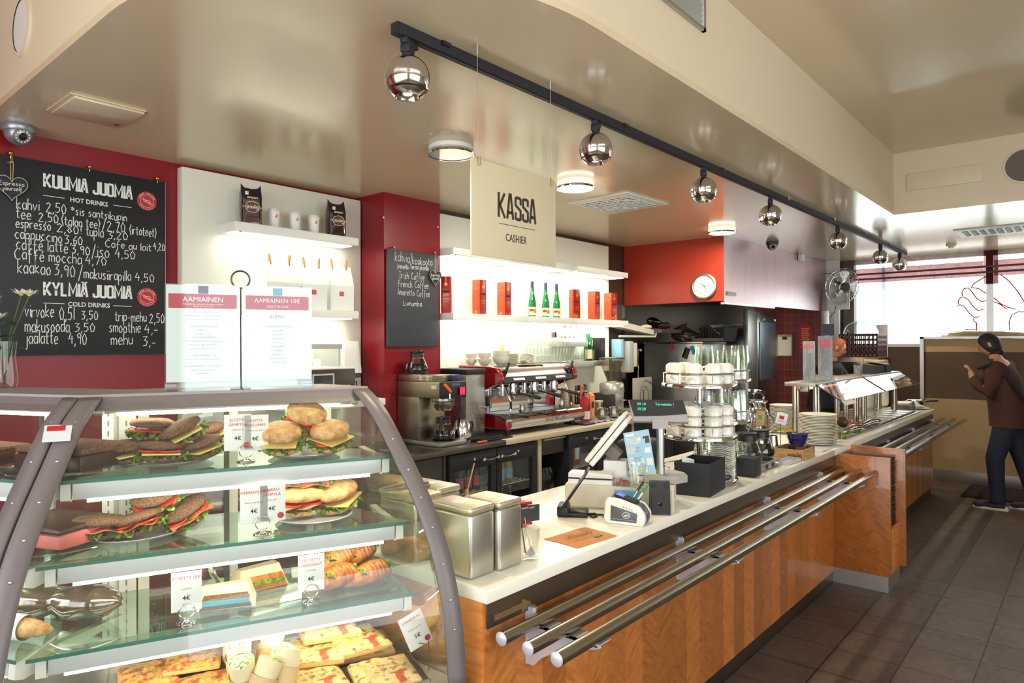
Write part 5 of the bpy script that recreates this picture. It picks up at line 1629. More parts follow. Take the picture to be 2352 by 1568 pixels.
# ------------------------------------------------------------------ front counter
v=thing('service_counter','long birch-fronted service counter with white stone top and steel band','counter',(5.0,1.68,0))
MB().box(1.445,8.45,1.345,1.37,0.088,0.86).box(1.445,1.47,1.37,2.0,0.088,0.86).box(8.42,8.45,1.37,2.0,0.088,0.86).build('front_panel','birch',v)
MB().box(1.437,1.4449,1.352,2.0,0.05,0.86).build('end_panel','birch_edge',v)
MB().box(1.47,8.42,1.98,2.0,0.05,0.86).build('back_panel','white_paint',v)
MB().box(1.46,8.44,1.362,1.375,0.0,0.088).box(1.46,1.475,1.375,1.98,0,0.05).build('plinth','steel_band',v)
b_=MB().box(1.4455,4.885,1.3385,1.345,0.782,0.86).build('steel_band','steel_band',v)
MB().box(5.235,8.45,1.3385,1.345,0.70,0.86).build('steel_band','steel_dark',v)
k=MB().prism([(1.475,0.797),(1.60,0.797),(1.60,0.785),(1.645,0.806),(1.60,0.827),(1.60,0.815),(1.475,0.815)],lambda a,b: (a,1.3372,b),(0,0.001,0))
k.build('arrow_sticker','arrow_brown',b_)
MB().prism([(4.70,0.80),(4.80,0.80),(4.80,0.79),(4.845,0.813),(4.80,0.836),(4.80,0.824),(4.70,0.824)],lambda a,b: (a,1.3372,b),(0,0.001,0)).build('arrow_sticker','arrow_brown',b_)
v=thing('countertop','white stone countertop running along the whole service counter','countertop',(5.0,1.68,0.86))
MB().box(1.43,4.822,1.325,2.03,0.8605,0.90,bev=0.003).build('slab','quartz',v)
MB().box(4.824,8.485,1.325,2.03,0.8605,0.90,bev=0.003).build('slab','quartz',v)

# tray rails with wing brackets
def rails(x0,x1,lab,brs,z):
 v=thing('tray_rail',lab,'rail',((x0+x1)/2,1.345,z))
 for i,y in enumerate((1.295,1.197,1.098)):
  t_=MB().cyl((x0,y,z),(x1,y,z),0.0195,seg=28,caps=False).build('rail','steel_rail',v)
  c_=MB()
  for xx,sg in ((x0,-1),(x1,1)):
   c_.lathe([(0.0198,0),(0.0198,0.003),(0.012,0.007),(0,0.009)],M=Matrix.Translation((xx,y,z)) @ Matrix.Rotation(R(90*sg),4,'Y'),seg=24)
  c_.build('end_cap','chrome_soft',t_)
 for bx in brs:
  bb=MB()
  pts=[(1.345,z+0.03),(1.318,z+0.03),(1.310,z-0.02),(1.28,z-0.021),(1.216,z-0.021),(1.21,z-0.012),(1.185,z-0.021),(1.118,z-0.021),(1.112,z-0.012),(1.082,z-0.021),(1.078,z-0.026),(1.10,z-0.034),(1.16,z-0.050),(1.23,z-0.078),(1.29,z-0.115),(1.318,z-0.145),(1.345,z-0.145)]
  bb.prism(pts,lambda a,b: (bx,a,b),(0.012,0,0))
  bb.box(bx-0.006,bx+0.05,1.340,1.345,z-0.145,z+0.035,bev=0.001)
  bb.box(bx+0.0,bx+0.07,1.085,1.31,z-0.0245,z-0.021)
  o=bb.build('bracket','chrome_soft',v)
  MB().lathe([(0,0.012),(0.009,0.010),(0.011,0)],M=Matrix.Translation((bx+0.022,1.34,z+0.022)) @ Matrix.Rotation(R(90),4,'X'),seg=12).build('screw','chrome',o)
rails(1.458,4.884,'three steel tray rails along the front of the birch counter',(1.63,2.62,3.61,4.52),0.764)
rails(5.24,8.78,'three steel tray rails beyond the tray cabinet towards the window',(5.45,6.34,7.36,8.36),0.772)

# tray cabinet
v=thing('tray_cabinet','birch cabinet in the counter front holding a stack of brown trays','cabinet',(5.06,1.18,0))
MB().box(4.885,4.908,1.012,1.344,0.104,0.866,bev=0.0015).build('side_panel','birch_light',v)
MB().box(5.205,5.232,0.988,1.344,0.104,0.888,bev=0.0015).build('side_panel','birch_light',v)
MB().box(4.909,5.204,1.02,1.04,0.104,0.40,bev=0.0015).box(4.909,5.204,1.04,1.344,0.10,0.12).build('front_panel','birch_edge',v)
MB().box(4.909,5.204,1.325,1.344,0.40,0.86).build('back_panel','birch_edge',v)
MB().box(4.90,5.225,1.03,1.362,0.0,0.104).build('plinth','steel_soft',v)
t0=None
for j in range(44):
 p=(5.056,1.178,0.135+j*0.0163)
 z=p[2]
 lb='dark brown serving tray, %s' % ('topmost of the stack in the tray cabinet' if j == 43 else 'in the stack in the tray cabinet, layer %s above the bottom' % ('zero one two three four five six seven eight nine ten eleven twelve thirteen fourteen fifteen sixteen seventeen eighteen nineteen twenty twenty-one twenty-two twenty-three twenty-four twenty-five twenty-six twenty-seven twenty-eight twenty-nine thirty thirty-one thirty-two thirty-three thirty-four thirty-five thirty-six thirty-seven thirty-eight thirty-nine forty forty-one forty-two'.split()[j]))
 if t0 is None:
  t0=thing('serving_tray',lb,'tray',p,0,'brown serving trays in the tray cabinet',local=True)
  m=MB().box(-0.135,0.135,-0.13,0.13,0,0.003)
  rim=[(-0.135,-0.13),(0.135,-0.13),(0.135,0.13),(-0.135,0.13)]
  m.build('tray_base','tray_brown',t0)
  m=MB()
  for (a,b),(c,d) in zip(rim,rim[1:]+rim[:1]):
   ox,oy=(0,-1) if a != c and b < 0 else (0,1) if a != c else (1,0) if a > 0 else (-1,0)
   m.hexa([(a,b,0.001),(c,d,0.001),(c-ox*.004,d-oy*.004,0.001),(a-ox*.004,b-oy*.004,0.001)],[(a+ox*.008,b+oy*.008,0.013),(c+ox*.008,d+oy*.008,0.013),(c+ox*.004,d+oy*.004,0.013),(a+ox*.004,b+oy*.004,0.013)])
  m.build('rim','tray_rim',t0)
 else: dup(t0,(p[0]+random.uniform(-.003,.003),p[1]+random.uniform(-.004,.004),z),0,lb)

# ------------------------------------------------------------------ things on the counter near the till
def tin(x0,x1,y0,y1,lab,h=0.214):
 v=thing('storage_tin',lab,'tin',((x0+x1)/2,(y0+y1)/2,0.9005),0,'silver storage tins at the counter end')
 z=0.9005
 MB().box(x0,x1,y0,y1,z,z+h-0.022,bev=0.009,seg=4).build('body','tin_silver',v)
 MB().box(x0-0.0012,x1+0.0012,y0-0.0012,y1+0.0012,z+h-0.022,z+h,bev=0.008,seg=4).build('lid','tin_lid',v)
 cx,cy_=(x0+x1)/2,(y0+y1)/2
 MB().box(-0.026,0.026,-0.022,0.022,0,0.0006,M=Matrix.Translation((cx,cy_,z+h)) @ Matrix.Rotation(R(14),4,'Z')).build('label','paper',v)
tin(1.459,1.566,1.418,1.60,'silver tin with white lid label nearest the counter corner')
tin(1.5735,1.683,1.405,1.56,'silver tin beside the glass with the pyramid teaspoon')
tin(1.455,1.575,1.66,1.84,'silver tin behind the corner tin, by the display case end')
tin(1.59,1.70,1.70,1.90,'rear silver tin nearest the drinks fridge')
v=thing('tongs','steel serving tongs lying on the rear silver tin lids','tongs',(1.5,1.75,1.1155))
MB().tube([(1.42,1.80,1.121),(1.50,1.775,1.124),(1.60,1.745,1.121)],[0.004,0.006,0.005],seg=6).tube([(1.42,1.80,1.126),(1.50,1.785,1.136),(1.60,1.755,1.128)],[0.004,0.006,0.005],seg=6).build('arms','steel',v)
v=thing('glass_tumbler','clear glass holding steel spoons beside the tins','glass',(1.735,1.415,0.9005),local=True)
MB().lathe([(0,0.004),(0.026,0.0),(0.028,0.006),(0.0335,0.105),(0.0315,0.105),(0.0265,0.016),(0,0.014)],seg=36).build('glass_wall','tumbler',v)
v=thing('spoon','slim steel spoon with a small pyramid standing in the glass','spoon',(1.735,1.415,0.915))
MB().tube([(1.737,1.412,0.935),(1.729,1.422,0.98),(1.724,1.428,1.035)],0.0018,seg=6).build('handle','steel',v)
MB().hexa([(1.722,1.400,0.9155),(1.748,1.400,0.9155),(1.748,1.424,0.9155),(1.722,1.424,0.9155)],[(1.736,1.411,0.942),(1.738,1.411,0.942),(1.738,1.413,0.942),(1.736,1.413,0.942)]).build('pyramid','steel_soft',v)
v=thing('spoon','dark slim spoon leaning inside the glass','spoon',(1.72,1.43,0.915))
MB().tube([(1.728,1.428,0.918),(1.714,1.437,1.03)],0.0022,seg=6).build('handle','black',v)
v=thing('notice_holder','small black notice in a red scalloped holder behind the tins','notice',(2.05,1.66,0.9005))
e1=Vector((0.114,-0.05,0)).normalized()
o0=Vector((1.985,1.685,0))
nrm=Vector((-e1.y,e1.x,0))
MB().hexa([o0+Vector((0,0,.922)),o0+e1*.1+Vector((0,0,.922)),o0+e1*.1+nrm*.003+Vector((0,0,.922)),o0+nrm*.003+Vector((0,0,.922))],[o0+Vector((0,0,.985)),o0+e1*.1+Vector((0,0,.985)),o0+e1*.1+nrm*.003+Vector((0,0,.985)),o0+nrm*.003+Vector((0,0,.985))]).build('card','black',v)
MB().text('PANTTI 1,00 €',0.009,o0+e1*.05-nrm*.0006+Vector((0,0,.972)),e1,Z).build('lettering','paper',v)
rr=MB()
for j in range(8):
 for k_ in range(3):
  rr.sph(o0+e1*(0.006+j*0.009)+nrm*(0.014+0.008*(k_ % 2))+Vector((0,0,0.912+k_*0.039)),0.0065,seg=8,rings=6)
rr.lathe([(0,0),(0.034,0),(0.036,0.05),(0.034,0.09),(0,0.09)],c=(2.015+nrm.x*.05,1.67+nrm.y*.05,0.901),seg=20)
rr.build('scalloped_holder','crimson',v)
v=thing('card_stand','thin wooden peg stick standing behind the silver tins','peg',(1.87,1.84,0.9005))
MB().box(1.84,1.90,1.81,1.87,0.9005,0.916,bev=0.004).build('base','black',v)
MB().tube([(1.87,1.84,0.916),(1.866,1.835,1.03),(1.885,1.81,1.15)],0.0028,seg=6).box(1.862,1.872,1.828,1.838,1.02,1.05).build('peg','box_wood',v)
# kraft paper mat
v=thing('paper_mat','brown kraft paper mat lying flat on the white counter','mat',(2.05,1.43,0.9005))
c_=[Vector((1.926,1.361,0)),Vector((2.145,1.337,0)),Vector((2.171,1.498,0)),Vector((1.941,1.521,0))]
m=MB()
def _mat(a,t):
 p=c_[0].lerp(c_[1],a).lerp(c_[3].lerp(c_[2],a),t)
 return (p.x+0.004*math.sin(t*PI),p.y,0.9008+0.0012*(1+math.sin(a*7+t*3))*(abs(a-.5)+abs(t-.5)))
m.grid(_mat,24,16)
m.build('sheet','kraft_orange',v)
ex=(c_[2]-c_[1]).normalized()*-1
ex=Vector((0.97,-0.11,0)).normalized();ey=Vector((0.11,0.97,0)).normalized()
k=MB()
k.text('MUNDO',0.036,(2.055,1.432,0.9052),ex,ey).text('Paulig',0.016,(2.03,1.466,0.9052),ex,ey)
write(k,'kahvilla hyvaa',(1.99,1.41,0.9052),0.13,0.014,ex,ey,0.0016)
k.build('lettering','ink_dark',v)
k=MB().lathe([(0,0.0),(0.011,0.0)],c=(2.09,1.39,0.9052),seg=14).lathe([(0,0.0),(0.009,0.0)],c=(2.11,1.388,0.9052),seg=14)
k.build('print','leaf_green',v)
# tablet stand
v=thing('tablet_stand','black tablet leaning on a black stand, seen edge on','tablet',(2.29,1.64,0.9005))
e1=Vector((0.055,-0.095,0)).normalized();e2=Vector((e1.y*-1,e1.x,0))
MX=Matrix(((e1.x,e2.x,0,2.29),(e1.y,e2.y,0,1.635),(0,0,1,0.9005),(0,0,0,1)))
MB().box(-0.062,0.058,-0.035,0.055,0,0.022,bev=0.008,seg=3,M=MX).box(-0.066,-0.02,-0.04,0.06,0.0,0.045,bev=0.008,seg=3,M=MX).build('stand','black',v)
MT=MX @ Matrix.Translation((-0.045,0.01,0.035)) @ Matrix.Rotation(R(34),4,'Y')
MB().box(-0.005,0.005,-0.07,0.07,0.0,0.185,bev=0.003,M=MT).build('tablet','black_gloss',v)
MB().box(-0.0056,-0.0052,-0.063,0.063,0.01,0.175,M=MT).build('screen','black_gloss',v)
v=thing('cable','black cable looping between the tablet stand and the card terminal','cable',(2.33,1.56,0.9035))
MB().tube([(2.33,1.60,0.906),(2.36,1.575,0.905),(2.33,1.55,0.904),(2.30,1.55,0.905),(2.31,1.575,0.91),(2.35,1.565,0.905),(2.36,1.54,0.906),(2.33,1.51,0.905)],0.004,seg=8).build('cord','black',v)
# card terminal
v=thing('card_terminal','white and grey card payment terminal on the counter','card terminal',(2.33,1.41,0.9005),R(-76))
prof=[(-0.075,0.0),(0.075,0.0),(0.085,0.02),(0.083,0.045),(0.06,0.075),(-0.02,0.098),(-0.066,0.10),(-0.077,0.085),(-0.082,0.02)]
def tp(y): return lambda a,b: (a,y,b)
body=MB().prism(prof,tp(-0.042),(0,0.03,0))
o=body.build('side_shell','white_plastic',v);md=o.modifiers.new('round','BEVEL');md.width=0.008;md.segments=3;md.limit_method='ANGLE'
body=MB().prism([(a*0.985,b*0.985) for a,b in prof],tp(-0.012),(0,0.055,0))
o=body.build('body','terminal_grey',v);md=o.modifiers.new('round','BEVEL');md.width=0.006;md.segments=3;md.limit_method='ANGLE'
body=MB().prism([(0.055,0.002),(0.085,0.02),(0.083,0.045),(0.06,0.075),(-0.02,0.098),(-0.04,0.10),(-0.04,0.092),(0.05,0.066),(0.072,0.042)],tp(0.043),(0,0.012,0))
body.build('side_wing','white_plastic',v)
pn=MB().hexa([(-0.052,-0.0432,0.014),(0.052,-0.0432,0.014),(0.056,-0.0432,0.05),(-0.05,-0.0432,0.074)],[(-0.050,-0.0442,0.016),(0.050,-0.0442,0.016),(0.054,-0.0442,0.049),(-0.048,-0.0442,0.072)]).build('contactless_panel','terminal_grey',v)
k=MB()
k.ribbon([[(0.014*math.cos(2*PI*i/28),0.0115*math.sin(2*PI*i/28)) for i in range(29)]],0.0016,(0.012,-0.0448,0.040),X,Z)
k.ribbon([[(-0.006,-0.004),(0.0,0.003),(0.006,0.0),(0.0,-0.005),(-0.006,-0.004)],[(0.008,-0.006),(0.011,0.0),(0.009,0.006)],[(0.013,-0.008),(0.017,-0.0),(0.013,0.008)]],0.0022,(0.010,-0.0448,0.040),X,Z)
k.box(-0.046,0.046,-0.0449,-0.0445,0.022,0.0226)
k.build('contactless_mark','paper',pn)
sm=Vector((0.08,0,-0.022)).normalized()
MS=Matrix(((sm.x,0,0.26,0.0),(0,1,0,0.012),(sm.z,0,0.965,0.0975),(0,0,0,1)))
MB().box(-0.05,0.045,-0.022,0.024,-0.006,0.001,bev=0.001,M=MS).build('keypad','black_soft',v)
MB().box(-0.045,-0.012,-0.018,0.02,0.0,0.0018,M=MS).build('screen','screen_glow',v)
k=MB()
for a in range(4):
 for b_ in range(3): k.box(-0.006+a*0.012,0.002+a*0.012,-0.016+b_*0.012,-0.008+b_*0.012,0.0,0.0025,M=MS)
k.build('keys','charcoal',v)
k=MB()
for a in range(4): k.box(0.0+a*0.011,0.003+a*0.011,-0.0435,-0.042,0.068-a*0.003,0.074-a*0.003)
k.build('indicator_slots','ink_grey',v)
# small mesh stand (speaker like)
v=thing('mesh_stand','small black mesh-covered speaker standing before the till','speaker',(2.535,1.375,0.9005),R(-56))
MB().hexa([(-0.042,-0.012,0),(0.042,-0.012,0),(0.042,0.04,0),(-0.042,0.04,0)],[(-0.041,0.004,0.134),(0.041,0.004,0.134),(0.041,0.03,0.134),(-0.041,0.03,0.134)]).build('housing','black',v)
MB().hexa([(-0.034,-0.0145,0.012),(0.034,-0.0145,0.012),(0.034,-0.01,0.012),(-0.034,-0.01,0.012)],[(-0.034,-0.005,0.088),(0.034,-0.005,0.088),(0.034,0,0.088),(-0.034,0,0.088)]).build('grille','mesh_black',v)
for sx in (-0.026,0.026): MB().lathe([(0,0.004),(0.009,0.003),(0.010,0)],M=Matrix.Translation((sx,0.002,0.117)) @ Matrix.Rotation(R(90),4,'X'),seg=16).build('button','black_soft',v)
MB().lathe([(0,0.003),(0.009,0.002),(0.009,0)],M=Matrix.Translation((0,-0.012,0.045)) @ Matrix.Rotation(R(86),4,'X'),seg=6).build('emblem','black_gloss',v)
# till: base drawer, screen, customer display, papers
v=thing('cash_register','pale grey till with tilted screen and customer display on a pole','cash register',(2.55,1.62,0.9005))
e1=Vector((0.129,-0.276,0)).normalized();e2=Vector((0.906,0.423,0)).normalized()
def wp(a,b,z): return Vector((2.459,1.616,0))+e1*a+e2*b+Vector((0,0,z))
def wbox(m,a0,a1,b0,b1,z0,z1): return m.hexa([wp(a0,b0,z0),wp(a1,b0,z0),wp(a1,b1,z0),wp(a0,b1,z0)],[wp(a0,b0,z1),wp(a1,b0,z1),wp(a1,b1,z1),wp(a0,b1,z1)])
o=wbox(MB(),-0.155,0.305,0,0.26,0.9005,1.0).build('drawer_base','cream_plastic',v)
md=o.modifiers.new('round','BEVEL');md.width=0.006;md.segments=2;md.limit_method='ANGLE'
# screen slab leaning towards the staff side
sx,sz_=Vector((-0.165,0.245,0)).normalized(),None
def sp(t,d,th):   # along the slope, depth along counter, thickness
 base=Vector((2.50,1.64,1.075))+e2*d
 up=(-e1*-0.62+Vector((0,0,0.78))).normalized()
 nn=(-e1*0.78+Vector((0,0,0.62))).normalized()
 return base+up*t+nn*th-e1*0.03
def sbox(m,t0,t1,d0,d1,h0,h1): return m.hexa([sp(t0,d0,h0),sp(t1,d0,h0),sp(t1,d1,h0),sp(t0,d1,h0)],[sp(t0,d0,h1),sp(t1,d0,h1),sp(t1,d1,h1),sp(t0,d1,h1)])
o=sbox(MB(),-0.01,0.235,0.0,0.26,0.0,0.024).build('screen_back','white_plastic',v)
md=o.modifiers.new('round','BEVEL');md.width=0.006;md.segments=2;md.limit_method='ANGLE'
o=sbox(MB(),-0.01,0.24,-0.004,0.264,0.027,0.048).build('screen_front','white_plastic',v)
md=o.modifiers.new('round','BEVEL');md.width=0.006;md.segments=2;md.limit_method='ANGLE'
sbox(MB(),-0.005,0.23,0.004,0.256,0.0235,0.0275).build('seam','black',v)
sbox(MB(),0.008,0.228,0.012,0.248,0.0475,0.050).build('screen','screen_olive',v)
k=MB()
for j in range(9): sbox(k,0.06+j*0.012,0.066+j*0.012,0.05,0.16,-0.003,0.001)
k.build('cooling_slots','charcoal',v)
sbox(MB(),0.05,0.10,0.09,0.17,-0.06,0.0).build('hinge','steel_dark',v)
wbox(MB(),0.0,0.10,0.10,0.18,1.0,1.09).build('neck','white_plastic',v)
wbox(MB(),-0.02,0.13,0.06,0.20,1.0,1.03).build('screen_foot','white_plastic',v)
# customer display
pole=Vector((2.702,1.462,0))
MB().cyl(pole+Vector((0,0,1.033)),pole+Vector((0,0,1.24)),0.0165,seg=24).cyl(pole+Vector((0,0,1.033)),pole+Vector((0,0,1.065)),0.0185,seg=24).build('pole','alu',v)
d1=Vector((0.113,-0.209,0)).normalized();d2=Vector((-d1.y,d1.x,0))
def dpt(a,b,z): return pole+d1*a+d2*b+Vector((0,0,z))
MB().hexa([dpt(-0.034,-0.02,1.232),dpt(0.034,-0.02,1.232),dpt(0.034,0.03,1.232),dpt(-0.034,0.03,1.232)],[dpt(-0.034,-0.02,1.275),dpt(0.034,-0.02,1.275),dpt(0.034,0.03,1.275),dpt(-0.034,0.03,1.275)]).build('clamp','grey_plastic',v)
tl=Vector((0,0,1))*0.96+d2*0.28;tl.normalize()
fn=d1.cross(tl)
def fp(a,h,n): return pole+Vector((0,0,1.262))+d1*a+tl*h+fn*n-d2*0.012
def fbox(m,a0,a1,h0,h1,n0,n1,sk=0): return m.hexa([fp(a0,h0,n0),fp(a1,h0,n0),fp(a1,h0,n1),fp(a0,h0,n1)],[fp(a0-sk,h1,n0),fp(a1-sk,h1,n0),fp(a1-sk,h1,n1),fp(a0-sk,h1,n1)])
o=fbox(MB(),-0.118,0.122,0,0.098,-0.045,0.0,0.022).build('display_housing','grey_plastic',v)
md=o.modifiers.new('round','BEVEL');md.width=0.005;md.segments=2;md.limit_method='ANGLE'
m=MB()
m.hexa([fp(-0.112,0.022,0.0005),fp(0.0,0.026,0.0005),fp(0.115,0.036,0.0005),fp(0.098,0.097,0.0005),fp(-0.136,0.097,0.0005)],[fp(-0.112,0.022,0.003),fp(0.0,0.026,0.003),fp(0.115,0.036,0.003),fp(0.098,0.097,0.003),fp(-0.136,0.097,0.003)])
m.build('display_window','black_gloss',v)
k=MB()
k.text('09.10',0.017,fp(-0.1,0.072,0.0036),d1,tl,align='LEFT').text('10:28',0.017,fp(-0.1,0.050,0.0036),d1,tl,align='LEFT').text('Tervetuloa !',0.017,fp(-0.022,0.072,0.0036),d1,tl,align='LEFT',sx=0.95)
k.build('display_text','vfd_glow',v)
m=MB()
pts=[(2.62,1.50),(2.68,1.37),(2.745,1.355),(2.80,1.40),(2.83,1.47),(2.74,1.57)]
m.prism(pts,lambda a,b: (a,b,1.003),(0,0,0.03))
o=m.build('display_foot','grey_plastic',v)
# things on the till
v=thing('paper_pad','stack of paper with black strip lying on the till base','paper pad',(2.44,1.66,1.0005))
wbox(MB(),-0.14,0.05,0.004,0.09,1.0008,1.022).build('sheets','paper',v)
wbox(MB(),-0.142,0.052,0.002,0.09,1.0222,1.028).build('black_strip','black',v)
wbox(MB(),-0.14,0.05,0.006,0.09,1.0282,1.046).build('sheets','paper',v)
v=thing('leaflet','pale blue price leaflet leaning beside the display pole','leaflet',(2.59,1.52,1.004))
l0,l1,l2,l3=Vector((2.578,1.540,1.036)),Vector((2.634,1.446,1.046)),Vector((2.618,1.473,1.236)),Vector((2.566,1.568,1.216))
nn=(l1-l0).cross(l3-l0).normalized()
if nn.y > 0: nn=-nn
MB().hexa([l0,l1,l1-nn*.002,l0-nn*.002],[l3,l2,l2-nn*.002,l3-nn*.002]).build('sheet','blue_sheet',v)
def lp(a,t): return l0.lerp(l1,a).lerp(l3.lerp(l2,a),t)+nn*0.0006
k=MB()
for (a0,a1,t0,t1) in ((.08,.62,.72,.86),(.08,.62,.5,.64),(.08,.62,.26,.42),(.08,.7,.05,.2),(.72,.95,.48,.6),(.72,.95,.2,.36),(.05,.4,.9,.96)):
 k.face(lp(a0,t0),lp(a1,t0),lp(a1,t1),lp(a0,t1))
k.build('text_blocks','paper',v)
k=MB().face(lp(.72,.7),lp(.96,.7),lp(.96,.86),lp(.72,.86))
k.build('photo','ink_brown',v)
k=MB()
for (a0,a1,t0,t1) in ((.08,.62,.72,.86),(.08,.62,.5,.64),(.08,.62,.26,.42),(.08,.7,.05,.2)):
 for j in range(5):
  t=t1-(t1-t0)*(j+0.7)/5.4
  k.face(lp(a0+.02,t)+nn*.0004,lp(a1-.04-.06*(j % 3),t)+nn*.0004,lp(a1-.04-.06*(j % 3),t+.008)+nn*.0004,lp(a0+.02,t+.008)+nn*.0004)
k.build('text_lines','ink_grey',v)
v=thing('leaflet_stand','clear stand behind the blue leaflet on the till','stand',(2.6,1.5,1.003))
MB().hexa([l0-nn*.004,l1-nn*.004,l1-nn*.006,l0-nn*.006],[l3-nn*.004,l2-nn*.004,l2-nn*.006,l3-nn*.006]).build('back_plate','acrylic',v)
v=thing('glass_tumbler','clear tumbler with paper slips standing on the till base','glass',(2.505,1.462,1.0008),local=True)
MB().lathe([(0,0.004),(0.026,0.0),(0.028,0.006),(0.038,0.104),(0.036,0.104),(0.0265,0.016),(0,0.014)],seg=36).build('glass_wall','tumbler',v)
v=thing('receipt_slip','white receipt slip curled in the tumbler on the till','receipt',(2.505,1.462,1.017),local=True)
MB().grid(lambda a,t: (-0.015+0.02*a+0.006*t,0.012*math.sin(a*2+t),0.004+0.07*t),6,8).build('slip','paper',v)
v=thing('sweet_box','clear plastic box of small red things behind the tumbler on the till','box',(2.52,1.55,1.0008),R(-65))
MB().box(-0.04,0.04,-0.03,0.03,0,0.04).build('box','acrylic',v)
k=MB()
for j in range(14): k.sph((random.uniform(-.03,.03),random.uniform(-.02,.02),0.008+0.007*(j % 3)),0.006,seg=8,rings=5)
k.build('sweets','ink_red_pale',v)
v=thing('note_card','yellow note lying at the foot of the display pole','note',(2.66,1.5,1.034),R(-60))
MB().box(-0.05,0.05,-0.03,0.03,0,0.0015).build('sheet','note_yellow',v)
v=thing('teal_note','teal note card leaning against the till behind the terminal','note',(2.45,1.5,0.9005))
q0=wp(0.075,-0.012,0.905)
MB().hexa([wp(0.06,-0.02,0.903),wp(0.17,-0.02,0.903),wp(0.17,-0.018,0.903),wp(0.06,-0.018,0.903)],[wp(0.06,-0.002,0.985),wp(0.17,-0.002,0.985),wp(0.17,0,0.985),wp(0.06,0,0.985)]).build('card','teal_card',v)
for i,(a,m_,lab) in enumerate(((0.128,'steel_soft','steel pen with black tip leaning behind the card terminal'),(0.148,'white_plastic','white pen with green clip leaning behind the card terminal'))):
 v=thing('pen',lab,'pen',wp(a,-0.06,0.92))
 p0,p1=wp(a-0.02,-0.075,0.915),wp(a+0.055,-0.03,1.03-0.012*i)
 MB().cyl(p0,p0.lerp(p1,0.7),0.0045,seg=10).build('barrel',m_,v)
 MB().cyl(p0.lerp(p1,0.7),p1,0.005,0.004,seg=10).build('clip_end','black' if i == 0 else 'leaf_green',v)
# black open box with papers
v=thing('paper_box','black open box with white papers beside the cup carousel','box',(3.06,1.45,0.9005))
c_=[Vector((2.95,1.349,0)),Vector((3.197,1.381,0)),Vector((3.17,1.54,0)),Vector((2.921,1.505,0))]
m=MB()
def q(i,z,s=0.0):
 ce=sum(c_,Vector())/4
 return c_[i].lerp(ce,s)+Vector((0,0,z))
for i in range(4):
 j=(i+1) % 4
 m.hexa([q(i,.9005),q(j,.9005),q(j,.9005,.05),q(i,.9005,.05)],[q(i,1.052),q(j,1.052),q(j,1.052,.05),q(i,1.052,.05)])
m.face(q(0,.905),q(1,.905),q(2,.905),q(3,.905))
m.build('box','black_soft',v)
v=thing('paper_slip','white paper slips sticking out of the black box','paper',(3.03,1.47,0.98))
MB().hexa([(2.96,1.47,.93),(3.08,1.47,.93),(3.08,1.475,.93),(2.96,1.475,.93)],[(2.955,1.485,1.075),(3.05,1.472,1.05),(3.05,1.478,1.05),(2.955,1.49,1.075)]).build('sheet','paper',v)
v=thing('black_case','rounded black machine case standing behind the display pole','case',(2.98,1.72,0.9005))
MB().box(2.86,3.06,1.62,1.80,0.9005,1.14,bev=0.035,seg=4).build('housing','black_soft',v)
# ------------------------------------------------------------------ cup carousel and glass carousel
CT=0.9005
def carousel(cx,cy,r,tiers,lab):
 v=thing('cup_carousel',lab,'carousel',(cx,cy,CT),0,'chrome tiered carousels',local=True)
 zt=tiers[-1]-CT
 MB().cyl((0,0,0.0),(0,0,zt),0.0135,seg=20).build('pole','chrome',v)
 for i,z in enumerate(tiers):
  z -= CT
  d=MB().lathe([(0,0),(r,0),(r+0.003,-0.004),(r+0.003,-0.02),(r,-0.022),(0,-0.018)],c=(0,0,z),seg=56).build('tier','chrome',v)
  n=7
  MB().tube([((r-0.008)*math.cos(2*PI*k/48),(r-0.008)*math.sin(2*PI*k/48),z+0.05) for k in range(48)],0.0032,seg=6,closed=True).build('guard_ring','chrome',d)
  for k in range(n):
   a=2*PI*k/n+0.35
   MB().cyl(((r-0.008)*math.cos(a),(r-0.008)*math.sin(a),z),((r-0.008)*math.cos(a),(r-0.008)*math.sin(a),z+0.05),0.003,seg=6).build('post','chrome',d)
 return v
C1=(3.295,1.56)
carousel(C1[0],C1[1],0.187,(0.925,1.146,1.405),'chrome three-tier carousel stacked with white coffee cups')
C2=(3.97,1.735)
carousel(C2[0],C2[1],0.17,(0.925,1.155,1.395),'chrome carousel behind the cups stacked with drinking glasses')
cup0=None
def cup_at(p,rz,lab,grp):
 global cup0
 if cup0 is None:
  c=thing('coffee_cup',lab,'cup',p,rz,grp,local=True)
  MB().lathe([(0,0.05),(0.026,0.05),(0.029,0.047),(0.031,0.045),(0.0385,0.04),(0.0425,0.034),(0.0435,0.0),(0.0415,0.0),(0.040,0.036),(0.0,0.044)],seg=28).build('cup_wall','ceramic',c)
  MB().tube([(0.042,0,0.008),(0.058,0,0.008),(0.064,0,0.018),(0.06,0,0.030),(0.041,0,0.035)],[0.0045,0.0045,0.005,0.0045,0.0045],seg=8).build('handle','ceramic',c)
  cup0=c
 else: dup(cup0,p,rz,lab,grp)
toward=math.atan2(-C1[1],-C1[0])   # the side of the carousel that faces the room corner
for ti,(zt,ring,layers) in enumerate(((1.1465,8,3),(1.4055,8,2))):
 for L in range(layers):
  for k in range(ring):
   a=2*PI*k/ring+0.2+(0.05 if ti else 0.0)
   rel=(a-toward+PI) % (2*PI)-PI
   if ti == 1 and L == 1 and k in (0,7): continue
   side='facing the tins' if -0.5 < rel < 0.5 else 'towards the counter edge' if 0.5 <= rel < 1.6 else 'towards the back wall' if -1.6 < rel <= -0.5 else 'on the far side'
   cup_at((C1[0]+0.128*math.cos(a),C1[1]+0.128*math.sin(a),zt+L*0.0505),a-1.9+random.uniform(-.5,.5),
                   'white upside-down cup on the %s carousel tier, %s layer, %s' % (('middle','top')[ti],('bottom','second','upper')[L],side),'white cups on the %s carousel tier' % ('middle','top')[ti])
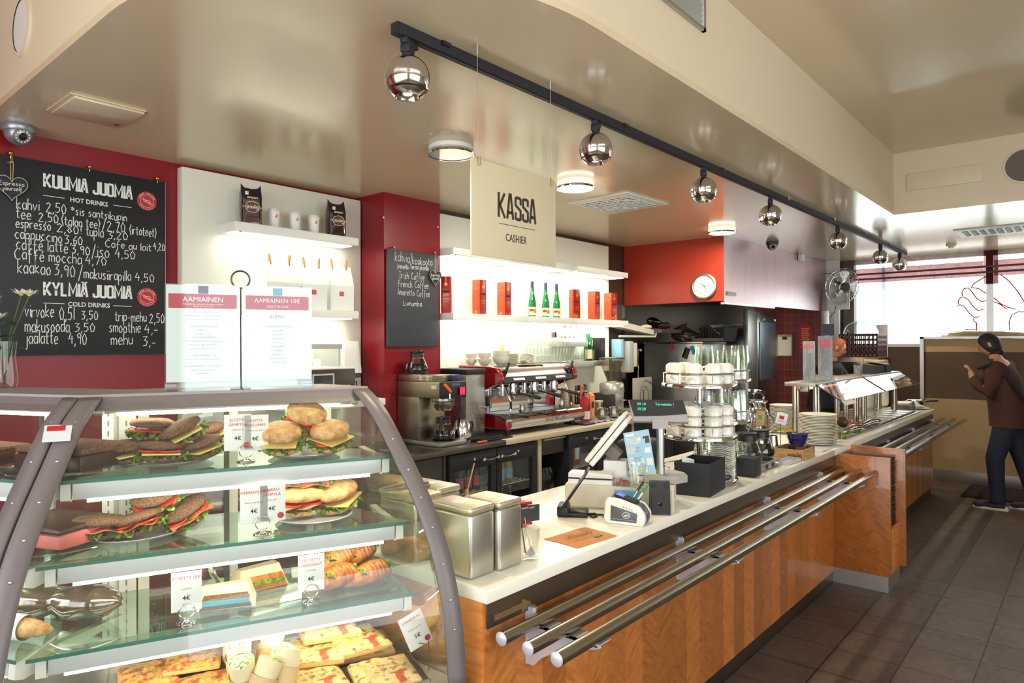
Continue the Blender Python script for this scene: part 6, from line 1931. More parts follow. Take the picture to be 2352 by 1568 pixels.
s0=None
for j in range(15):
 lb='wavy white saucer, %s from the bottom of the stack on the carousel base' % (_num[j] if j else 'first')
 p=(3.39+random.uniform(-.003,.003),1.475,0.9335+j*0.0098)
 if s0 is None: s0=saucer(p,0.062,lb,'wavy saucers on the carousel base',True)
 else: dup(s0,p,R(random.uniform(-8,8)),lb)
for j in range(6):
 dup(s0,(3.20,1.50,0.9335+j*0.0098),R(10),'wavy white saucer, %s from the bottom of the low stack beside the black box' % (_num[j] if j else 'first'),'wavy saucers in the low stack')
g0=None
for ti,zt in enumerate((0.9255,1.1555,1.3955)):
 for k in range(9):
  a=2*PI*k/9+0.1
  for L in range((2,4,5)[ti]-(1 if k % 4 == 1 else 0)):
   p=(C2[0]+0.125*math.cos(a),C2[1]+0.125*math.sin(a),zt+L*0.027)
   lb='clear drinking glass nested in a column on the %s tier of the glass carousel' % ('bottom','middle','top')[ti]
   if g0 is None:
    g0=thing('drinking_glass',lb,'glass',p,0,'glasses on the bottom tier of the glass carousel',local=True)
    MB().lathe([(0,0.092),(0.024,0.094),(0.026,0.09),(0.031,0.05),(0.037,0.0),(0.035,0.0),(0.029,0.05),(0.024,0.082),(0,0.08)],seg=12).build('glass_wall','tumbler',g0,sharp=15)
   else: dup(g0,p,R(20*k),lb,'glasses on the %s tier of the glass carousel' % ('bottom','middle','top')[ti])

# ------------------------------------------------------------------ coffee warmer, pots, boxes
v=thing('spoon_box','small square black box in front of the empty coffee pot','box',(3.59,1.42,CT),R(4))
MB().box(-0.052,0.052,-0.05,0.05,0,0.099,bev=0.002).build('box','black_soft',v)
v=thing('coffee_warmer','steel two-plate coffee warmer under the glass pots','warmer',(3.84,1.475,CT),R(1))
MB().box(-0.2,0.18,-0.075,0.095,0.004,0.042,bev=0.004).build('housing','steel_soft',v)
for q in (-0.105,0.085):
 MB().lathe([(0,0.047),(0.07,0.047),(0.074,0.042)],c=(q,0.01,0),seg=28).build('plate','black',v)
MB().lathe([(0,0.012),(0.013,0.01),(0.015,0)],M=Matrix.Translation((0.12,-0.075,0.022)) @ Matrix.Rotation(R(90),4,'X'),seg=16).build('knob','chrome',v)
MB().box(-0.06,-0.03,-0.079,-0.075,0.01,0.032).box(0.04,0.07,-0.079,-0.075,0.01,0.032).build('switch','black',v)
for q in (-0.17,0.15): MB().box(q-0.01,q+0.01,-0.06,0.08,0.0,0.005).build('foot','black',v)
coffee_pot((3.735,1.485,0.948),R(-172),'empty glass coffee pot on the counter warmer beside the cups',0.0,s=1.02)
coffee_pot((3.925,1.485,0.948),R(-175),'full glass coffee pot on the counter warmer next to the wooden box',0.72,s=1.02)
v=thing('milk_can','polished steel milk can with a cow figure on its lid','milk can',(4.36,1.665,CT),local=True)
MB().lathe([(0,0),(0.07,0),(0.073,0.006),(0.073,0.25),(0.066,0.272),(0.05,0.292),(0.05,0.322),(0.053,0.326),(0,0.326)],seg=40).build('can_body','chrome',v)
MB().lathe([(0.055,0.326),(0.064,0.332),(0.064,0.340),(0,0.344)],seg=36).build('lid','chrome',v)
MB().tube([(-0.02,-0.073,0.27),(0.02,-0.10,0.22),(0.06,-0.075,0.19)],0.004,seg=6).build('bail_handle','steel_dark',v)
# tags on clips
def tag_card(x,y,z,w,h,tilt,m,lab,mark):
 v=thing('tag_card',lab,'tag',(x,y,z),R(-52),'small cards on clips by the milk can')
 M=Matrix.Rotation(R(tilt),4,'Y')
 MB().box(-w/2,w/2,-0.001,0.001,0,h,bev=0.0008,M=M).build('card',m,v)
 MB().box(-w*.25,w*.2,-0.0016,-0.001,h*.45,h*.75,M=M).build('print',mark,v)
 k=MB()
 for j in range(3): k.box(-w*.3,w*.3-.004*j,-0.0016,-0.001,h*.2-j*.004+.01,h*.2-j*.004+.0115,M=M)
 k.build('text_lines','ink_grey',v)
 MB().tube([(0,0,0.006),(0.002,0.002,-0.03),(0.0,0.0,-(z-0.9015))],0.0022,seg=6).build('clip_wire','steel',v)
tag_card(4.12,1.56,1.10,0.05,0.095,5,'kraft','brown kraft tag left of the milk can','leaf_green')
tag_card(4.46,1.555,1.085,0.07,0.075,14,'paper','white square tag right of the milk can','ink_red')
tag_card(3.86,1.66,1.12,0.06,0.085,-12,'paper','pale tag between the two carousels','ink_grey')
def cow():
 v=thing('cow_figure','small black and white cow figurine on the milk can lid','figurine',(4.36,1.665,1.2445),R(-48),local=True)
 P={'hip': (.036,0,.052),'mid': (.008,0,.05),'sh': (-.024,0,.052),'nk': (-.04,0,.058),'hd': (-.052,0,.060),'mz': (-.066,0,.052),'tail': (.046,0,.052),'t2': (.05,0,.024),
         'fl': (-.022,.009,.034),'fl2': (-.022,.01,.018),'fl3': (-.023,.01,.001),'fr': (-.022,-.009,.034),'fr2': (-.022,-.01,.018),'fr3': (-.023,-.01,.001),
         'bl': (.034,.009,.034),'bl2': (.04,.01,.018),'bl3': (.037,.01,.001),'br': (.034,-.009,.034),'br2': (.04,-.01,.018),'br3': (.037,-.01,.001),'e1': (-.05,.012,.066),'e2': (-.05,-.012,.066)}
 r=dict(hip=.015,mid=.017,sh=.0155,nk=.0095,hd=.0085,mz=.0055,tail=.002,t2=.0022,fl=.0065,fl2=.004,fl3=.0042,fr=.0065,fr2=.004,fr3=.0042,bl=.008,bl2=.0045,bl3=.0042,br=.008,br2=.0045,br3=.0042,e1=.0028,e2=.0028)
 skin_body('body',P,r,'hip mid,mid sh,sh nk,nk hd,hd mz,hip tail,tail t2,sh fl,fl fl2,fl2 fl3,sh fr,fr fr2,fr2 fr3,hip bl,bl bl2,bl2 bl3,hip br,br br2,br2 br3,hd e1,hd e2','hip','cow_hide',v)
def skin_body(name,P,r,edges,root,m,parent,sub=2,extra=None):
 me=bpy.data.meshes.new(name);bm=bmesh.new()
 sk=bm.verts.layers.skin.verify()
 vs={k: bm.verts.new(p) for k,p in P.items()}
 for e in edges.split(','):
  a,b=e.split();bm.edges.new((vs[a],vs[b]))
 for k,q in vs.items():
  rr=r[k];q[sk].radius=(rr,rr) if not isinstance(rr,tuple) else rr
  q[sk].use_root=(k == root)
 bm.to_mesh(me);bm.free()
 tmp=bpy.data.objects.new(name,me);COL.objects.link(tmp)
 a=tmp.modifiers.new('s','SKIN');a.use_smooth_shade=True
 b=tmp.modifiers.new('u','SUBSURF');b.levels=b.render_levels=sub
 dg=bpy.context.evaluated_depsgraph_get()
 me2=bpy.data.meshes.new_from_object(tmp.evaluated_get(dg))
 bpy.data.objects.remove(tmp)
 if extra is not None:
  bm=bmesh.new();bm.from_mesh(me2)
  extra.bm.to_mesh(me := bpy.data.meshes.new('x'));bm.from_mesh(me)
  bm.to_mesh(me2);bm.free()
 me2.name=name
 me2.materials.clear();me2.materials.append(MATS[m])
 for p in me2.polygons: p.use_smooth=True
 o=bpy.data.objects.new(name,me2);COL.objects.link(o);o.parent=parent
 return o
def _hide(nt,b):
 return ramp(nt,noise_tex(nt,coords(nt),34,1,0.3),[(0.52,(20,18,18)),(0.56,(236,230,220))])
node_mat('cow_hide',_hide,rough=0.4)
cow()
v=thing('utensil_tray','low chrome tray in front of the wooden box','tray',(4.13,1.385,CT),R(-2))
MB().box(-0.1,0.1,-0.028,0.05,0,0.006,bev=0.002).box(-0.1,0.1,-0.028,-0.024,0.006,0.02).box(-0.1,0.1,0.046,0.05,0.006,0.02).box(-0.1,-0.096,-0.024,0.046,0.006,0.02).box(0.096,0.1,-0.024,0.046,0.006,0.02).build('tray','chrome_soft',v)
v=thing('wooden_box','open wooden box with dark script on the counter before the plates','box',(4.37,1.44,CT),R(1.5))
m=MB().box(-0.12,0.12,-0.09,-0.082,0,0.06).box(-0.12,0.12,0.082,0.09,0,0.06).box(-0.12,-0.112,-0.082,0.082,0,0.06).box(0.112,0.12,-0.082,0.082,0,0.06).box(-0.112,0.112,-0.082,0.082,0,0.01)
m.build('box','box_wood',v)
k=MB();write(k,'paulig',(-0.115,-0.008,0),0.075,0.028,Vector((0,-1,0)),Z,0.0036)
k.xform(Matrix.Translation((-0.006,0.005,0.016)));k.build('lettering','ink_black',v)
v=thing('glass_bowl','dark blue beaded glass bowl standing in the wooden box','bowl',(4.40,1.43,CT+0.0605),local=True)
MB().lathe([(0,0.004),(0.03,0),(0.034,0.006),(0.05,0.025),(0.06,0.055),(0.063,0.08),(0.060,0.08),(0.048,0.028),(0,0.012)],seg=32).build('bowl_body','cobalt',v)
k=MB()
for i in range(26):
 a=2*PI*i/26
 k.sph((0.0625*math.cos(a),0.0625*math.sin(a),0.081),0.0048,seg=8,rings=6).sph((0.059*math.cos(a),0.059*math.sin(a),0.06),0.0028,seg=6,rings=4)
k.build('bead_rim','cobalt',v)
tag(MB().box(-0.05,0.05,-0.004,0.004,0,0.003,M=Matrix.Translation((4.42,1.42,0.9615+0.082)) @ Matrix.Rotation(R(-50),4,'Z') @ Matrix.Rotation(R(-8),4,'Y')).build('stir_stick','box_wood'),'wooden stirring stick lying across the blue bowl','stick')
for i,(x,y) in enumerate(((4.47,1.375),(4.475,1.49),(4.32,1.50))):
 v=thing('glass_jar','small dark jar in the wooden box, %s' % ('in the corner by the plates','behind the blue bowl','nearest the milk can')[i],'jar',(x,y,CT+0.0105),0,'small jars in the wooden box',local=True)
 MB().lathe([(0,0),(0.022,0),(0.024,0.006),(0.024,0.055),(0.02,0.06),(0,0.06)],seg=18).build('jar_body','smoke_glass',v)
 MB().lathe([(0,0.003),(0.021,0.003),(0.021,0.04),(0,0.04)],seg=16).build('contents','capsule_blue',v)
v=thing('creamer_jug','steel creamer with black handle behind the wooden box','jug',(4.33,1.56,CT),R(20),local=True)
MB().lathe([(0,0),(0.036,0),(0.038,0.006),(0.034,0.07),(0.03,0.125),(0.027,0.125)],seg=24).build('body','steel',v)
MB().tube([(0.03,0,0.12),(0.055,0,0.115),(0.062,0,0.05),(0.066,0,0.015)],0.007,seg=8).build('handle','black',v)

# plates
def plate_stack(x,y,z0,n,r,dz,lab,grp):
 p0=None
 for j in range(n):
  lb='white plate, %s' % (lab % ('the top one' if j == n-1 else (_num[j] if j else 'lowest')))
  p=(x+random.uniform(-.002,.002),y+random.uniform(-.002,.002),z0+j*dz)
  if p0 is None:
   p0=thing('dinner_plate',lb,'plate',p,0,grp,local=True)
   MB().lathe([(0,0.0),(r*0.62,0),(r*0.66,0.003),(r*0.98,0.0125),(r,0.0145),(r*0.985,0.0165),(r*0.7,0.008),(r*0.62,0.005),(0,0.004)],seg=44).build('plate','porcelain',p0)
  else: dup(p0,p,0,lb)
plate_stack(4.97,1.475,0.9085,20,0.122,0.0102,'%s in the tall stack on the counter edge','plates in the tall front stack')
plate_stack(5.62,1.925,0.9015,20,0.112,0.0102,'%s in the stack behind the milk can','plates in the rear stack')
tag(MB().box(4.66,5.05,1.36,1.60,0.9005,0.908,bev=0.002).build('metal_tray','chrome_soft'),'flat metal tray under the tall plate stack','tray')
v=thing('drinking_glass','clear glass with green stirrers beside the tall plate stack','glass',(5.215,1.42,CT),local=True)
MB().lathe([(0,0.004),(0.028,0),(0.03,0.006),(0.037,0.105),(0.035,0.105),(0.028,0.012),(0,0.01)],seg=28).build('glass_wall','tumbler',v)
v=thing('stirrer_bundle','green herbs standing in the glass beside the plates','herbs',(5.215,1.42,CT+0.02),local=True)
MB().lathe([(0,0),(0.02,0),(0.026,0.05),(0,0.052)],seg=14).jitter(0.006,30).build('sprigs','herb',v)

# ------------------------------------------------------------------ buffet: sneeze guards, wells, food
def guard(u0,u1,v0,v1,lab,endmat):
 g=thing('sneeze_guard',lab,'sneeze guard',((u0+u1)/2,(v0+v1)/2,CT),0,'steel sneeze guards over the buffet')
 MB().box(u0,u1,v0,v1,1.288,1.316,bev=0.002).build('shelf','steel_soft',g)
 if endmat: MB().box(u0-0.004,u0+0.03,v0-0.002,v1+0.2,1.286,1.318).build('wood_edge','birch_edge',g)
 p=MB().hexa([(u0+0.02,1.392,1.19),(u1,1.392,1.19),(u1,1.388,1.194),(u0+0.02,1.388,1.194)],[(u0+0.02,v0+0.004,1.300),(u1,v0+0.004,1.300),(u1,v0,1.304),(u0+0.02,v0,1.304)])
 p.build('glass_panel','guard_glass',g)
 MB().tube([(u0+0.02,1.39,1.192),(u0+0.02,v0+0.002,1.302)],0.004,seg=6).build('glass_edge','black_gloss',g)
 for x in (u0+0.10,u1-0.12):
  for y in (v0+0.03,v1-0.04):
   q=MB().cyl((x,y,CT),(x,y,1.29),0.017,seg=18).build('post','steel_rail',g)
   MB().cyl((x+0.06,y,CT),(x+0.06,y,1.29),0.017,seg=18).build('post','steel_rail',g)
 MB().box(u0+0.09,u0+0.13,v0+0.08,v1-0.08,1.245,1.29,bev=0.004).build('lamp_housing','alu',g)
 MB().cyl((u0+0.15,(v0+v1)/2,1.265),(u1-0.15,(v0+v1)/2,1.265),0.009,seg=10).build('heat_lamp','heat_glow',g)
 k=MB()
 for j in range(9):
  a,t=random.uniform(0.1,0.85),random.uniform(0.1,0.85)
  c0=Vector((u0+a*(u1-u0),1.392+(v0-1.392)*t,1.19+0.11*t))
  write(k,random.choice(['smak','hyva','ruoka','olki']),c0+Vector((0,-0.003,0.006)),0.15,0.03,X,Vector((0,0.84,0.55)),0.004)
 k.build('glass_writing','paint_white',g)
 return g
guard(5.2,6.5,1.56,1.78,'steel sneeze guard with written glass, the one nearest the plates',None)
guard(6.54,8.0,1.56,1.78,'steel sneeze guard towards the window with black bins on it','wood')
v=thing('label_holder','clear label holder hanging at the corner of the first sneeze guard','label',(5.3,1.37,1.19))
MB().hexa([(5.22,1.36,1.165),(5.50,1.36,1.165),(5.50,1.357,1.165),(5.22,1.357,1.165)],[(5.25,1.43,1.212),(5.53,1.43,1.212),(5.53,1.427,1.216),(5.25,1.427,1.216)]).build('card','paper_grey',v)
for i,(u,y0,y1,z0,z1,lab) in enumerate(((5.45,1.638,1.722,1.317,1.62,'narrow frosted menu stand at the near end of the sneeze guard'),(5.72,1.588,1.692,1.317,1.662,'taller menu stand with flared foot on the sneeze guard'))):
 v=thing('menu_stand',lab,'menu stand',(u,(y0+y1)/2,z0),0,'upright menu stands on the sneeze guard')
 MB().box(u,u+0.006,y0,y1,z0+0.002,z1).build('plate','paper_cool',v)
 MB().box(u-0.003,u-0.0005,y0-0.003,y1+0.003,z0,z1+0.002).build('cover','dusty',v)
 k=MB()
 if i:
  k.box(u-0.0042,u-0.0036,y0+0.012,y1-0.012,z1-0.085,z1-0.03)
  k.build('picture','pink_label',v);k=MB()
  MB().hexa([(u-0.03,y0-0.03,z0),(u+0.04,y0-0.03,z0),(u+0.04,y1+0.03,z0),(u-0.03,y1+0.03,z0)],[(u-0.006,y0,z0+0.035),(u+0.01,y0,z0+0.035),(u+0.01,y1,z0+0.035),(u-0.006,y1,z0+0.035)]).build('foot','dusty',v)
 else:
  k.box(u-0.0042,u-0.0036,y0+0.008,y1-0.008,z1-0.05,z1-0.028)
  k.build('heading','ink_red_pale',v);k=MB()
 for j in range(22):
  z=z1-0.095-j*0.0085
  if z < z0+0.04: break
  k.box(u-0.0042,u-0.0036,y0+0.02+0.006*(j % 3),y1-0.02-0.007*(j % 2),z,z+0.003)
 k.build('text_lines','ink_grey',v)
tag(MB().box(5.735,5.74,1.575,1.665,1.666,1.758).build('small_sign','slate_blue'),'small dark square sign above the taller menu stand','sign')
v=thing('buffet_well','steel buffet well set into the counter beneath the sneeze guards','buffet',(6.6,1.68,CT))
m=MB().box(5.35,8.0,1.385,1.405,0.9,0.907).box(5.35,8.0,1.96,1.98,0.9,0.907).box(5.35,5.37,1.405,1.96,0.9,0.907).box(7.98,8.0,1.405,1.96,0.9,0.907)
m.build('rim','steel_soft',v)
MB().box(5.37,7.98,1.405,1.96,0.9003,0.902).build('pan_floor','black',v)
for j in range(6):
 x=6.55+j*0.235
 MB().box(x,x+0.215,1.415,1.95,0.904,0.922,bev=0.008).build('lid','steel',v)
def _salad(c1,c2,c3):
 def f(nt,b): return ramp(nt,noise_tex(nt,coords(nt),55,3,0.6),[(0.34,c1),(0.5,c2),(0.64,c3)])
 return f
node_mat('salad_green',_salad((52,84,22),(120,140,40),(200,190,90)),rough=0.45)
node_mat('salad_red',_salad((70,26,16),(150,60,26),(204,120,50)),rough=0.45)
node_mat('salad_yellow',_salad((130,100,20),(206,170,50),(90,110,30)),rough=0.45)
for i,(x,y,m_,nm) in enumerate(((5.4,1.41,'salad_green','green leaf salad at the customer side'),(5.4,1.69,'salad_yellow','yellow pepper salad behind the tall plates'),(5.78,1.41,'salad_green','mixed herb salad under the tongs'),(5.78,1.69,'salad_red','brown bean stew by the black ladle'),(6.16,1.41,'salad_red','orange root salad at the customer side'),(6.16,1.69,'salad_red','red sauce dish at the steel posts'))):
 v=thing('food_pan','buffet pan with %s' % nm,'food pan',(x+0.18,y+0.13,0.903),0,'buffet food pans')
 MB().box(x,x+0.36,y,y+0.006,0.903,0.915).box(x,x+0.36,y+0.254,y+0.26,0.903,0.915).box(x,x+0.006,y,y+0.26,0.903,0.915).box(x+0.354,x+0.36,y,y+0.26,0.903,0.915).build('pan','steel',v)
 MB().grid(lambda a,t: (x+0.006+a*0.348,y+0.006+t*0.248,0.904+0.03*(math.sin(PI*a)*math.sin(PI*t)) ** 0.4+0.010*mnoise.noise(Vector((a*9+i,t*7,0)))),26,20).build('food',m_,v)
v=thing('ladle','round black ladle standing in the buffet pan','ladle',(5.78,1.53,0.93))
MB().sph((5.775,1.53,0.985),0.042,sc=(0.5,1,1),seg=20,rings=12).build('bowl','ink_brown',v);MB().tube([(5.775,1.53,0.95),(5.80,1.60,0.925),(5.85,1.72,0.935)],0.005,seg=6).build('handle','black',v)
for i,(x0,x1,y,lab) in enumerate(((5.49,5.95,1.43,'steel serving tongs on the green salad'),(6.0,6.5,1.425,'steel serving tongs lying at the buffet edge'))):
 v=thing('tongs',lab,'tongs',(x0,y,0.93),0,'steel tongs on the buffet')
 MB().tube([(x0,y+0.02,0.938),((x0+x1)/2,y,0.948),(x1,y,0.935)],[0.008,0.011,0.013],seg=8).tube([(x0,y+0.03,0.948),((x0+x1)/2,y+0.02,0.965),(x1,y+0.01,0.948)],[0.008,0.011,0.013],seg=8).build('arms','chrome',v)
def soup_bowls(x,y,z0,n,r,lab,grp,dz=0.0125):
 b0=None
 for j in range(n):
  lb=lab % (_num[j] if j else 'lowest')
  if b0 is None:
   b0=bowl((x,y,z0),r,0.05,lb);b0['group']=grp;b0['label']=lb
  else: dup(b0,(x,y,z0+j*dz),0,lb)
soup_bowls(7.93,1.86,CT,11,0.085,'pale soup bowl, %s in the stack behind the guard posts','soup bowls in the shorter stack')
soup_bowls(8.42,1.84,CT,15,0.088,'pale soup bowl, %s in the taller stack at the counter end','soup bowls in the taller stack')
v=thing('bread_crate','low grey box with wrapped bread at the far counter end','box',(8.2,1.56,CT))
MB().box(8.05,8.32,1.48,1.66,CT,0.955,bev=0.003).build('box','fabric_grey',v);MB().box(8.07,8.30,1.50,1.64,0.955,0.985,bev=0.012).jitter(0.008,18).build('wrapping','paper',v)
v=thing('saucepan','steel saucepan with black handle at the far counter end','pan',(8.40,1.50,CT+0.013),local=True)
MB().lathe([(0,0),(0.092,0),(0.098,0.008),(0.104,0.075),(0.108,0.078),(0.1,0.076),(0.094,0.01),(0,0.008)],seg=40).build('pan_body','chrome',v)
MB().tube([(0.06,-0.08,0.062),(0.10,-0.13,0.07),(0.15,-0.19,0.072)],[0.007,0.010,0.010],seg=8).build('handle','black',v)
v=thing('ladle','thin dark ladle handle rising from the steel saucepan','ladle',(8.40,1.50,CT+0.03));MB().tube([(8.40,1.48,0.94),(8.46,1.43,1.0),(8.56,1.36,1.045)],0.004,seg=6).build('handle','black',v)
v=thing('dinner_plate','single white plate under the steel saucepan','plate',(8.41,1.48,CT),local=True)
MB().lathe([(0,0),(0.08,0),(0.125,0.010),(0.123,0.012),(0.08,0.004),(0,0.004)],seg=36).build('plate','porcelain',v)
# bins on the second guard
for i,(x0,x1,y0,y1,lab) in enumerate(((7.12,7.5,1.60,1.79,'long black cutlery bin with sloped front on the sneeze guard'),(7.54,7.74,1.59,1.76,'short black cutlery bin at the far end of the sneeze guard'))):
 v=thing('cutlery_bin',lab,'bin',((x0+x1)/2,1.7,1.3165),0,'black cutlery bins')
 z=1.3165
 MB().hexa([(x0,y0,z),(x1,y0,z),(x1,y1,z),(x0,y1,z)],[(x0,y0,z+.075),(x1,y0,z+.075),(x1,y1,z+.10),(x0,y1,z+.10)]).build('bin','black_soft',v)
 MB().hexa([(x0+.015,y0+.015,z+.076),(x1-.015,y0+.015,z+.076),(x1-.015,y1-.015,z+.098),(x0+.015,y1-.015,z+.098)],[(x0+.015,y0+.015,z+.079),(x1-.015,y0+.015,z+.079),(x1-.015,y1-.015,z+.101),(x0+.015,y1-.015,z+.101)]).build('opening','black',v)
v=thing('paper_bag','flat brown paper bag lying on the black cutlery bins','paper bag',(7.45,1.68,1.42))
MB().hexa([(7.30,1.60,1.416),(7.60,1.58,1.402),(7.62,1.72,1.426),(7.33,1.76,1.432)],[(7.30,1.61,1.43),(7.60,1.59,1.44),(7.62,1.72,1.44),(7.33,1.75,1.452)]).build('bag','kraft',v)
v=thing('drinking_glass','frosted glass holding wooden sticks on the sneeze guard','glass',(6.62,1.62,1.3185),local=True)
MB().lathe([(0,0.004),(0.028,0),(0.03,0.006),(0.04,0.09),(0.037,0.09),(0.028,0.012),(0,0.01)],seg=24).build('glass_wall','dusty',v)
v=thing('stick_packet','packet of wooden sticks standing in the frosted glass','sticks',(6.62,1.62,1.33))
MB().box(-0.014,0.014,-0.006,0.006,0,0.15,M=Matrix.Translation((6.625,1.612,1.332)) @ Matrix.Rotation(R(12),4,'X')).build('packet','kraft',v)
# ------------------------------------------------------------------ curved glass display case, two mitred modules
WD,KS,SB=1.129,0.41421,0.64
PROF=[(0,.646),(.012,.787),(.028,.882),(.06,.993),(.111,1.104),(.165,1.19),(.236,1.283),(.323,1.391),(.405,1.452)]
def smooth_prof(n=28):
 out=[]
 m=len(PROF)-1
 for i in range(n+1):
  t=i/n*m
  k=min(int(t),m-1);f=t-k
  p0,p1,p2,p3=PROF[max(k-1,0)],PROF[k],PROF[k+1],PROF[min(k+2,m)]
  q=[0.5*(2*p1[j]+(p2[j]-p0[j])*f+(2*p0[j]-5*p1[j]+4*p2[j]-p3[j])*f*f+(3*p1[j]-p0[j]-3*p2[j]+p3[j])*f ** 3) for j in (0,1)]
  out.append(tuple(q))
 return out
SPF=smooth_prof()
def aL(s): return -WD+KS*s
def aR(s): return -KS*s
SHELVES=((1.262,.26),(1.068,.20),(.863,.165))
def case_module(loc,rz,lab,main):
 v=thing('display_case',lab,'display case',loc,rz,'curved glass display cases',local=True)
 b=MB()
 b.hexa([(aL(.03)+.01,.03,.06),(aR(.03)-.01,.03,.06),(aR(SB)-.01,SB,.06),(aL(SB)+.01,SB,.06)],[(aL(.02)+.01,.02,.60),(aR(.02)-.01,.02,.60),(aR(SB)-.01,SB,.60),(aL(SB)+.01,SB,.60)])
 b.build('base_cabinet','case_frame',v)
 MB().hexa([(aL(0),0,.60),(aR(0),0,.60),(aR(SB),SB,.60),(aL(SB),SB,.60)],[(aL(0),0,.646),(aR(0),0,.646),(aR(SB),SB,.646),(aL(SB),SB,.646)]).build('deck','steel_soft',v)
 MB().grid(lambda a,t: (lambda s,z: (aL(s)+.052+(aR(s)-aL(s)-.104)*a,s+.002,z))(*SPF[round(t*28)]),1,28).build('front_glass','case_pane',v)
 for side in (0,1):
  lo,hi=[],[]
  m=MB()
  def fr(a,t,side=side):
   s,z=SPF[round(t*28)]
   e=aR(s) if side else aL(s)
   return (e+(-.052 if side else .052)*a,s-.004,z)
  m.grid(fr,2,28)
  o=m.build('end_frame','case_frame',v)
  md=o.modifiers.new('thick','SOLIDIFY');md.thickness=0.012;md.offset=1
  MB().tube([((aR(s) if side else aL(s)),s-.004,z) for s,z in SPF],.0035,seg=6).build('seal','black',o)
  k=MB()
  for i in range(4,27,3):
   s,z=SPF[i]
   k.sph(((aR(s)-.026) if side else (aL(s)+.026),s-.018,z),.004,sc=(1,.5,1),seg=8,rings=5)
  k.build('rivet','steel_soft',o)
 m=MB()
 s0=.405
 m.hexa([(aL(s0),s0-.03,1.425),(aR(s0),s0-.03,1.425),(aR(s0),s0+.002,1.452),(aL(s0),s0+.002,1.452)],[(aL(s0),s0-.012,1.443),(aR(s0),s0-.012,1.443),(aR(s0),s0+.002,1.464),(aL(s0),s0+.002,1.464)])
 m.build('top_front_rail','case_frame',v)
 MB().hexa([(aL(s0),s0,1.452),(aR(s0),s0,1.452),(aR(SB),SB,1.452),(aL(SB),SB,1.452)],[(aL(s0),s0,1.468),(aR(s0),s0,1.468),(aR(SB),SB,1.468),(aL(SB),SB,1.468)]).build('top_panel','case_top',v)
 # lamp under the top and lamps under each shelf
 def lampbar(sf,zt,h,name):
  x0,x1=aL(sf)+.05,aR(sf)-.05
  prof=[(sf+.002,zt-.004),(sf,zt-.016),(sf+.006,zt-h),(sf+.02,zt-h-.004),(sf+.05,zt-h*.7),(sf+.056,zt-.002)]
  o=MB().prism(prof,lambda a,c: (x0,a,c),(x1-x0,0,0)).build(name,'alu_tube',v)
  MB().hexa([(x0+.03,sf+.018,zt-h-.012),(x1-.03,sf+.018,zt-h-.012),(x1-.03,sf+.036,zt-h-.006),(x0+.03,sf+.036,zt-h-.006)],[(x0+.03,sf+.018,zt-h-.004),(x1-.03,sf+.018,zt-h-.004),(x1-.03,sf+.036,zt-h+.004),(x0+.03,sf+.036,zt-h+.004)]).build('light_tube','tube_glow',o)
  for xx,sg in ((x0,-1),(x1,1)):
   pr_=[(sf+.0,zt-.004),(sf-.002,zt-h),(sf+.02,zt-h-.008),(sf+.10,zt-h*.9),(sf+.30,zt-.012),(sf+.30,zt-.002)]
   MB().prism(pr_,lambda a,c: (xx+(sg*.004),a,c),(sg*.022,0,0)).build('bracket','white_plastic',o)
 lampbar(.415,1.452,.036,'lamp_bar')
 for zs,sf in SHELVES:
  x0,x1,y0,y1,th=aL(sf)+.012,aR(sf)-.012,sf,.575,.008
  q=[(aL(sf)+.012,sf),(aR(sf)-.012,sf),(aR(.575)-.012,.575),(aL(.575)+.012,.575)]
  o=MB().prism(q,lambda a,c: (a,c,zs-.008),(0,0,.008)).build('glass_shelf','shelf_glass',v)
  MB().box(q[0][0],q[1][0],sf-.0015,sf+.001,zs-.0085,zs+.0004).build('polished_edge','glass_edge',o)
  lampbar(sf+.012,zs-.008,.045,'lamp_bar')
 # back: uprights and sliding doors
 for e in (aL(.60),aR(.60)):
  sg=1 if e < -.6 else -1
  MB().box(e,e+sg*.045,.58,.635,.646,1.452).build('upright','white_paint',v)
  k=MB()
  for j in range(24): k.box(e+sg*.018,e+sg*.022,.5785,.58,.70+j*.03,.716+j*.03)
  k.build('slot_row','ink_grey',v)
 mid=(aL(.6)+aR(.6))/2
 for i,(x0,x1,y) in enumerate(((aL(.6)+.05,mid+.02,.61),(mid-.02,aR(.6)-.05,.625))):
  d=MB().box(x0,x0+.03,y,y+.012,.66,1.44).box(x1-.03,x1,y,y+.012,.66,1.44).box(x0,x1,y,y+.012,.646,.69).box(x0,x1,y,y+.012,1.41,1.452).build('sliding_door','white_paint',v)
  MB().box(x0+.03,x1-.03,y+.004,y+.008,.69,1.41).build('pane','clear',d)
  MB().box(x1-.042,x1-.026,y-.006,y,.70,1.40).build('grip','charcoal',d)
 if main:
  pts=[(s,z) for s,z in SPF]+[(SB,1.452),(SB,.646)]
  MB().prism(pts,lambda a,c: (-KS*a+.001,a+.002,c),(.004,0,0)).build('end_glass','end_pane',v)
  # maker's sticker on the mitre frame
  s,z=SPF[24]
  n_=Vector((0,-.62,.78));e2=Vector((0,.78,.62));e1=X
  c0=Vector((aL(s)+.0,s-.022,z+.002))
  st=MB().hexa([c0+e1*-.03-e2*.03,c0+e1*.03-e2*.03,c0+e1*.03+e2*.03,c0-e1*.03+e2*.03],[c0+e1*-.03-e2*.03+n_*.0008,c0+e1*.03-e2*.03+n_*.0008,c0+e1*.03+e2*.03+n_*.0008,c0-e1*.03+e2*.03+n_*.0008]).build('sticker','paper_cool',v)
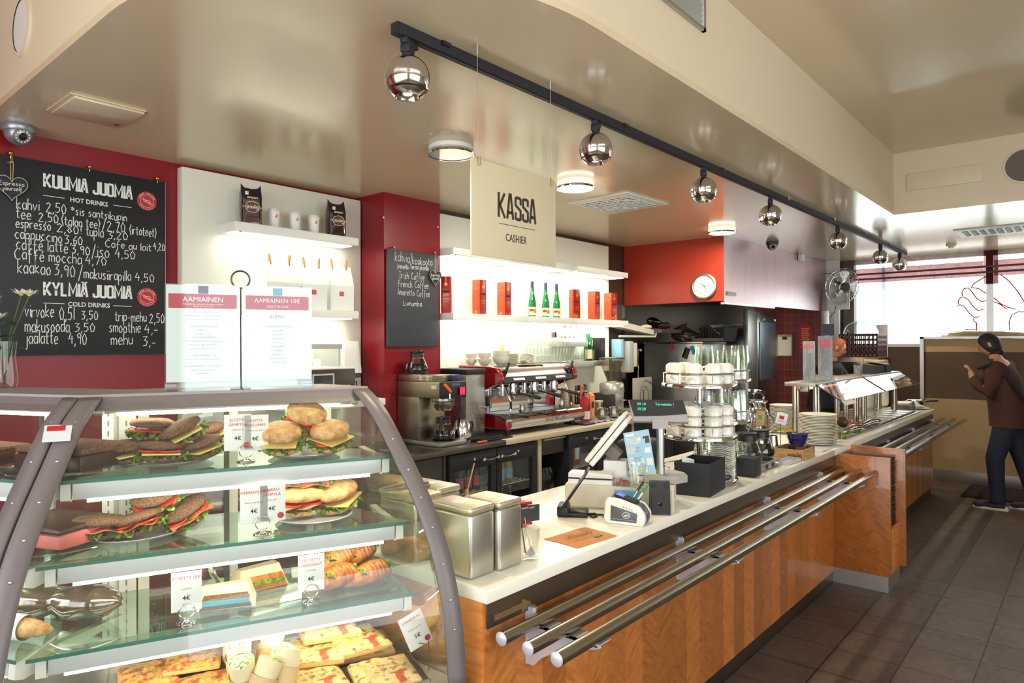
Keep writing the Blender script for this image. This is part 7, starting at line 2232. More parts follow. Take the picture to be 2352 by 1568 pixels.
  MB().hexa([c0+e1*-.024+e2*.008+n_*.001,c0+e1*.016+e2*.008+n_*.001,c0+e1*.016+e2*.026+n_*.001,c0-e1*.024+e2*.026+n_*.001],[c0+e1*-.024+e2*.008+n_*.0016,c0+e1*.016+e2*.008+n_*.0016,c0+e1*.016+e2*.026+n_*.0016,c0-e1*.024+e2*.026+n_*.0016]).build('sticker_logo','ink_red',st)
 return v
B0=Vector((1.38,1.365,0))
T1,D1=Vector((math.cos(R(-22.5)),math.sin(R(-22.5)),0)),Vector((math.sin(R(22.5)),math.cos(R(22.5)),0))
B1=B0-T1*WD
T2,D2=Vector((math.cos(R(-67.5)),math.sin(R(-67.5)),0)),Vector((math.cos(R(22.5)),math.sin(R(22.5)),0))
case_module(B0,R(-22.5),'lit curved glass display case full of sandwiches beside the counter end',True)
case_module(B1,R(-67.5),'second display case wing at the left with cakes and bagged bread',False)
def cp(a,s,z): return B0+T1*a+D1*s+Z*z
def cp2(a,s,z): return B1+T2*a+D2*s+Z*z

# ------------------------------------------------------------------ food materials
def _bread(c,spot,sc):
 def f(nt,b):
  v=coords(nt)
  n=noise_tex(nt,v,sc,4,0.7)
  bp=nt.nodes.new('ShaderNodeBump');bp.inputs['Strength'].default_value=0.5;bp.inputs['Distance'].default_value=0.002
  nt.links.new(n,bp.inputs['Height']);nt.links.new(bp.outputs[0],b.inputs['Normal'])
  return ramp(nt,n,[(0.35,spot),(0.62,c)])
 return f
node_mat('rye',_bread((124,92,66),(66,42,30),170),rough=0.85)
node_mat('roll',_bread((218,180,124),(176,122,66),40),rough=0.6)
node_mat('crumb',_bread((232,214,170),(206,176,120),120),rough=0.8)
node_mat('croissant_crust',_bread((206,132,62),(140,70,24),45),rough=0.35)
node_mat('lettuce',_salad((44,92,20),(96,142,44),(168,190,92)),rough=0.5)
mat('tomato',(206,52,32),rough=0.2,var=0.15,vs=60,coat=0.3)
mat('salmon',(224,122,86),rough=0.3,var=0.15,vs=50)
mat('cheese',(236,206,122),rough=0.4)
mat('ham',(222,138,120),rough=0.35,var=0.1,vs=40)
mat('food_paper',(236,214,172),rough=0.7,var=0.04)
mat('chocolate',(58,32,22),rough=0.4,var=0.2,vs=30)
mat('pink_cake',(206,110,104),rough=0.5,var=0.15,vs=60)
def _slab(nt,b):
 v=coords(nt)
 n=noise_tex(nt,v,42,4,0.62)
 base=ramp(nt,n,[(0.28,(30,34,14)),(0.36,(150,116,50)),(0.5,(236,214,150)),(0.68,(224,170,84))])
 r=ramp(nt,noise_tex(nt,coords(nt,loc=(3,1,2)),16,2),[(0.66,(0,0,0)),(0.7,(255,255,255))])
 return mixc(nt,r,base,(206,84,50))
node_mat('pie_top',_slab,rough=0.45)
def _pizza(nt,b):
 v=coords(nt)
 n=noise_tex(nt,v,34,4,0.6)
 return ramp(nt,n,[(0.32,(120,110,30)),(0.42,(206,80,40)),(0.55,(238,196,112)),(0.7,(226,140,66))])
node_mat('pizza_top',_pizza,rough=0.4)
mat('pie_crust',(224,178,104),rough=0.6,var=0.12,vs=40)
mat('wrap_skin',(236,222,182),rough=0.7,var=0.08,vs=60)
def _wrapf(nt,b):
 return ramp(nt,noise_tex(nt,coords(nt),110,2),[(0.36,(62,120,36)),(0.46,(150,186,90)),(0.52,(240,232,206)),(0.64,(226,206,170)),(0.68,(150,50,60))])
node_mat('wrap_filling',_wrapf,rough=0.5)

def lettuce_mesh(rx,ry,z,seed,amp=.008,out=1.12):
 def fn(a,t):
  an=2*PI*a
  k=.55+t*(out-.55)
  w=amp*t*t*(math.sin(an*9+seed)+.8*math.sin(an*17+seed*2))
  return (rx*k*math.cos(an)+.004*math.sin(an*23),ry*k*math.sin(an)+.004*math.cos(an*19),z+w-.004*t)
 return MB().grid(fn,88,4,wrap_u=True)
def bun(rx,ry,h,z,dome,seed):
 m=MB()
 prof=[(0,0),(.8,0),(.96,.12),(1,.4),(.93,.72),(.72,.93),(.4,1.0),(0,1.02)] if dome else [(0,0),(.7,0),(.94,.25),(1,.6),(.97,1),(0,1)]
 m.lathe([(r,q*h) for r,q in prof],seg=30,M=Matrix.Translation((0,0,z)) @ Matrix.Diagonal((rx,ry,1,1)))
 m.jitter(.0025,60,seed)
 return m
def sandwich(name,lab,p,rot,grp,bm_,fill,rx=.062,ry=.05,h=(.014,.02),gap=.022,seed=0,crumb=None):
 v=thing(name,lab,'sandwich',p,0,grp,local=True)
 v.rotation_euler=rot
 bun(rx,ry,h[0],0,False,seed).build('bread_bottom',bm_,v,sharp=60)
 z=h[0]
 lettuce_mesh(rx,ry,z+.006,seed).build('lettuce','lettuce',v,sharp=180)
 lettuce_mesh(rx*.95,ry*.98,z+.010,seed+2,.006,1.05).build('lettuce','lettuce',v,sharp=180)
 z += .009
 for f in fill:
  if f == 'tomato':
   for q in (-.45,.4): MB().lathe([(0,0),(.03,0),(.031,.003),(.03,.005),(0,.005)],c=(q*rx,-.3*ry,z),seg=22).build('tomato_slice','tomato',v)
  elif f == 'cheese':
   MB().box(-rx*.8,rx*.8,-ry*1.02,ry*.9,z,z+.0035,M=Matrix.Rotation(R(14),4,'Z')).build('cheese_slice','cheese',v)
  else:
   MB().grid(lambda a,t: ((a*2-1)*rx*.92,(t*2-1)*ry*1.06,z+.003+.004*math.sin(a*11+t*5)),18,8).build(f+'_slice',f,v)
  z += .006
 t=bun(rx,ry,h[1],h[0]+gap,True,seed+5).build('bread_top',bm_,v,sharp=60)
 return v
def plate_metal(p,r,lab):
 v=thing('serving_plate',lab,'plate',p,0,'round steel serving plates',local=True)
 MB().lathe([(0,0),(r*.78,0),(r*.86,.003),(r*.98,.011),(r,.012),(r*.985,.013),(r*.84,.006),(0,.004)],seg=48).build('plate','chrome_soft',v)
def E3(x,y,z=0): return (R(x),R(y),R(z))
S1,S2,S3,S0=1.2625,1.0685,.8635,.6465
plate_metal(cp(-.75,.45,S1),.125,'steel plate of rye sandwiches on the top glass shelf')
plate_metal(cp(-.37,.395,S1),.108,'steel plate of pale rolls on the top glass shelf')
plate_metal(cp(-.83,.43,S2),.13,'steel plate of salmon rye sandwiches on the second glass shelf')
plate_metal(cp(-.345,.375,S2),.115,'steel plate of soft rolls on the second glass shelf')
RY='rye bread sandwiches'
for i,(a,s,z,rot,fl,lab) in enumerate((
 (-.845,.42,.016,E3(6,-4,10),('cheese',),'dark rye sandwich lowest at the left of the top shelf plate'),
 (-.765,.375,.016,E3(0,3,-15),('cheese','tomato'),'dark rye sandwich with lettuce at the front of the top shelf plate'),
 (-.655,.40,.016,E3(0,-12,20),('cheese',),'dark rye sandwich at the right edge of the top shelf plate'),
 (-.79,.45,.072,E3(3,4,-10),('tomato',),'dark rye sandwich lying on top, left one on the top shelf plate'),
 (-.70,.40,.066,E3(14,-24,-10),('cheese',),'dark rye sandwich tilted on top, showing its cheese, top shelf'),
 (-.64,.50,.04,E3(0,-14,40),('cheese',),'seeded sandwich at the rear of the rye plate on the top shelf'),
 (-.92,.38,.0,E3(2,4,0),('salmon',),'salmon rye sandwich at the left of the second shelf plate'),
 (-.815,.375,.0,E3(2,-14,-20),('salmon','tomato'),'salmon rye sandwich at the front of the second shelf plate'),
 (-.77,.43,.066,E3(36,-14,-10),('tomato',),'round rye bread standing tilted on top of the salmon sandwiches'),
 (-.69,.41,.012,E3(10,-28,15),('salmon','tomato'),'salmon rye sandwich at the right of the second shelf plate'))):
 zb=(S1 if i < 6 else S2+.015)+z
 sandwich('rye_sandwich',lab,cp(a,s,zb),(rot[0],rot[1],rot[2]+R(-22.5)),RY,'rye',fl,seed=i,rx=.060 if i < 6 else .066,ry=.05)
for i,(a,s,z,rot,fl,lab) in enumerate((
 (-.44,.38,.024,E3(20,6,-30),('tomato','cheese'),'pale roll with tomato at the left of the top shelf'),
 (-.30,.36,.022,E3(14,-8,20),('tomato','cheese'),'pale roll with tomato and cheese at the right of the top shelf'),
 (-.37,.42,.082,E3(30,14,-12),('tomato',),'pale roll with tomato lying on top of the two rolls'),
 (-.38,.39,.016,E3(4,0,10),('ham','tomato'),'soft roll with ham on the second shelf plate'),
 (-.36,.42,.072,E3(2,0,-10),('ham',),'soft roll crowned with lettuce on the second shelf'),
 (-.26,.40,.016,E3(0,-10,40),('cheese',),'soft roll at the right of the second shelf plate'))):
 zb=(S1 if i < 3 else S2)+z
 o=sandwich('roll_sandwich',lab,cp(a,s,zb),(rot[0],rot[1],rot[2]+R(-22.5)),'pale roll sandwiches','roll',fl,rx=.062 if i < 3 else .075,ry=.054,h=(.018,.036),gap=.026,seed=20+i)
v=thing('lettuce_bunch','frilly lettuce topping the upper soft roll on the second shelf','lettuce',cp(-.36,.42,S2+.155),R(-22),local=True)
lettuce_mesh(.06,.04,0,3,.012,1.3).build('leaves','lettuce',v,sharp=180);lettuce_mesh(.045,.032,.012,6,.012,1.2).build('leaves','lettuce',v,sharp=180)
# third shelf: wrapped sandwiches, croissants on a glass plate, tongs
for i,(a,s,rz,lab) in enumerate(((-.60,.31,-30,'paper wrapped sandwich at the front of the third shelf'),(-.50,.43,-10,'paper wrapped sandwich behind, with brown bread showing'))):
 v=thing('wrapped_sandwich',lab,'sandwich',cp(a,s,S3+.004),R(rz),'paper wrapped sandwiches')
 MB().hexa([(-.075,-.045,.003),(.075,-.045,.003),(.075,.045,.003),(-.075,.045,.003)],[(-.06,-.02,.062),(.055,-.02,.066),(.06,.04,.056),(-.06,.04,.05)]).jitter(.006,24,i).build('paper','food_paper',v,sharp=70)
 MB().hexa([(-.068,-.049,.006),(.068,-.049,.006),(.068,-.03,.006),(-.068,-.03,.006)],[(-.062,-.0495,.018),(.062,-.0495,.018),(.062,-.03,.018),(-.062,-.03,.018)]).build('bread','rye' if i == 0 else 'croissant_crust',v)
 MB().hexa([(-.062,-.052,.018),(.062,-.052,.018),(.062,-.03,.018),(-.062,-.03,.018)],[(-.058,-.05,.029),(.058,-.05,.029),(.058,-.03,.029),(-.058,-.03,.029)]).jitter(.004,60,i).build('filling','teal_card' if i == 0 else 'lettuce',v)
 MB().hexa([(-.062,-.048,.029),(.062,-.048,.029),(.062,-.025,.029),(-.062,-.025,.029)],[(-.056,-.038,.041),(.056,-.038,.041),(.056,-.02,.041),(-.056,-.02,.041)]).build('bread','rye' if i == 0 else 'croissant_crust',v)
for q in ((-.56,.36,.16,.11,'square glass plate under the wrapped sandwiches'),(-.25,.33,.13,.115,'square glass plate under the croissants')):
 v=tag(MB().hexa([(-q[2],-q[3],0),(q[2],-q[3],0),(q[2],q[3],0),(-q[2],q[3],0)],[(-q[2]-.01,-q[3]-.01,.007),(q[2]+.01,-q[3]-.01,.007),(q[2]+.01,q[3]+.01,.007),(-q[2]-.01,q[3]+.01,.007)]).build('glass_plate','plate_glass'),q[4],'plate','square glass plates')
 v.location=cp(q[0],q[1],S3-.004+.004);v.rotation_euler=(0,0,R(-18))
cr0=None
for i,(a,s,z,rot,lab) in enumerate(((-.29,.28,.016,E3(0,0,-4),'filled croissant at the front left of the glass plate'),(-.19,.28,.012,E3(0,0,-8),'filled croissant at the front right of the glass plate'),
  (-.27,.35,.052,E3(-8,-10,4),'filled croissant resting on the front ones'),(-.20,.39,.045,E3(0,-8,0),'filled croissant at the rear right, on top'),(-.30,.42,.02,E3(0,0,10),'filled croissant at the rear left of the glass plate'))):
 p=cp(a,s,S3+z);rr=(rot[0],rot[1],rot[2]+R(8))
 if cr0 is None:
  cr0=thing('croissant',lab,'croissant',p,0,'filled croissants on the glass plate',local=True);cr0.rotation_euler=rr
  m=MB()
  def fn(u,t):
   x=(t-.5)*2
   rad=.003+.031*(1-abs(x) ** 2.2) ** .8
   rad *= 1+.10*math.sin(t*PI*13) ** 2
   an=2*PI*u
   return (x*.088,.030*x*x-.01+rad*math.cos(an),rad*.95+rad*.9*math.sin(an))
  m.grid(fn,20,46,wrap_u=True).jitter(.0015,60)
  m.build('pastry','croissant_crust',cr0,sharp=50)
  MB().grid(lambda a,t: ((a-.5)*.11,-.035+.028*t+.003*math.sin(a*30),.040+.012*t+.006*math.sin(a*24+t*9)),30,5).jitter(.004,70).build('lettuce','lettuce',cr0,sharp=180)
  MB().grid(lambda a,t: ((a-.5)*.08,-.037+.02*t,.036+.012*t),6,3).build('cheese_slice','cheese',cr0)
 else:
  d=dup(cr0,p,None,lab);d.rotation_euler=rr
v=thing('tongs','steel tongs standing among the wrapped sandwiches on the third shelf','tongs',cp(-.60,.42,S3),R(-22),local=True)
MB().tube([(0,0,.012),(-.03,.01,.06),(-.035,.012,.085),(-.015,.01,.095),(.06,.005,.09)],[.006,.01,.012,.012,.008],seg=8).build('arms','chrome',v)

# bottom deck: pizza slabs, roll, wraps, pies on trays
def sheet_tray(a,s,w,d,rz,lab,z=S0):
 v=thing('baking_tray',lab,'tray',cp(a,s,z+.001),R(rz),'steel baking trays')
 m=MB().box(-w,w,-d,d,0,.003)
 m.box(-w,w,-d,-d+.004,.003,.016).box(-w,w,d-.004,d,.003,.016).box(-w,-w+.004,-d,d,.003,.016).box(w-.004,w,-d,d,.003,.016)
 m.build('tray','steel',v)
sheet_tray(-.735,.36,.17,.19,-22.5,'baking tray of red topped pizza slices at the left of the deck')
sheet_tray(-.29,.26,.20,.23,-22.5,'baking tray of pale vegetable pie slices at the right of the deck')
def slab(name,w,d,h,p,rz,lab,grp,top,tilt=(0,0)):
 v=thing(name,lab,'pie slice',p,0,grp,local=True)
 v.rotation_euler=(R(tilt[0]),R(tilt[1]),R(rz))
 MB().box(-w,w,-d,d,0,h*.55,bev=.006).build('crust','pie_crust',v)
 MB().grid(lambda a,t: ((a*2-1)*w*.99,(t*2-1)*d*.99,h*(.5+.5*(1-max(abs(a*2-1),abs(t*2-1)) ** 10))+.004*mnoise.noise(Vector((a*7+w*90,t*7,h*50)))),26,26).build('topping',top,v,sharp=80)
for i,(a,s,z,rz,lab,tl) in enumerate(((-.39,.17,0,-20,'vegetable pie slice at the front left of the tray',(0,0)),(-.20,.12,0,-24,'vegetable pie slice at the front right of the tray',(0,0)),(-.40,.36,0,-18,'vegetable pie slice at the rear left of the tray',(0,0)),(-.21,.33,0,-26,'vegetable pie slice under the topmost one',(0,0)),
  (-.37,.29,.032,-30,'vegetable pie slice lying on the rear pair',(0,2)),(-.24,.30,.034,-12,'vegetable pie slice on top, at the right',(2,3)),(-.31,.36,.064,-20,'topmost vegetable pie slice of the heap',(0,3)))):
 slab('pie_slice',.088,.085,.03,cp(a,s,S0+.006+z),rz,lab,'vegetable pie slices','pie_top',tl)
for i,(a,s,z,rz,lab) in enumerate(((-.80,.25,0,-24,'red topped pizza slice at the front left'),(-.66,.27,0,-20,'red topped pizza slice at the front right'),(-.80,.42,0,-18,'red topped pizza slice at the rear left'),(-.68,.42,.026,-30,'red topped pizza slice lying on the others'))):
 slab('pizza_slice',.075,.08,.026,cp(a,s,S0+.006+z),rz,lab,'red topped pizza slices','pizza_top')
v=thing('filled_roll','long roll with lettuce in a paper boat behind the pizza slices','sandwich',cp(-.68,.52,S0+.04),R(-10),local=True)
MB().sph((0,0,.02),.05,sc=(1.9,.8,.55),seg=28,rings=12).jitter(.003,40).build('bread','roll',v);lettuce_mesh(.085,.032,.042,4,.008,1.1).build('lettuce','lettuce',v,sharp=180)
MB().lathe([(0,0),(.07,0),(.10,.02),(.102,.02),(.072,-.002)],M=Matrix.Translation((0,0,-.012)) @ Matrix.Diagonal((1.2,.75,1,1)),seg=30).build('paper_boat','paper',v)
w0=None
for i,(a,s,z,tx,ty) in enumerate(((-.56,.20,0,18,-8),(-.49,.22,.0,22,8),(-.57,.29,.012,14,-12),(-.50,.31,.018,16,2),(-.58,.38,.03,12,-10),(-.51,.40,.04,10,10),(-.55,.13,-.01,26,4),(-.48,.14,-.01,24,12),(-.45,.44,.05,8,14))):
 p=cp(a,s,S0+.004+max(z,0));lab='filled tortilla wrap standing on end on the deck, %s' % ('front left','front right','middle left','middle right','rear left','rear centre','lowest left','lowest right','tall one at the rear right')[i]
 rr=(R(tx),R(ty),R(-22.5+i*17))
 if w0 is None:
  w0=thing('tortilla_wrap',lab,'wrap',p,0,'filled tortilla wraps',local=True);w0.rotation_euler=rr
  MB().lathe([(0,.004),(.026,0),(.030,.03),(.0335,.118),(.0325,.121),(.0305,.117)],seg=24,M=Matrix.Shear('XY',4,(0,0))).build('tortilla','wrap_skin',w0)
  MB().lathe([(0,.117),(.018,.119),(.031,.116)],seg=24).jitter(.003,90).build('filling','wrap_filling',w0)
  MB().lathe([(.028,0),(.0325,.035),(.0355,.075),(.036,.078)],seg=24).jitter(.001,40).build('paper_sleeve','kraft_light',w0)
 else:
  d=dup(w0,p,None,lab);d.rotation_euler=rr
# left wing: cakes and bagged bread
for i,(a,s,z,m_,lab,w,d,h) in enumerate(((-.20,.42,S1,'chocolate','dark chocolate cake on a glass plate in the left wing, top shelf',.12,.09,.06),(-.52,.36,S1,'chocolate','dark cake in a foil form at the picture edge of the left wing',.12,.09,.05),(-.22,.38,S2,'pink_cake','pink berry cake with dark top in the left wing, second shelf',.12,.09,.055))):
 v=thing('cake',lab,'cake',cp2(a,s,z+.012),R(-67.5),'cakes in the left wing',local=True)
 MB().box(-w,w,-d,d,0,h*.7,bev=.008).jitter(.004,20,i).build('sponge',m_,v);MB().box(-w*.98,w*.98,-d*.98,d*.98,h*.7,h,bev=.008).jitter(.004,26,i).build('icing','chocolate' if i == 2 else 'rye',v)
 MB().lathe([(0,-.010),(.12,-.010),(.17,-.002),(.168,0),(.12,-.007),(0,-.007)],seg=40).build('plate','plate_glass',v)
for i,(a,s,lab) in enumerate(((-.15,.40,'dark loaf in clear film in the left wing, nearest the mitre'),(-.30,.36,'second dark loaf in clear film in the left wing'))):
 v=thing('bagged_loaf',lab,'bread',cp2(a,s,S3+.002),R(-50),'film wrapped loaves',local=True)
 MB().sph((0,0,.042),.05,sc=(1.7,.95,.8),seg=28,rings=12).jitter(.003,30,i).build('loaf','rye' if i == 0 else 'chocolate',v)
 MB().sph((0,0,.046),.057,sc=(1.75,1,.82),seg=28,rings=12).jitter(.006,26,i).build('film','plastic_bag',v)
v=thing('baguette','pale baguette in a ribbed paper sleeve in the left wing','bread',cp2(-.22,.25,S3+.03),R(-60),local=True)
MB().sph((0,0,0),.028,sc=(4.6,1,.9),seg=24,rings=14).build('bread','roll',v);MB().lathe([(.03,-.05),(.031,.05)],seg=24,M=Matrix.Rotation(R(90),4,'Y')).build('sleeve','paper',v)
v=thing('price_sheet','white price sheet standing in the left wing, marked 5 euros','price card',cp2(-.03,.12,S0),R(-40),local=True)
MB().box(-.05,.05,-.001,.001,.02,.15).build('card','paper',v);MB().text('5€',.024,(0,-.0016,.05),X,Z).build('lettering','ink_black',v);MB().box(-.04,.04,-.015,.015,0,.02).build('foot','acrylic',v)

# ------------------------------------------------------------------ price cards on ring clips
def price_card(a,s,z,name,sub,price,lab,dz=0.0,ry=0,off=0,badge=False,clip=True):
 v=thing('price_card',lab,'price card',cp(a,s,z),R(-24),'white price cards in the display case')
 M=Matrix.Translation((off,.004 if off else 0,.03+dz)) @ Matrix.Rotation(R(ry),4,'Y')
 MB().box(-.037,.037,-.0008,.0008,0,.105,bev=.0006,M=M).build('card','paper',v)
 k=MB();ls=name.split('|')
 for i,t in enumerate(ls): k.text(t,.0115,M @ Vector((0,-.0014,.085-i*.0135)),M.to_3x3() @ X,M.to_3x3() @ Z)
 k.build('heading','ink_red',v)
 MB().text(sub,.007,M @ Vector((0,-.0014,.058)),M.to_3x3() @ X,M.to_3x3() @ Z).build('subtitle','ink_grey',v)
 MB().text(price,.017,M @ Vector((0,-.0014,.03)),M.to_3x3() @ X,M.to_3x3() @ Z,bold=.01).build('price','ink_black',v)
 if badge: MB().lathe([(0,0),(.009,0)],M=M @ Matrix.Translation((.024,-.0016,.014)) @ Matrix.Rotation(R(90),4,'X'),seg=20).build('badge','ink_red',v)
 if clip:
  c=MB().lathe([(0,.010),(.006,.010),(.010,.006),(.024,.003),(.026,0),(0,0)],seg=28)
  c.tube([(.019*math.sin(2*PI*i/28),-.003,.031-.019*math.cos(2*PI*i/28)) for i in range(28)],.0016,seg=6,closed=True)
  c.build('ring_clip','chrome',v)
price_card(-.545,.345,S1,'JUUSTO-|SÄMPYLÄ','Cheese roll','4€','left cheese roll price card, 4 euros, on the top shelf',off=-.022,dz=.004,badge=True)
price_card(-.545,.345,S1,'JUUSTO-|REISSUMIES','Cheese rye bread','4€','right cheese rye bread price card, 4 euros, on the top shelf',off=.026,clip=False)
price_card(-.51,.26,S2,'LOHIREISSUMIES','Salmon rye bread','4€','left salmon rye price card, 4 euros, on the second shelf',off=-.022)
price_card(-.51,.26,S2,'KINKKU-|SÄMPYLÄ','Ham roll','4€','right ham roll price card, 4 euros, on the second shelf',off=.026,dz=.003,badge=True,clip=False)
price_card(-.705,.235,S3,'TÄYTETTY LEIPÄ','Sandwich','4€','sandwich price card, 4 euros, at the left of the third shelf')
price_card(-.38,.235,S3,'TÄYTETTY|CROISSANT','Croissant','4€','filled croissant price card, 4 euros, on the third shelf')
price_card(-.085,.12,S0,'LOHIPIIRAS','Salmon quiche','5€','tilted salmon pie price card, 5 euros, on a wire by the end glass',dz=.045,ry=-22,badge=True,clip=False)
MB().tube([(0.02,0,0),(.02,0,.085),(.012,-.002,.10)],.0016,seg=6).tube([(.02,0,.075),(-.01,-.002,.085)],.0014,seg=6).build('wire','steel',bpy.data.objects[[o.name for o in bpy.data.objects if o.name.startswith('price_card')][-1]],world=False)

# ------------------------------------------------------------------ menu holders, ring and flowers on top of the case
def menu(a0,a1,s,lab,kind):
 v=thing('menu_holder',lab,'menu holder',cp((a0+a1)/2,s,1.4685),R(-22.5),'acrylic menu holders on the display case')
 w=(a1-a0)/2
 MB().box(-w,w,-.003,-.001,.002,.318).box(-w,w,.002,.004,.002,.318).build('clear_sleeve','acrylic',v)
 MB().box(-w,w,-.04,.045,0,.004).box(-w,w,-.012,.012,.004,.026,bev=.003).build('clear_foot','acrylic',v)
 sh=MB().box(-w+.004,w-.004,-.0006,.0012,.026,.314).build('sheet','paper',v)
 MB().box(-w+.010,w-.010,-.0014,-.0008,.245,.288).build('banner','banner_red',sh)
 k=MB()
 if kind == 0:
  k.text('AAMIAINEN',.021,(0,-.0017,.265),X,Z).text('Aamiaispaketti saatavilla • Breakfast available',.0062,(0,-.0017,.256),X,Z).text('Ma-Pe klo 7.30-11.00',.0062,(0,-.0017,.2495),X,Z)
 else:
  k.text('AAMIAINEN 10€',.019,(0,-.0017,.267),X,Z).text('KLO 7.30-10.00',.010,(0,-.0017,.2515),X,Z)
 k.build('banner_text','chalk',sh)
 MB().box(-.014,.014,-.0014,-.0008,.289,.3125).build('crest','capsule_blue' if kind == 0 else 'teal_card',sh)
 k=MB()
 if kind == 0:
  for i,t in enumerate(('1. KAHVI JA CROISSANT 6 €','Valitse täyteläinen croissant ja kahvi tai tee','Choose a filled croissant and coffee','','2. PUURO JA SMOOTHIE 6 €','Päivän puuro','Porridge of the day','3. LAUTASAAMIAINEN 8,50 €','Juustoa, kinkkua, kananmuna ja tuoretta leipää','Cheese, ham, egg and fresh bread','kahvi tai tee sekä tuoremehu','','4. SUPERAAMIAINEN 10 €','Puuro, smoothie, lautasaamiainen ja kahvi','','5. AAMIAISBUFFET klo 7.30-10.00 10 €','Runsas buffet noutopöydästä','Breakfast buffet')):
   if t: k.text(t,.0064 if t[0].isdigit() else .0058,(0,-.0013,.232-i*.0108),X,Z)
 else:
  k.text('BUFFÉT',.014,(0,-.0013,.218),X,Z)
  for i,t in enumerate(('TUOREPURISTETTUA MEHUA','SMOOTHIE','HEDELMIÄ','JOGURTTIA','MUROJA','KANANMUNIA','PUUROA','LEIKKELEITÄ','LEIPÄ JA JUUSTO','KAHVI JA TEE')): k.text(t,.0068,(0,-.0013,.19-i*.0125),X,Z)
 k.build('menu_text','ink_grey',sh)
menu(-.757,-.550,.455,'clear menu holder with the breakfast list, left of the pair',0)
menu(-.545,-.336,.455,'clear menu holder with the breakfast buffet price, right of the pair',1)
v=thing('ring_clip','dark metal ring on a rod rising behind the two menu holders','ring clip',cp(-.545,.50,1.4685),R(-22.5),local=True)
MB().tube([(.027*math.cos(2*PI*i/32),0,.34+.027*math.sin(2*PI*i/32)) for i in range(32)],.0028,seg=8,closed=True).build('ring','bronze',v)
MB().cyl((0,0,0),(0,0,.313),.0025,seg=8).lathe([(0,.008),(.03,.004),(.032,0),(0,0)],seg=24).build('rod','bronze',v)
v=thing('flower_vase','glass vase of white daisies at the left edge behind the case','flowers',cp2(-.735,.60,1.469),0,local=True)
MB().lathe([(0,.003),(.035,0),(.04,.02),(.032,.10),(.036,.15),(.034,.15)],seg=24).build('vase','clear',v)
rnd=random.Random(5)
for i in range(7):
 a=rnd.uniform(0,2*PI);q=rnd.uniform(.02,.085);h=rnd.uniform(.2,.31)
 tip=Vector((q*math.cos(a),q*math.sin(a),h))
 st=MB().tube([(0,0,.01),(tip.x*.3,tip.y*.3,h*.55),tip],.002,seg=5)
 for j in range(3):
  zz=.12+j*.04;d=Vector((math.cos(a+j*2.1),math.sin(a+j*2.1),.25))
  c0=Vector((tip.x*zz/h*.8,tip.y*zz/h*.8,zz));n2=d.cross(Z).normalized()
  st.face(c0,c0+d*.025+n2*.012,c0+d*.06,c0+d*.025-n2*.012)
 so=st.build('stem','leaf_green_dark',v)
 fl=MB()
 for k_ in range(18):
  b_=2*PI*k_/18
  d=Vector((math.cos(b_),math.sin(b_),.35+.3*(k_ % 2)));n2=Vector((-math.sin(b_),math.cos(b_),0))
  fl.face(tip,tip+d*.016+n2*.005,tip+d*.032,tip+d*.016-n2*.005)
 fl.build('bloom','petal_white',so)
 MB().sph(tip+Z*.004,.007,seg=8,rings=6).build('centre','note_yellow',so)
# ------------------------------------------------------------------ kitchen recess
v=thing('steel_fridge','steel kitchen fridge with photos and magnets on its side','fridge',(7.7,3.7,0))
MB().box(7.4,8.05,3.46,4.22,0.05,1.61,bev=0.006).build('housing','steel_soft',v)
MB().box(7.395,8.06,3.455,4.225,1.61,1.632,bev=0.004).build('top_edge','steel',v)
MB().box(7.42,8.03,3.48,4.2,0,0.05).build('foot','black',v)
for (y,z,w,h,t,m_,lab) in ((3.845,1.575,.022,.035,-20,'ink_red','small dark red magnet on the kitchen fridge'),(3.66,1.50,.035,.065,22,'ink_brown','brown photo card stuck on the kitchen fridge'),(3.70,1.485,.016,.075,22,'blue_sheet','pale blue strip beside the photo on the kitchen fridge'),(3.575,1.535,.022,.05,-20,'teal_card','teal sticker on the kitchen fridge')):
 tag(MB().box(7.392,7.3985,-w,w,-h,h).xform(Matrix.Translation((0,y,z)) @ Matrix.Rotation(R(t),4,'X')).build('fridge_card',m_),lab,'card')
v=thing('plastic_bag','clear brown plastic bag bundle on top of the kitchen fridge','plastic bag',(7.55,3.75,1.633))
def _pb(a,t):
 an=2*PI*a;r=math.sin(PI*(.12+.88*t)) ** .6
 q=1+.22*mnoise.noise(Vector((math.cos(an)*3,math.sin(an)*3,t*6)))+.1*mnoise.noise(Vector((math.cos(an)*9,math.sin(an)*9,t*14)))
 return (7.58+.14*r*q*math.cos(an),3.74+.19*r*q*math.sin(an),1.634+.17*t*(1+.3*math.cos(an-1.5)))
MB().grid(_pb,50,22,wrap_u=True).build('bag','plastic_bag',v,sharp=80)
MB().sph((7.58,3.74,1.70),.06,sc=(1.6,2,1),seg=20,rings=10).jitter(.012,20).build('contents','ink_brown',v)
v=thing('bread_basket','black ribbed basket draped with a white cloth on the kitchen fridge','basket',(7.7,3.45,1.633))
MB().hexa([(7.6,3.30,1.634),(7.95,3.30,1.634),(7.95,3.56,1.634),(7.6,3.56,1.634)],[(7.58,3.27,1.80),(7.97,3.27,1.80),(7.97,3.59,1.80),(7.58,3.59,1.80)]).build('basket','black_soft',v)
k=MB()
for j in range(14): k.box(7.573,7.59,3.30+j*.02,3.31+j*.02,1.64,1.79)
k.build('ribs','black',v)
v=thing('cloth','white kitchen cloth hanging over the black basket','cloth',(7.7,3.45,1.80))
MB().grid(lambda a,t: (7.57+.42*t,3.22+.42*a,1.815+.012*math.sin(a*12)+.02*t-(.10*max(0,1-abs(a-.25)*4)*(1-t) ** 3)),30,12).build('cloth','paper',v)
v=thing('cardboard_box','flat cardboard trays beside the plastic bag on the fridge','cardboard',(7.5,3.5,1.633))
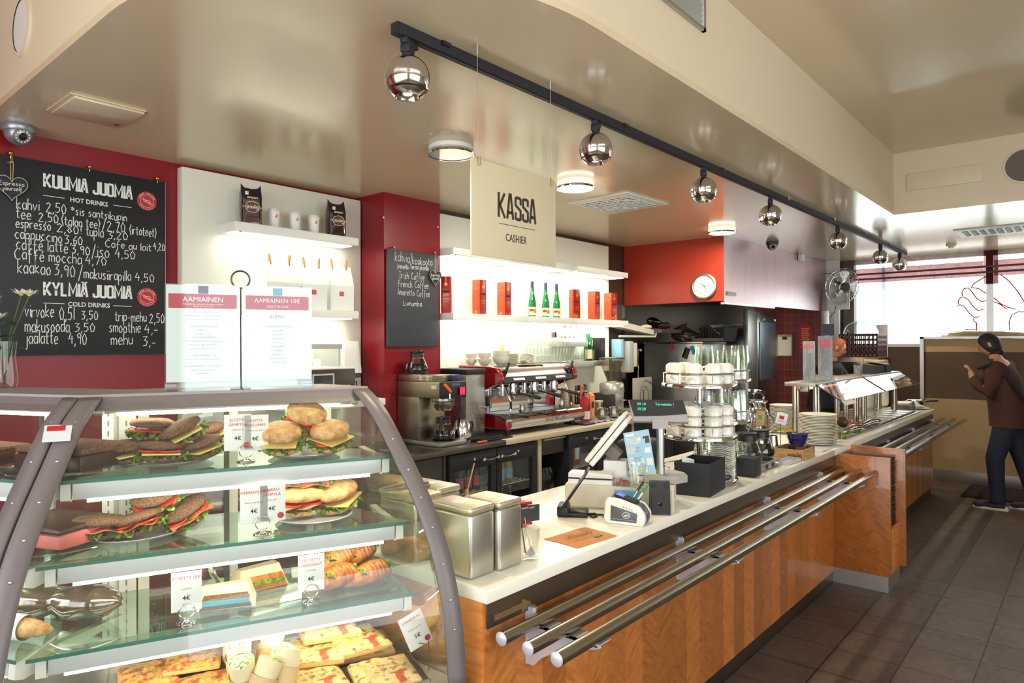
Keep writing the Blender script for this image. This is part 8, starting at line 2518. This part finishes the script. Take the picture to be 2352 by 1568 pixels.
MB().box(7.42,7.57,3.28,3.60,1.634,1.672,bev=.002).build('tray','fabric_grey',v)
v=thing('tilted_rack','cream wall rack bracket jutting out at the shelf end','rack',(6.5,3.9,1.8))
MB().hexa([(6.15,3.86,1.80),(6.86,3.78,1.71),(6.86,3.90,1.71),(6.15,3.97,1.80)],[(6.15,3.86,1.87),(6.86,3.78,1.765),(6.86,3.90,1.765),(6.15,3.97,1.87)]).build('bracket_arm','cream_plastic',v)
MB().tube([(6.25,3.86,1.69),(6.88,3.78,1.69),(6.90,3.78,1.73)],.012,seg=6).build('rail','cream_plastic',v)
MB().box(6.88,7.36,3.70,3.95,1.735,1.775).build('grey_shelf','fabric_grey',v)
v=thing('wrapped_loaves','dark wrapped loaves piled on the rack below the orange soffit','bread',(7.05,3.9,1.78))
MB().sph((7.0,3.86,1.85),.07,sc=(2.0,1,.8),seg=24,rings=12,M=Matrix.Rotation(R(12),4,'Y')).jitter(.012,14).build('loaf','bin_plastic',v)
MB().sph((7.12,3.80,1.82),.06,sc=(2.0,1,.7),seg=24,rings=12).jitter(.012,16,3).build('loaf','ink_brown',v)
MB().sph((6.75,3.82,1.80),.05,sc=(1.9,1,.5),seg=24,rings=12).build('loaf','label_cream',v)
v=thing('towel_dispenser','grey paper towel dispenser on the brown wall end by the kitchen','dispenser',(6.5,3.9,1.45))
MB().box(6.36,6.46,3.80,3.92,1.30,1.64,bev=.02).build('housing','grey_plastic',v);MB().box(6.48,6.56,3.82,3.92,1.36,1.62,bev=.01).build('roll_holder','cream_plastic',v)
tag(MB().box(6.28,6.34,3.86,3.98,1.43,1.66,bev=.006).build('water_tank','blue_label'),'pale blue translucent tank above the coffee grinder','tank')
v=thing('sink_faucet','chrome swan neck tap in front of a cream splash board','faucet',(6.9,3.9,.9))
MB().box(6.70,7.12,3.96,3.975,.9,1.225,bev=.003).build('splash_board','panel_cream',v)
MB().tube([(6.82,3.90,.9),(6.82,3.90,1.1)]+[(6.91-.09*math.cos(PI*i/12),3.90,1.1+.09*math.sin(PI*i/12)) for i in range(13)]+[(7.0,3.90,1.05)],.010,seg=8).build('spout','chrome',v)
MB().tube([(6.86,3.99,1.2),(6.86,3.99,1.55)],.009,seg=8).sph((6.88,3.97,1.54),.02,seg=12,rings=8).build('hose','chrome',v)
struct(MB().box(6.62,7.35,3.75,4.2,.82,.9).build('wall_sink_counter','steel_soft'))
# corner: hooks, long panel, clipboard, red apron board
for i,x in enumerate((8.62,9.0)):
 tag(MB().tube([(x,3.24,1.93),(x,3.215,1.925),(x+.01,3.21,1.90),(x+.04,3.21,1.90),(x+.045,3.21,1.925)],.006,seg=6).build('wall_hook','chrome'),'%s steel wall hook at the top of the steel corner' % ('nearer' if i == 0 else 'farther'),'hook','steel hooks on the corner')
tag(MB().box(8.56,9.1,3.225,3.238,1.15,1.88,bev=.003).build('wall_notice','panel_blue'),'tall pale blue-grey panel on the steel corner by the tiled wall','panel')
v=thing('clipboard','brown clipboard with a paper hanging on the red tiles','clipboard',(9.35,3.2,1.6))
MB().box(9.335,9.348,3.09,3.29,1.44,1.73,bev=.003).build('board','box_wood',v);MB().box(9.330,9.3345,3.10,3.285,1.45,1.70).build('sheet','label_cream',v);MB().box(9.322,9.335,3.16,3.22,1.66,1.70,bev=.004).build('clip','black',v)
v=thing('red_board','red cutting board with yellow writing hanging on the tiles','board',(9.35,2.92,1.7))
MB().prism([(2.84,1.50),(3.01,1.50),(3.01,1.80),(2.98,1.855),(2.925,1.875),(2.87,1.855),(2.84,1.80)],lambda a,b: (9.338,a,b),(.010,0,0)).build('board','crimson',v)
k=MB()
for j in range(11): k.box(9.3365,9.3375,2.87+.01*(j % 3),2.98-.012*(j % 2),1.80-j*.024,1.81-j*.024)
k.build('lettering','gift_gold',v)
MB().box(9.34,9.348,2.88,2.90,1.28,1.5).box(9.34,9.348,2.93,2.95,1.24,1.5).build('strap','black',v)
# wall fan
v=thing('wall_fan','chrome wall fan at the end of the glossy soffit','fan',(9.5,2.58,2.34))
nf=Vector((-.62,-.75,-.22)).normalized();qf=nf.to_track_quat('Z','Y').to_matrix().to_4x4();MF=Matrix.Translation((9.45,2.50,2.34)) @ qf
k=MB()
for r,z in ((.235,0),(.21,.045),(.15,.07),(.09,.08),(.21,-.04),(.13,-.06)): k.tube([MF @ Vector((r*math.cos(2*PI*i/40),r*math.sin(2*PI*i/40),z)) for i in range(40)],.003,seg=5,closed=True)
for i in range(36):
 a=2*PI*i/36;c,s_=math.cos(a),math.sin(a)
 k.tube([MF @ Vector((r*c,r*s_,z)) for r,z in ((.06,.082),(.15,.07),(.21,.045),(.235,0),(.21,-.04),(.1,-.065))],.0016,seg=4)
k.build('cage','chrome',v)
k=MB()
for i in range(4):
 a=i*PI/2
 def bl(u,t,a=a):
  r=.05+.15*t;b_=a+(u-.5)*.9
  return MF @ Vector((r*math.cos(b_),r*math.sin(b_),.02+.04*(u-.5)))
 k.grid(bl,6,6)
k.build('blades','steel_soft',v)
MB().lathe([(0,.085),(.055,.083),(.06,.075),(0,.07)],M=MF,seg=24).cyl(MF @ Vector((0,0,-.14)),MF @ Vector((0,0,0)),.055,seg=20).build('motor','black_soft',v)
MB().tube([MF @ Vector((0,0,-.1)),(9.56,2.62,2.42),(9.57,2.63,2.52),(9.5,2.72,2.54)],.012,seg=8).build('arm','chrome',v)
MB().box(9.585,9.60,2.45,2.70,2.05,2.50).build('back_plate','white_paint',v)
tag(MB().tube([(9.55,2.60,2.1),(9.55,2.62,2.02),(9.56,2.68,1.95),(9.56,2.76,1.90)],.004,seg=5).build('power_cord','black'),'thin fan cord hanging below the wall fan','cord')

# ------------------------------------------------------------------ far end: crate with dome, curtains, painted flower, straw, mat
v=thing('steel_cabinet','grey steel cabinet below the bread crate by the window','cabinet',(9.35,2.2,0))
MB().box(9.0,9.6,1.98,2.5,0,1.44,bev=.004).build('housing','steel_dark',v);MB().box(8.99,9.0,2.02,2.46,1.05,1.38).build('glass_door','black_gloss',v)
v=thing('bread_crate','brown plastic crate with square holes under a clear dome','crate',(9.3,2.2,1.44))
k=MB()
for z in (1.47,1.53,1.59,1.65,1.71): k.box(9.02,9.03,2.0,2.42,z-.012,z+.012).box(9.02,9.5,1.995,2.005,z-.012,z+.012).box(9.49,9.5,2.0,2.42,z-.012,z+.012).box(9.02,9.5,2.415,2.425,z-.012,z+.012)
for j in range(10): k.box(9.02,9.03,2.0+j*.046,2.012+j*.046,1.45,1.72).box(9.49,9.5,2.0+j*.046,2.012+j*.046,1.45,1.72)
for j in range(10): k.box(9.03+j*.05,9.042+j*.05,1.995,2.005,1.45,1.72)
k.box(9.02,9.5,1.995,2.42,1.442,1.455)
k.build('crate_wall','crate_brown',v)
v=tag(MB().sph((9.28,2.24,1.723),.2,sc=(1.1,1,.85),seg=32,rings=10,z0=0.0,z1=1.0).build('clear_dome','dome_glass'),'clear plastic dome resting on the brown crate','dome')
tag(MB().box(9.52,9.526,1.99,2.12,1.441,1.84).build('paper_sign','paper_grey'),'small grey paper sign standing at the window behind the dome','sign')
def curtain(y0,y1,z0,z1,m_,lab,amp=.012):
 tag(MB().grid(lambda a,t: (9.76+amp*math.sin(a*46+t*2) ,y0+(y1-y0)*a,z0+(z1-z0)*t),120,4).build('curtain',m_,sharp=180),lab,'curtain','sheer curtain bands at the window')
curtain(2.43,1.02,2.57,2.698,'sheer_white','pale sheer curtain band along the ceiling, left of the mullion')
curtain(2.43,1.02,2.395,2.575,'sheer_red','dark red sheer curtain band left of the mullion')
curtain(2.43,1.02,2.29,2.40,'sheer_white','pale lower curtain hem left of the mullion')
curtain(.92,-3.0,2.395,2.575,'sheer_red','dark red sheer curtain band right of the mullion')
curtain(.92,-3.0,2.57,2.698,'sheer_white','pale sheer curtain band along the ceiling, right of the mullion')
curtain(.92,-3.0,2.29,2.40,'sheer_white','pale lower curtain hem right of the mullion')
curtain(1.02,.88,2.30,2.698,'sheer_red','dark red curtain end gathered at the mullion',.006)
for i,z in enumerate((2.44,2.505)):
 tag(MB().box(9.742,9.746,-3.0,2.43,z-.012,z+.012).build('curtain_ribbon','crate_brown'),'dark red %s ribbon across the curtain bands' % ('lower','upper')[i],'ribbon','ribbons across the curtains')
v=thing('window_painting','red outline of a flower painted on the window glass','painting',(9.82,1.1,2.1))
k=MB()
for ln in ([(.962,2.418),(1.032,2.38),(1.125,2.317),(1.152,2.271),(1.081,2.256),(.968,2.165)],[(1.244,2.168),(1.246,2.222),(1.224,2.264),(1.179,2.267),(1.143,2.217),(1.099,2.14),(1.047,2.095),(1.003,2.109)],
           [(1.284,2.078),(1.286,2.116),(1.26,2.158),(1.224,2.162),(1.179,2.122),(1.135,2.045),(1.082,1.99),(1.03,2.009)],[(1.293,2.052),(1.27,2.072),(1.225,2.049),(1.172,1.961),(1.118,1.906),(1.074,1.921)],
           [(1.132,1.901),(1.127,1.869),(1.101,1.842),(1.102,1.751)],[(.863,2.406),(.779,2.322),(.704,2.204),(.647,2.088),(.6,1.98)],[(.933,2.142),(.865,2.066),(.797,2.022),(.722,1.993)],[(.93,2.09),(.87,2.06),(.81,2.0)],[(1.22,1.765),(1.11,1.77)]):
 k.ribbon([ln],.013,(9.822,0,0),Y,Z)
k.build('outline','paint_red',v)
k=MB().ribbon([[(.78 ,1.75),(.785,1.85),(.76,1.93),(.70,1.965),(.62,1.96)]],.012,(9.822,0,0),Y,Z)
k.build('blue_stem','capsule_blue',v)
v=thing('straw_bundle','bundle of straw lying on the window ledge behind the partition','straw',(9.55,.95,1.66))
k=MB();rnd=random.Random(3)
for i in range(150):
 y0=rnd.uniform(.45,1.0);z=1.664+rnd.uniform(0,.07)*(1-abs(y0-.8));x=9.42+rnd.uniform(-.03,.16)
 L_=rnd.uniform(.3,.5)
 k.tube([(x,y0,z),(x+rnd.uniform(-.02,.02),y0+L_,z+rnd.uniform(-.01,.02))],.004,seg=3,caps=False)
o=k.build('straw','straw',v);o['kind']='stuff'
tag(MB().box(8.48,9.25,.28,1.10,.001,.012,bev=.003).build('door_mat','mat_dark'),'dark doormat on the tiles under the walking person','mat')

# ------------------------------------------------------------------ people
def head_shape(c,q,r=.088):
 """head with brow, nose, mouth, chin and ears; q turns local -Y (face) into the looking direction"""
 M=Matrix.Translation(c) @ q
 m=MB()
 def fn(a,t):
  an=2*PI*a;ph=PI*t
  x,y,z=math.sin(ph)*math.cos(an),math.sin(ph)*math.sin(an),-math.cos(ph)
  k=Vector((x*.84,y*1.0,z*1.22))
  f=max(0,-y)
  if z < 0: k.x *= 1+.28*z;k.y *= 1+.10*z
  k.y -= .20*f ** 6*math.exp(-((z+.12)/.17) ** 2)*math.exp(-(x/.16) ** 2)      # nose
  k.y -= .05*f*math.exp(-((z-.20)/.09) ** 2)*math.exp(-(x/.5) ** 2)              # brow
  k.y += .07*f*math.exp(-((z-.04)/.08) ** 2)*math.exp(-((abs(x)-.32)/.13) ** 2)  # eye sockets
  k.y -= .05*f*math.exp(-((z+.42)/.05) ** 2)*math.exp(-(x/.22) ** 2)             # lips
  k.y -= .06*f*math.exp(-((z+.78)/.14) ** 2)*math.exp(-(x/.25) ** 2)             # chin
  return M @ (k*r)
 m.grid(fn,40,30,wrap_u=True)
 for s_ in (-1,1): m.sph(M @ Vector((s_*.082*r/.088,.012,-.002)),.022,sc=(.4,.7,1.25),seg=10,rings=8,M=q)
 return m
def face_marks(c,q,v,r=.088):
 M=Matrix.Translation(c) @ q;k=MB()
 for s_ in (-1,1): k.sph(M @ Vector((s_*.028,-.079,.006)),.0085,seg=10,rings=6)
 k.build('eye','ink_black',v)
 MB().tube([M @ Vector((-.02,-.083,-.047)),M @ Vector((0,-.087,-.046)),M @ Vector((.02,-.083,-.047))],.0035,seg=6).build('mouth','lip',v)
 k=MB()
 for s_ in (-1,1): k.tube([M @ Vector((s_*.014,-.085,.024)),M @ Vector((s_*.042,-.074,.024))],.003,seg=5)
 k.build('eyebrow','hair_dark',v)
def hand_pts(P,r,E,pre,wr,d,side,curl):
 """palm and five fingers grown from wrist wr along d; side: thumb direction; curl: bending direction"""
 d,side,curl=Vector(d).normalized(),Vector(side).normalized(),Vector(curl).normalized()
 pm=Vector(wr)+d*.055
 P[pre+'p']=pm;r[pre+'p']=(.034,.018);
 for i,(o,L) in enumerate(((.026,.068),(.009,.076),(-.009,.070),(-.025,.055))):
  b=pm+d*.035+side*o
  P[f'{pre}{i}a'],r[f'{pre}{i}a']=b,.010
  P[f'{pre}{i}b'],r[f'{pre}{i}b']=b+d*L*.5+curl*.010,.0088
  P[f'{pre}{i}c'],r[f'{pre}{i}c']=b+d*L*.85+curl*.034,.0075
  E += [f'{pre}p {pre}{i}a',f'{pre}{i}a {pre}{i}b',f'{pre}{i}b {pre}{i}c']
 P[pre+'ta']=pm+side*.036-d*.015;r[pre+'ta']=.0115
 P[pre+'tb']=pm+side*.056+d*.022+curl*.012;r[pre+'tb']=.0095
 E += [f'{pre}p {pre}ta',f'{pre}ta {pre}tb']
mat('skin',(206,146,112),rough=0.5,var=0.05,vs=30)
mat('lip',(168,84,76),rough=0.5)
mat('hair_dark',(26,22,26),rough=0.6,var=0.3,vs=80)
mat('hair_ginger',(150,84,44),rough=0.6,var=0.25,vs=90)
mat('coat_brown',(74,42,32),rough=0.85,var=0.15,vs=12)
mat('jeans',(26,30,48),rough=0.8,var=0.15,vs=20)
mat('uniform_black',(24,24,32),rough=0.8,var=0.1)
def loft(m,rings,seg=26):
 def fn(a,t):
  k=t*(len(rings)-1);i=min(int(k),len(rings)-2);f=k-i
  c=rings[i][0].lerp(rings[i+1][0],f);rx=rings[i][1]+(rings[i+1][1]-rings[i][1])*f;ry=rings[i][2]+(rings[i+1][2]-rings[i][2])*f
  w=1+.03*mnoise.noise(Vector((a*9,t*9,rx*20)))
  return c+Vector((rx*w*math.cos(2*PI*a),ry*w*math.sin(2*PI*a),0))
 m.grid(fn,seg,(len(rings)-1)*4,wrap_u=True)
def person(loc,label,spec):
 v=thing('person',label,'person',loc)
 O=Vector(loc)
 P={k: O+Vector(p) for k,(p,_) in spec['pts'].items()};r={k: q for k,(_,q) in spec['pts'].items()}
 E=list(spec['edges'])
 for h in spec['hands']: hand_pts(P,r,E,h[0],P[h[1]],h[2],h[3],h[4]);E.append(f'{h[1]} {h[0]}p')
 hc=O+Vector(spec['head']);q=Matrix.Rotation(spec['yaw'],4,'Z') @ Matrix.Rotation(spec['nod'],4,'X')
 skin_body('body',{k: p-O for k,p in P.items()},r,','.join(E),'hip','skin',v,2,head_shape(hc-O,q))
 face_marks(hc,q,v)
 hem,cm,cn=spec['coat']
 m=MB()
 c={k: O+Vector(p) for k,(p,_) in spec['pts'].items()}
 hc0=c['hip']
 loft(m,[(Vector((hc0.x,hc0.y,O.z+hem)),.205,.155),(hc0,.20,.16),(c['waist'],.19,.155),(c['chest'],.205,.16),(c['chest'].lerp(c['neck'],.6),.185,.12),(c['neck'].lerp(c['chest'],.12),.085,.085),(c['neck'],.072,.078)])
 for q_ in ('l','r'):
  pts=[c['chest'].lerp(c[q_+'s'],.6),c[q_+'s'],c[q_+'s'].lerp(c[q_+'e'],.5),c[q_+'e'],c[q_+'e'].lerp(c[q_+'w'],.5),c[q_+'w']]
  m.tube(pts[:spec['sleeve']],[.085,.088,.075,.068,.058,.05][:spec['sleeve']],seg=16)
 o=m.build(cn,cm,v,sharp=180)
 m=MB()
 for q_ in ('l','r'):
  m.tube([hc0+(c[q_+'h']-hc0)*.4+Z*.03,c[q_+'h'],c[q_+'h'].lerp(c[q_+'k'],.5),c[q_+'k'],c[q_+'k'].lerp(c[q_+'a'],.5),c[q_+'a'],c[q_+'a']-Z*.02],[.12,.112,.092,.078,.068,.062,.066],seg=18)
 m.build('trousers',spec['trousers'],v,sharp=180)
 hr=MB()
 def hf(a,t):
  an=2*PI*a;ph=t*spec['hairlen']
  x,y,z=math.sin(ph)*math.cos(an),math.sin(ph)*math.sin(an),math.cos(ph)
  k=1.10+.03*mnoise.noise(Vector((x*6,y*6,z*6)))
  cut=1 if y > -.2 else max(.40,1-(-.2-y)*1.3)
  ph2=ph*cut;x,y,z=math.sin(ph2)*math.cos(an),math.sin(ph2)*math.sin(an),math.cos(ph2)
  return Matrix.Translation(hc) @ q @ (Vector((x*.86,y*1.02+.03,z*1.22))*.088*k)
 hr.grid(hf,40,18,wrap_u=True)
 if spec.get('bun'): hr.sph(hc+Vector(spec['bun']),.05,sc=(1,1.4,.8),seg=16,rings=10)
 hr.build('hair',spec['hair'],v)
 for f in spec.get('feet',()):
  m=MB();a=O+Vector(f[0]);d=Vector(f[1]).normalized()
  m.tube([a-d*.06+Z*.04,a+Z*.042,a+d*.09+Z*.034,a+d*.17+Z*.026,a+d*.2+Z*.022],[.034,.042,.042,.036,.018],seg=14)
  for w in m.bm.verts: w.co.z=max(w.co.z,O.z+.012)
  sh=m.build('shoe','black_soft',v)
  MB().tube([a-d*.085+Z*.010,a+Z*.010,a+d*.1+Z*.010,a+d*.2+Z*.010],[.03,.04,.043,.024],seg=12).build('sole','sole_pale',sh)
 return v
# visitor in a brown coat walking past the far partition, turned towards the counter
f2=dict(
 pts=dict(hip=((0,0,.92),.125),waist=((-.01,.02,1.08),.125),chest=((-.01,.05,1.27),.135),neck=((0,.09,1.45),.055),hd=((0,.125,1.52),.05),
             ls=((-.165,.06,1.37),.062),le=((-.21,.14,1.12),.05),lw=((-.16,.27,1.26),.034),rs=((.165,.04,1.37),.062),re=((.21,.02,1.10),.05),rw=((.18,.10,.88),.034),
             lh=((-.085,.0,.86),.092),lk=((-.10,.10,.49),.064),la=((-.10,.08,.09),.042),rh=((.085,0,.86),.092),rk=((.08,-.10,.49),.064),ra=((.06,-.20,.10),.042)),
 edges=['hip waist','waist chest','chest neck','neck hd','chest ls','ls le','le lw','chest rs','rs re','re rw','hip lh','lh lk','lk la','hip rh','rh rk','rk ra'],
 hands=[('lg','lw',(.05,.25,.9),(1,0,0),(0,.6,-.4)),('rg','rw',(0,.15,-1),(0,1,0),(-1,0,0))],
 head=(0,.15,1.585),yaw=R(180),nod=R(24),hair='hair_dark',hairlen=2.3,bun=(0.0,-.05,-.07),
 coat=(.80,'coat_brown','coat'),sleeve=6,trousers='jeans',
 feet=[((-.10,.08,0),(.1,1,0)),((.06,-.20,0),(.1,1,0))])
pv=person((8.12,.66,0),'person in brown coat, dark jeans and dark hair walking past the partition',f2)
O=Vector((8.12,.66,0))
tag(MB().tube([O+Vector(p) for p in ((-.02,.23,1.36),(-.20,.12,1.40),(-.215,-.02,1.28),(-.20,-.14,1.08),(-.10,-.20,.98))],.022,seg=8).build('bag_strap','uniform_black'),'dark bag strap slung across the back of the brown coat','strap')
v=thing('shoulder_bag','dark shoulder bag hanging behind the person in the brown coat','bag',O+Vector((0,-.26,.95)))
MB().box(-.14,.14,-.05,.05,-.12,.12,bev=.04,seg=4,M=Matrix.Translation(O+Vector((-.02,-.27,.95)))).build('bag','uniform_black',v)
# worker behind the buffet, leaning a hand on the counter
f1=dict(
 pts=dict(hip=((0,.06,.92),.12),waist=((0,.05,1.06),.12),chest=((0,.0,1.24),.13),neck=((.0,-.05,1.41),.052),hd=((0,-.07,1.47),.05),
             ls=((.165,-.03,1.33),.06),le=((.20,-.18,1.12),.046),lw=((.10,-.33,.965),.032),rs=((-.165,-.0,1.33),.06),re=((-.20,-.10,1.08),.046),rw=((-.13,-.26,.965),.032),
             lh=((.085,.07,.86),.09),lk=((.09,.06,.48),.062),la=((.09,.10,.09),.04),rh=((-.085,.07,.86),.09),rk=((-.09,.06,.48),.062),ra=((-.09,.10,.09),.04)),
 edges=f2['edges'],
 hands=[('lg','lw',(-.15,-1,-.12),(-1,0,0),(0,0,-1)),('rg','rw',(.1,-1,-.12),(1,0,0),(0,0,-1))],
 head=(0,-.10,1.55),yaw=R(20),nod=R(22),hair='hair_ginger',hairlen=1.9,
 coat=(.88,'uniform_black','work_shirt'),sleeve=4,trousers='uniform_black',
 feet=[((.09,.10,0),(.1,-1,0)),((-.09,.10,0),(-.1,-1,0))])
person((8.22,2.33,0),'person in black work clothes leaning over the buffet behind the menu stands',f1)
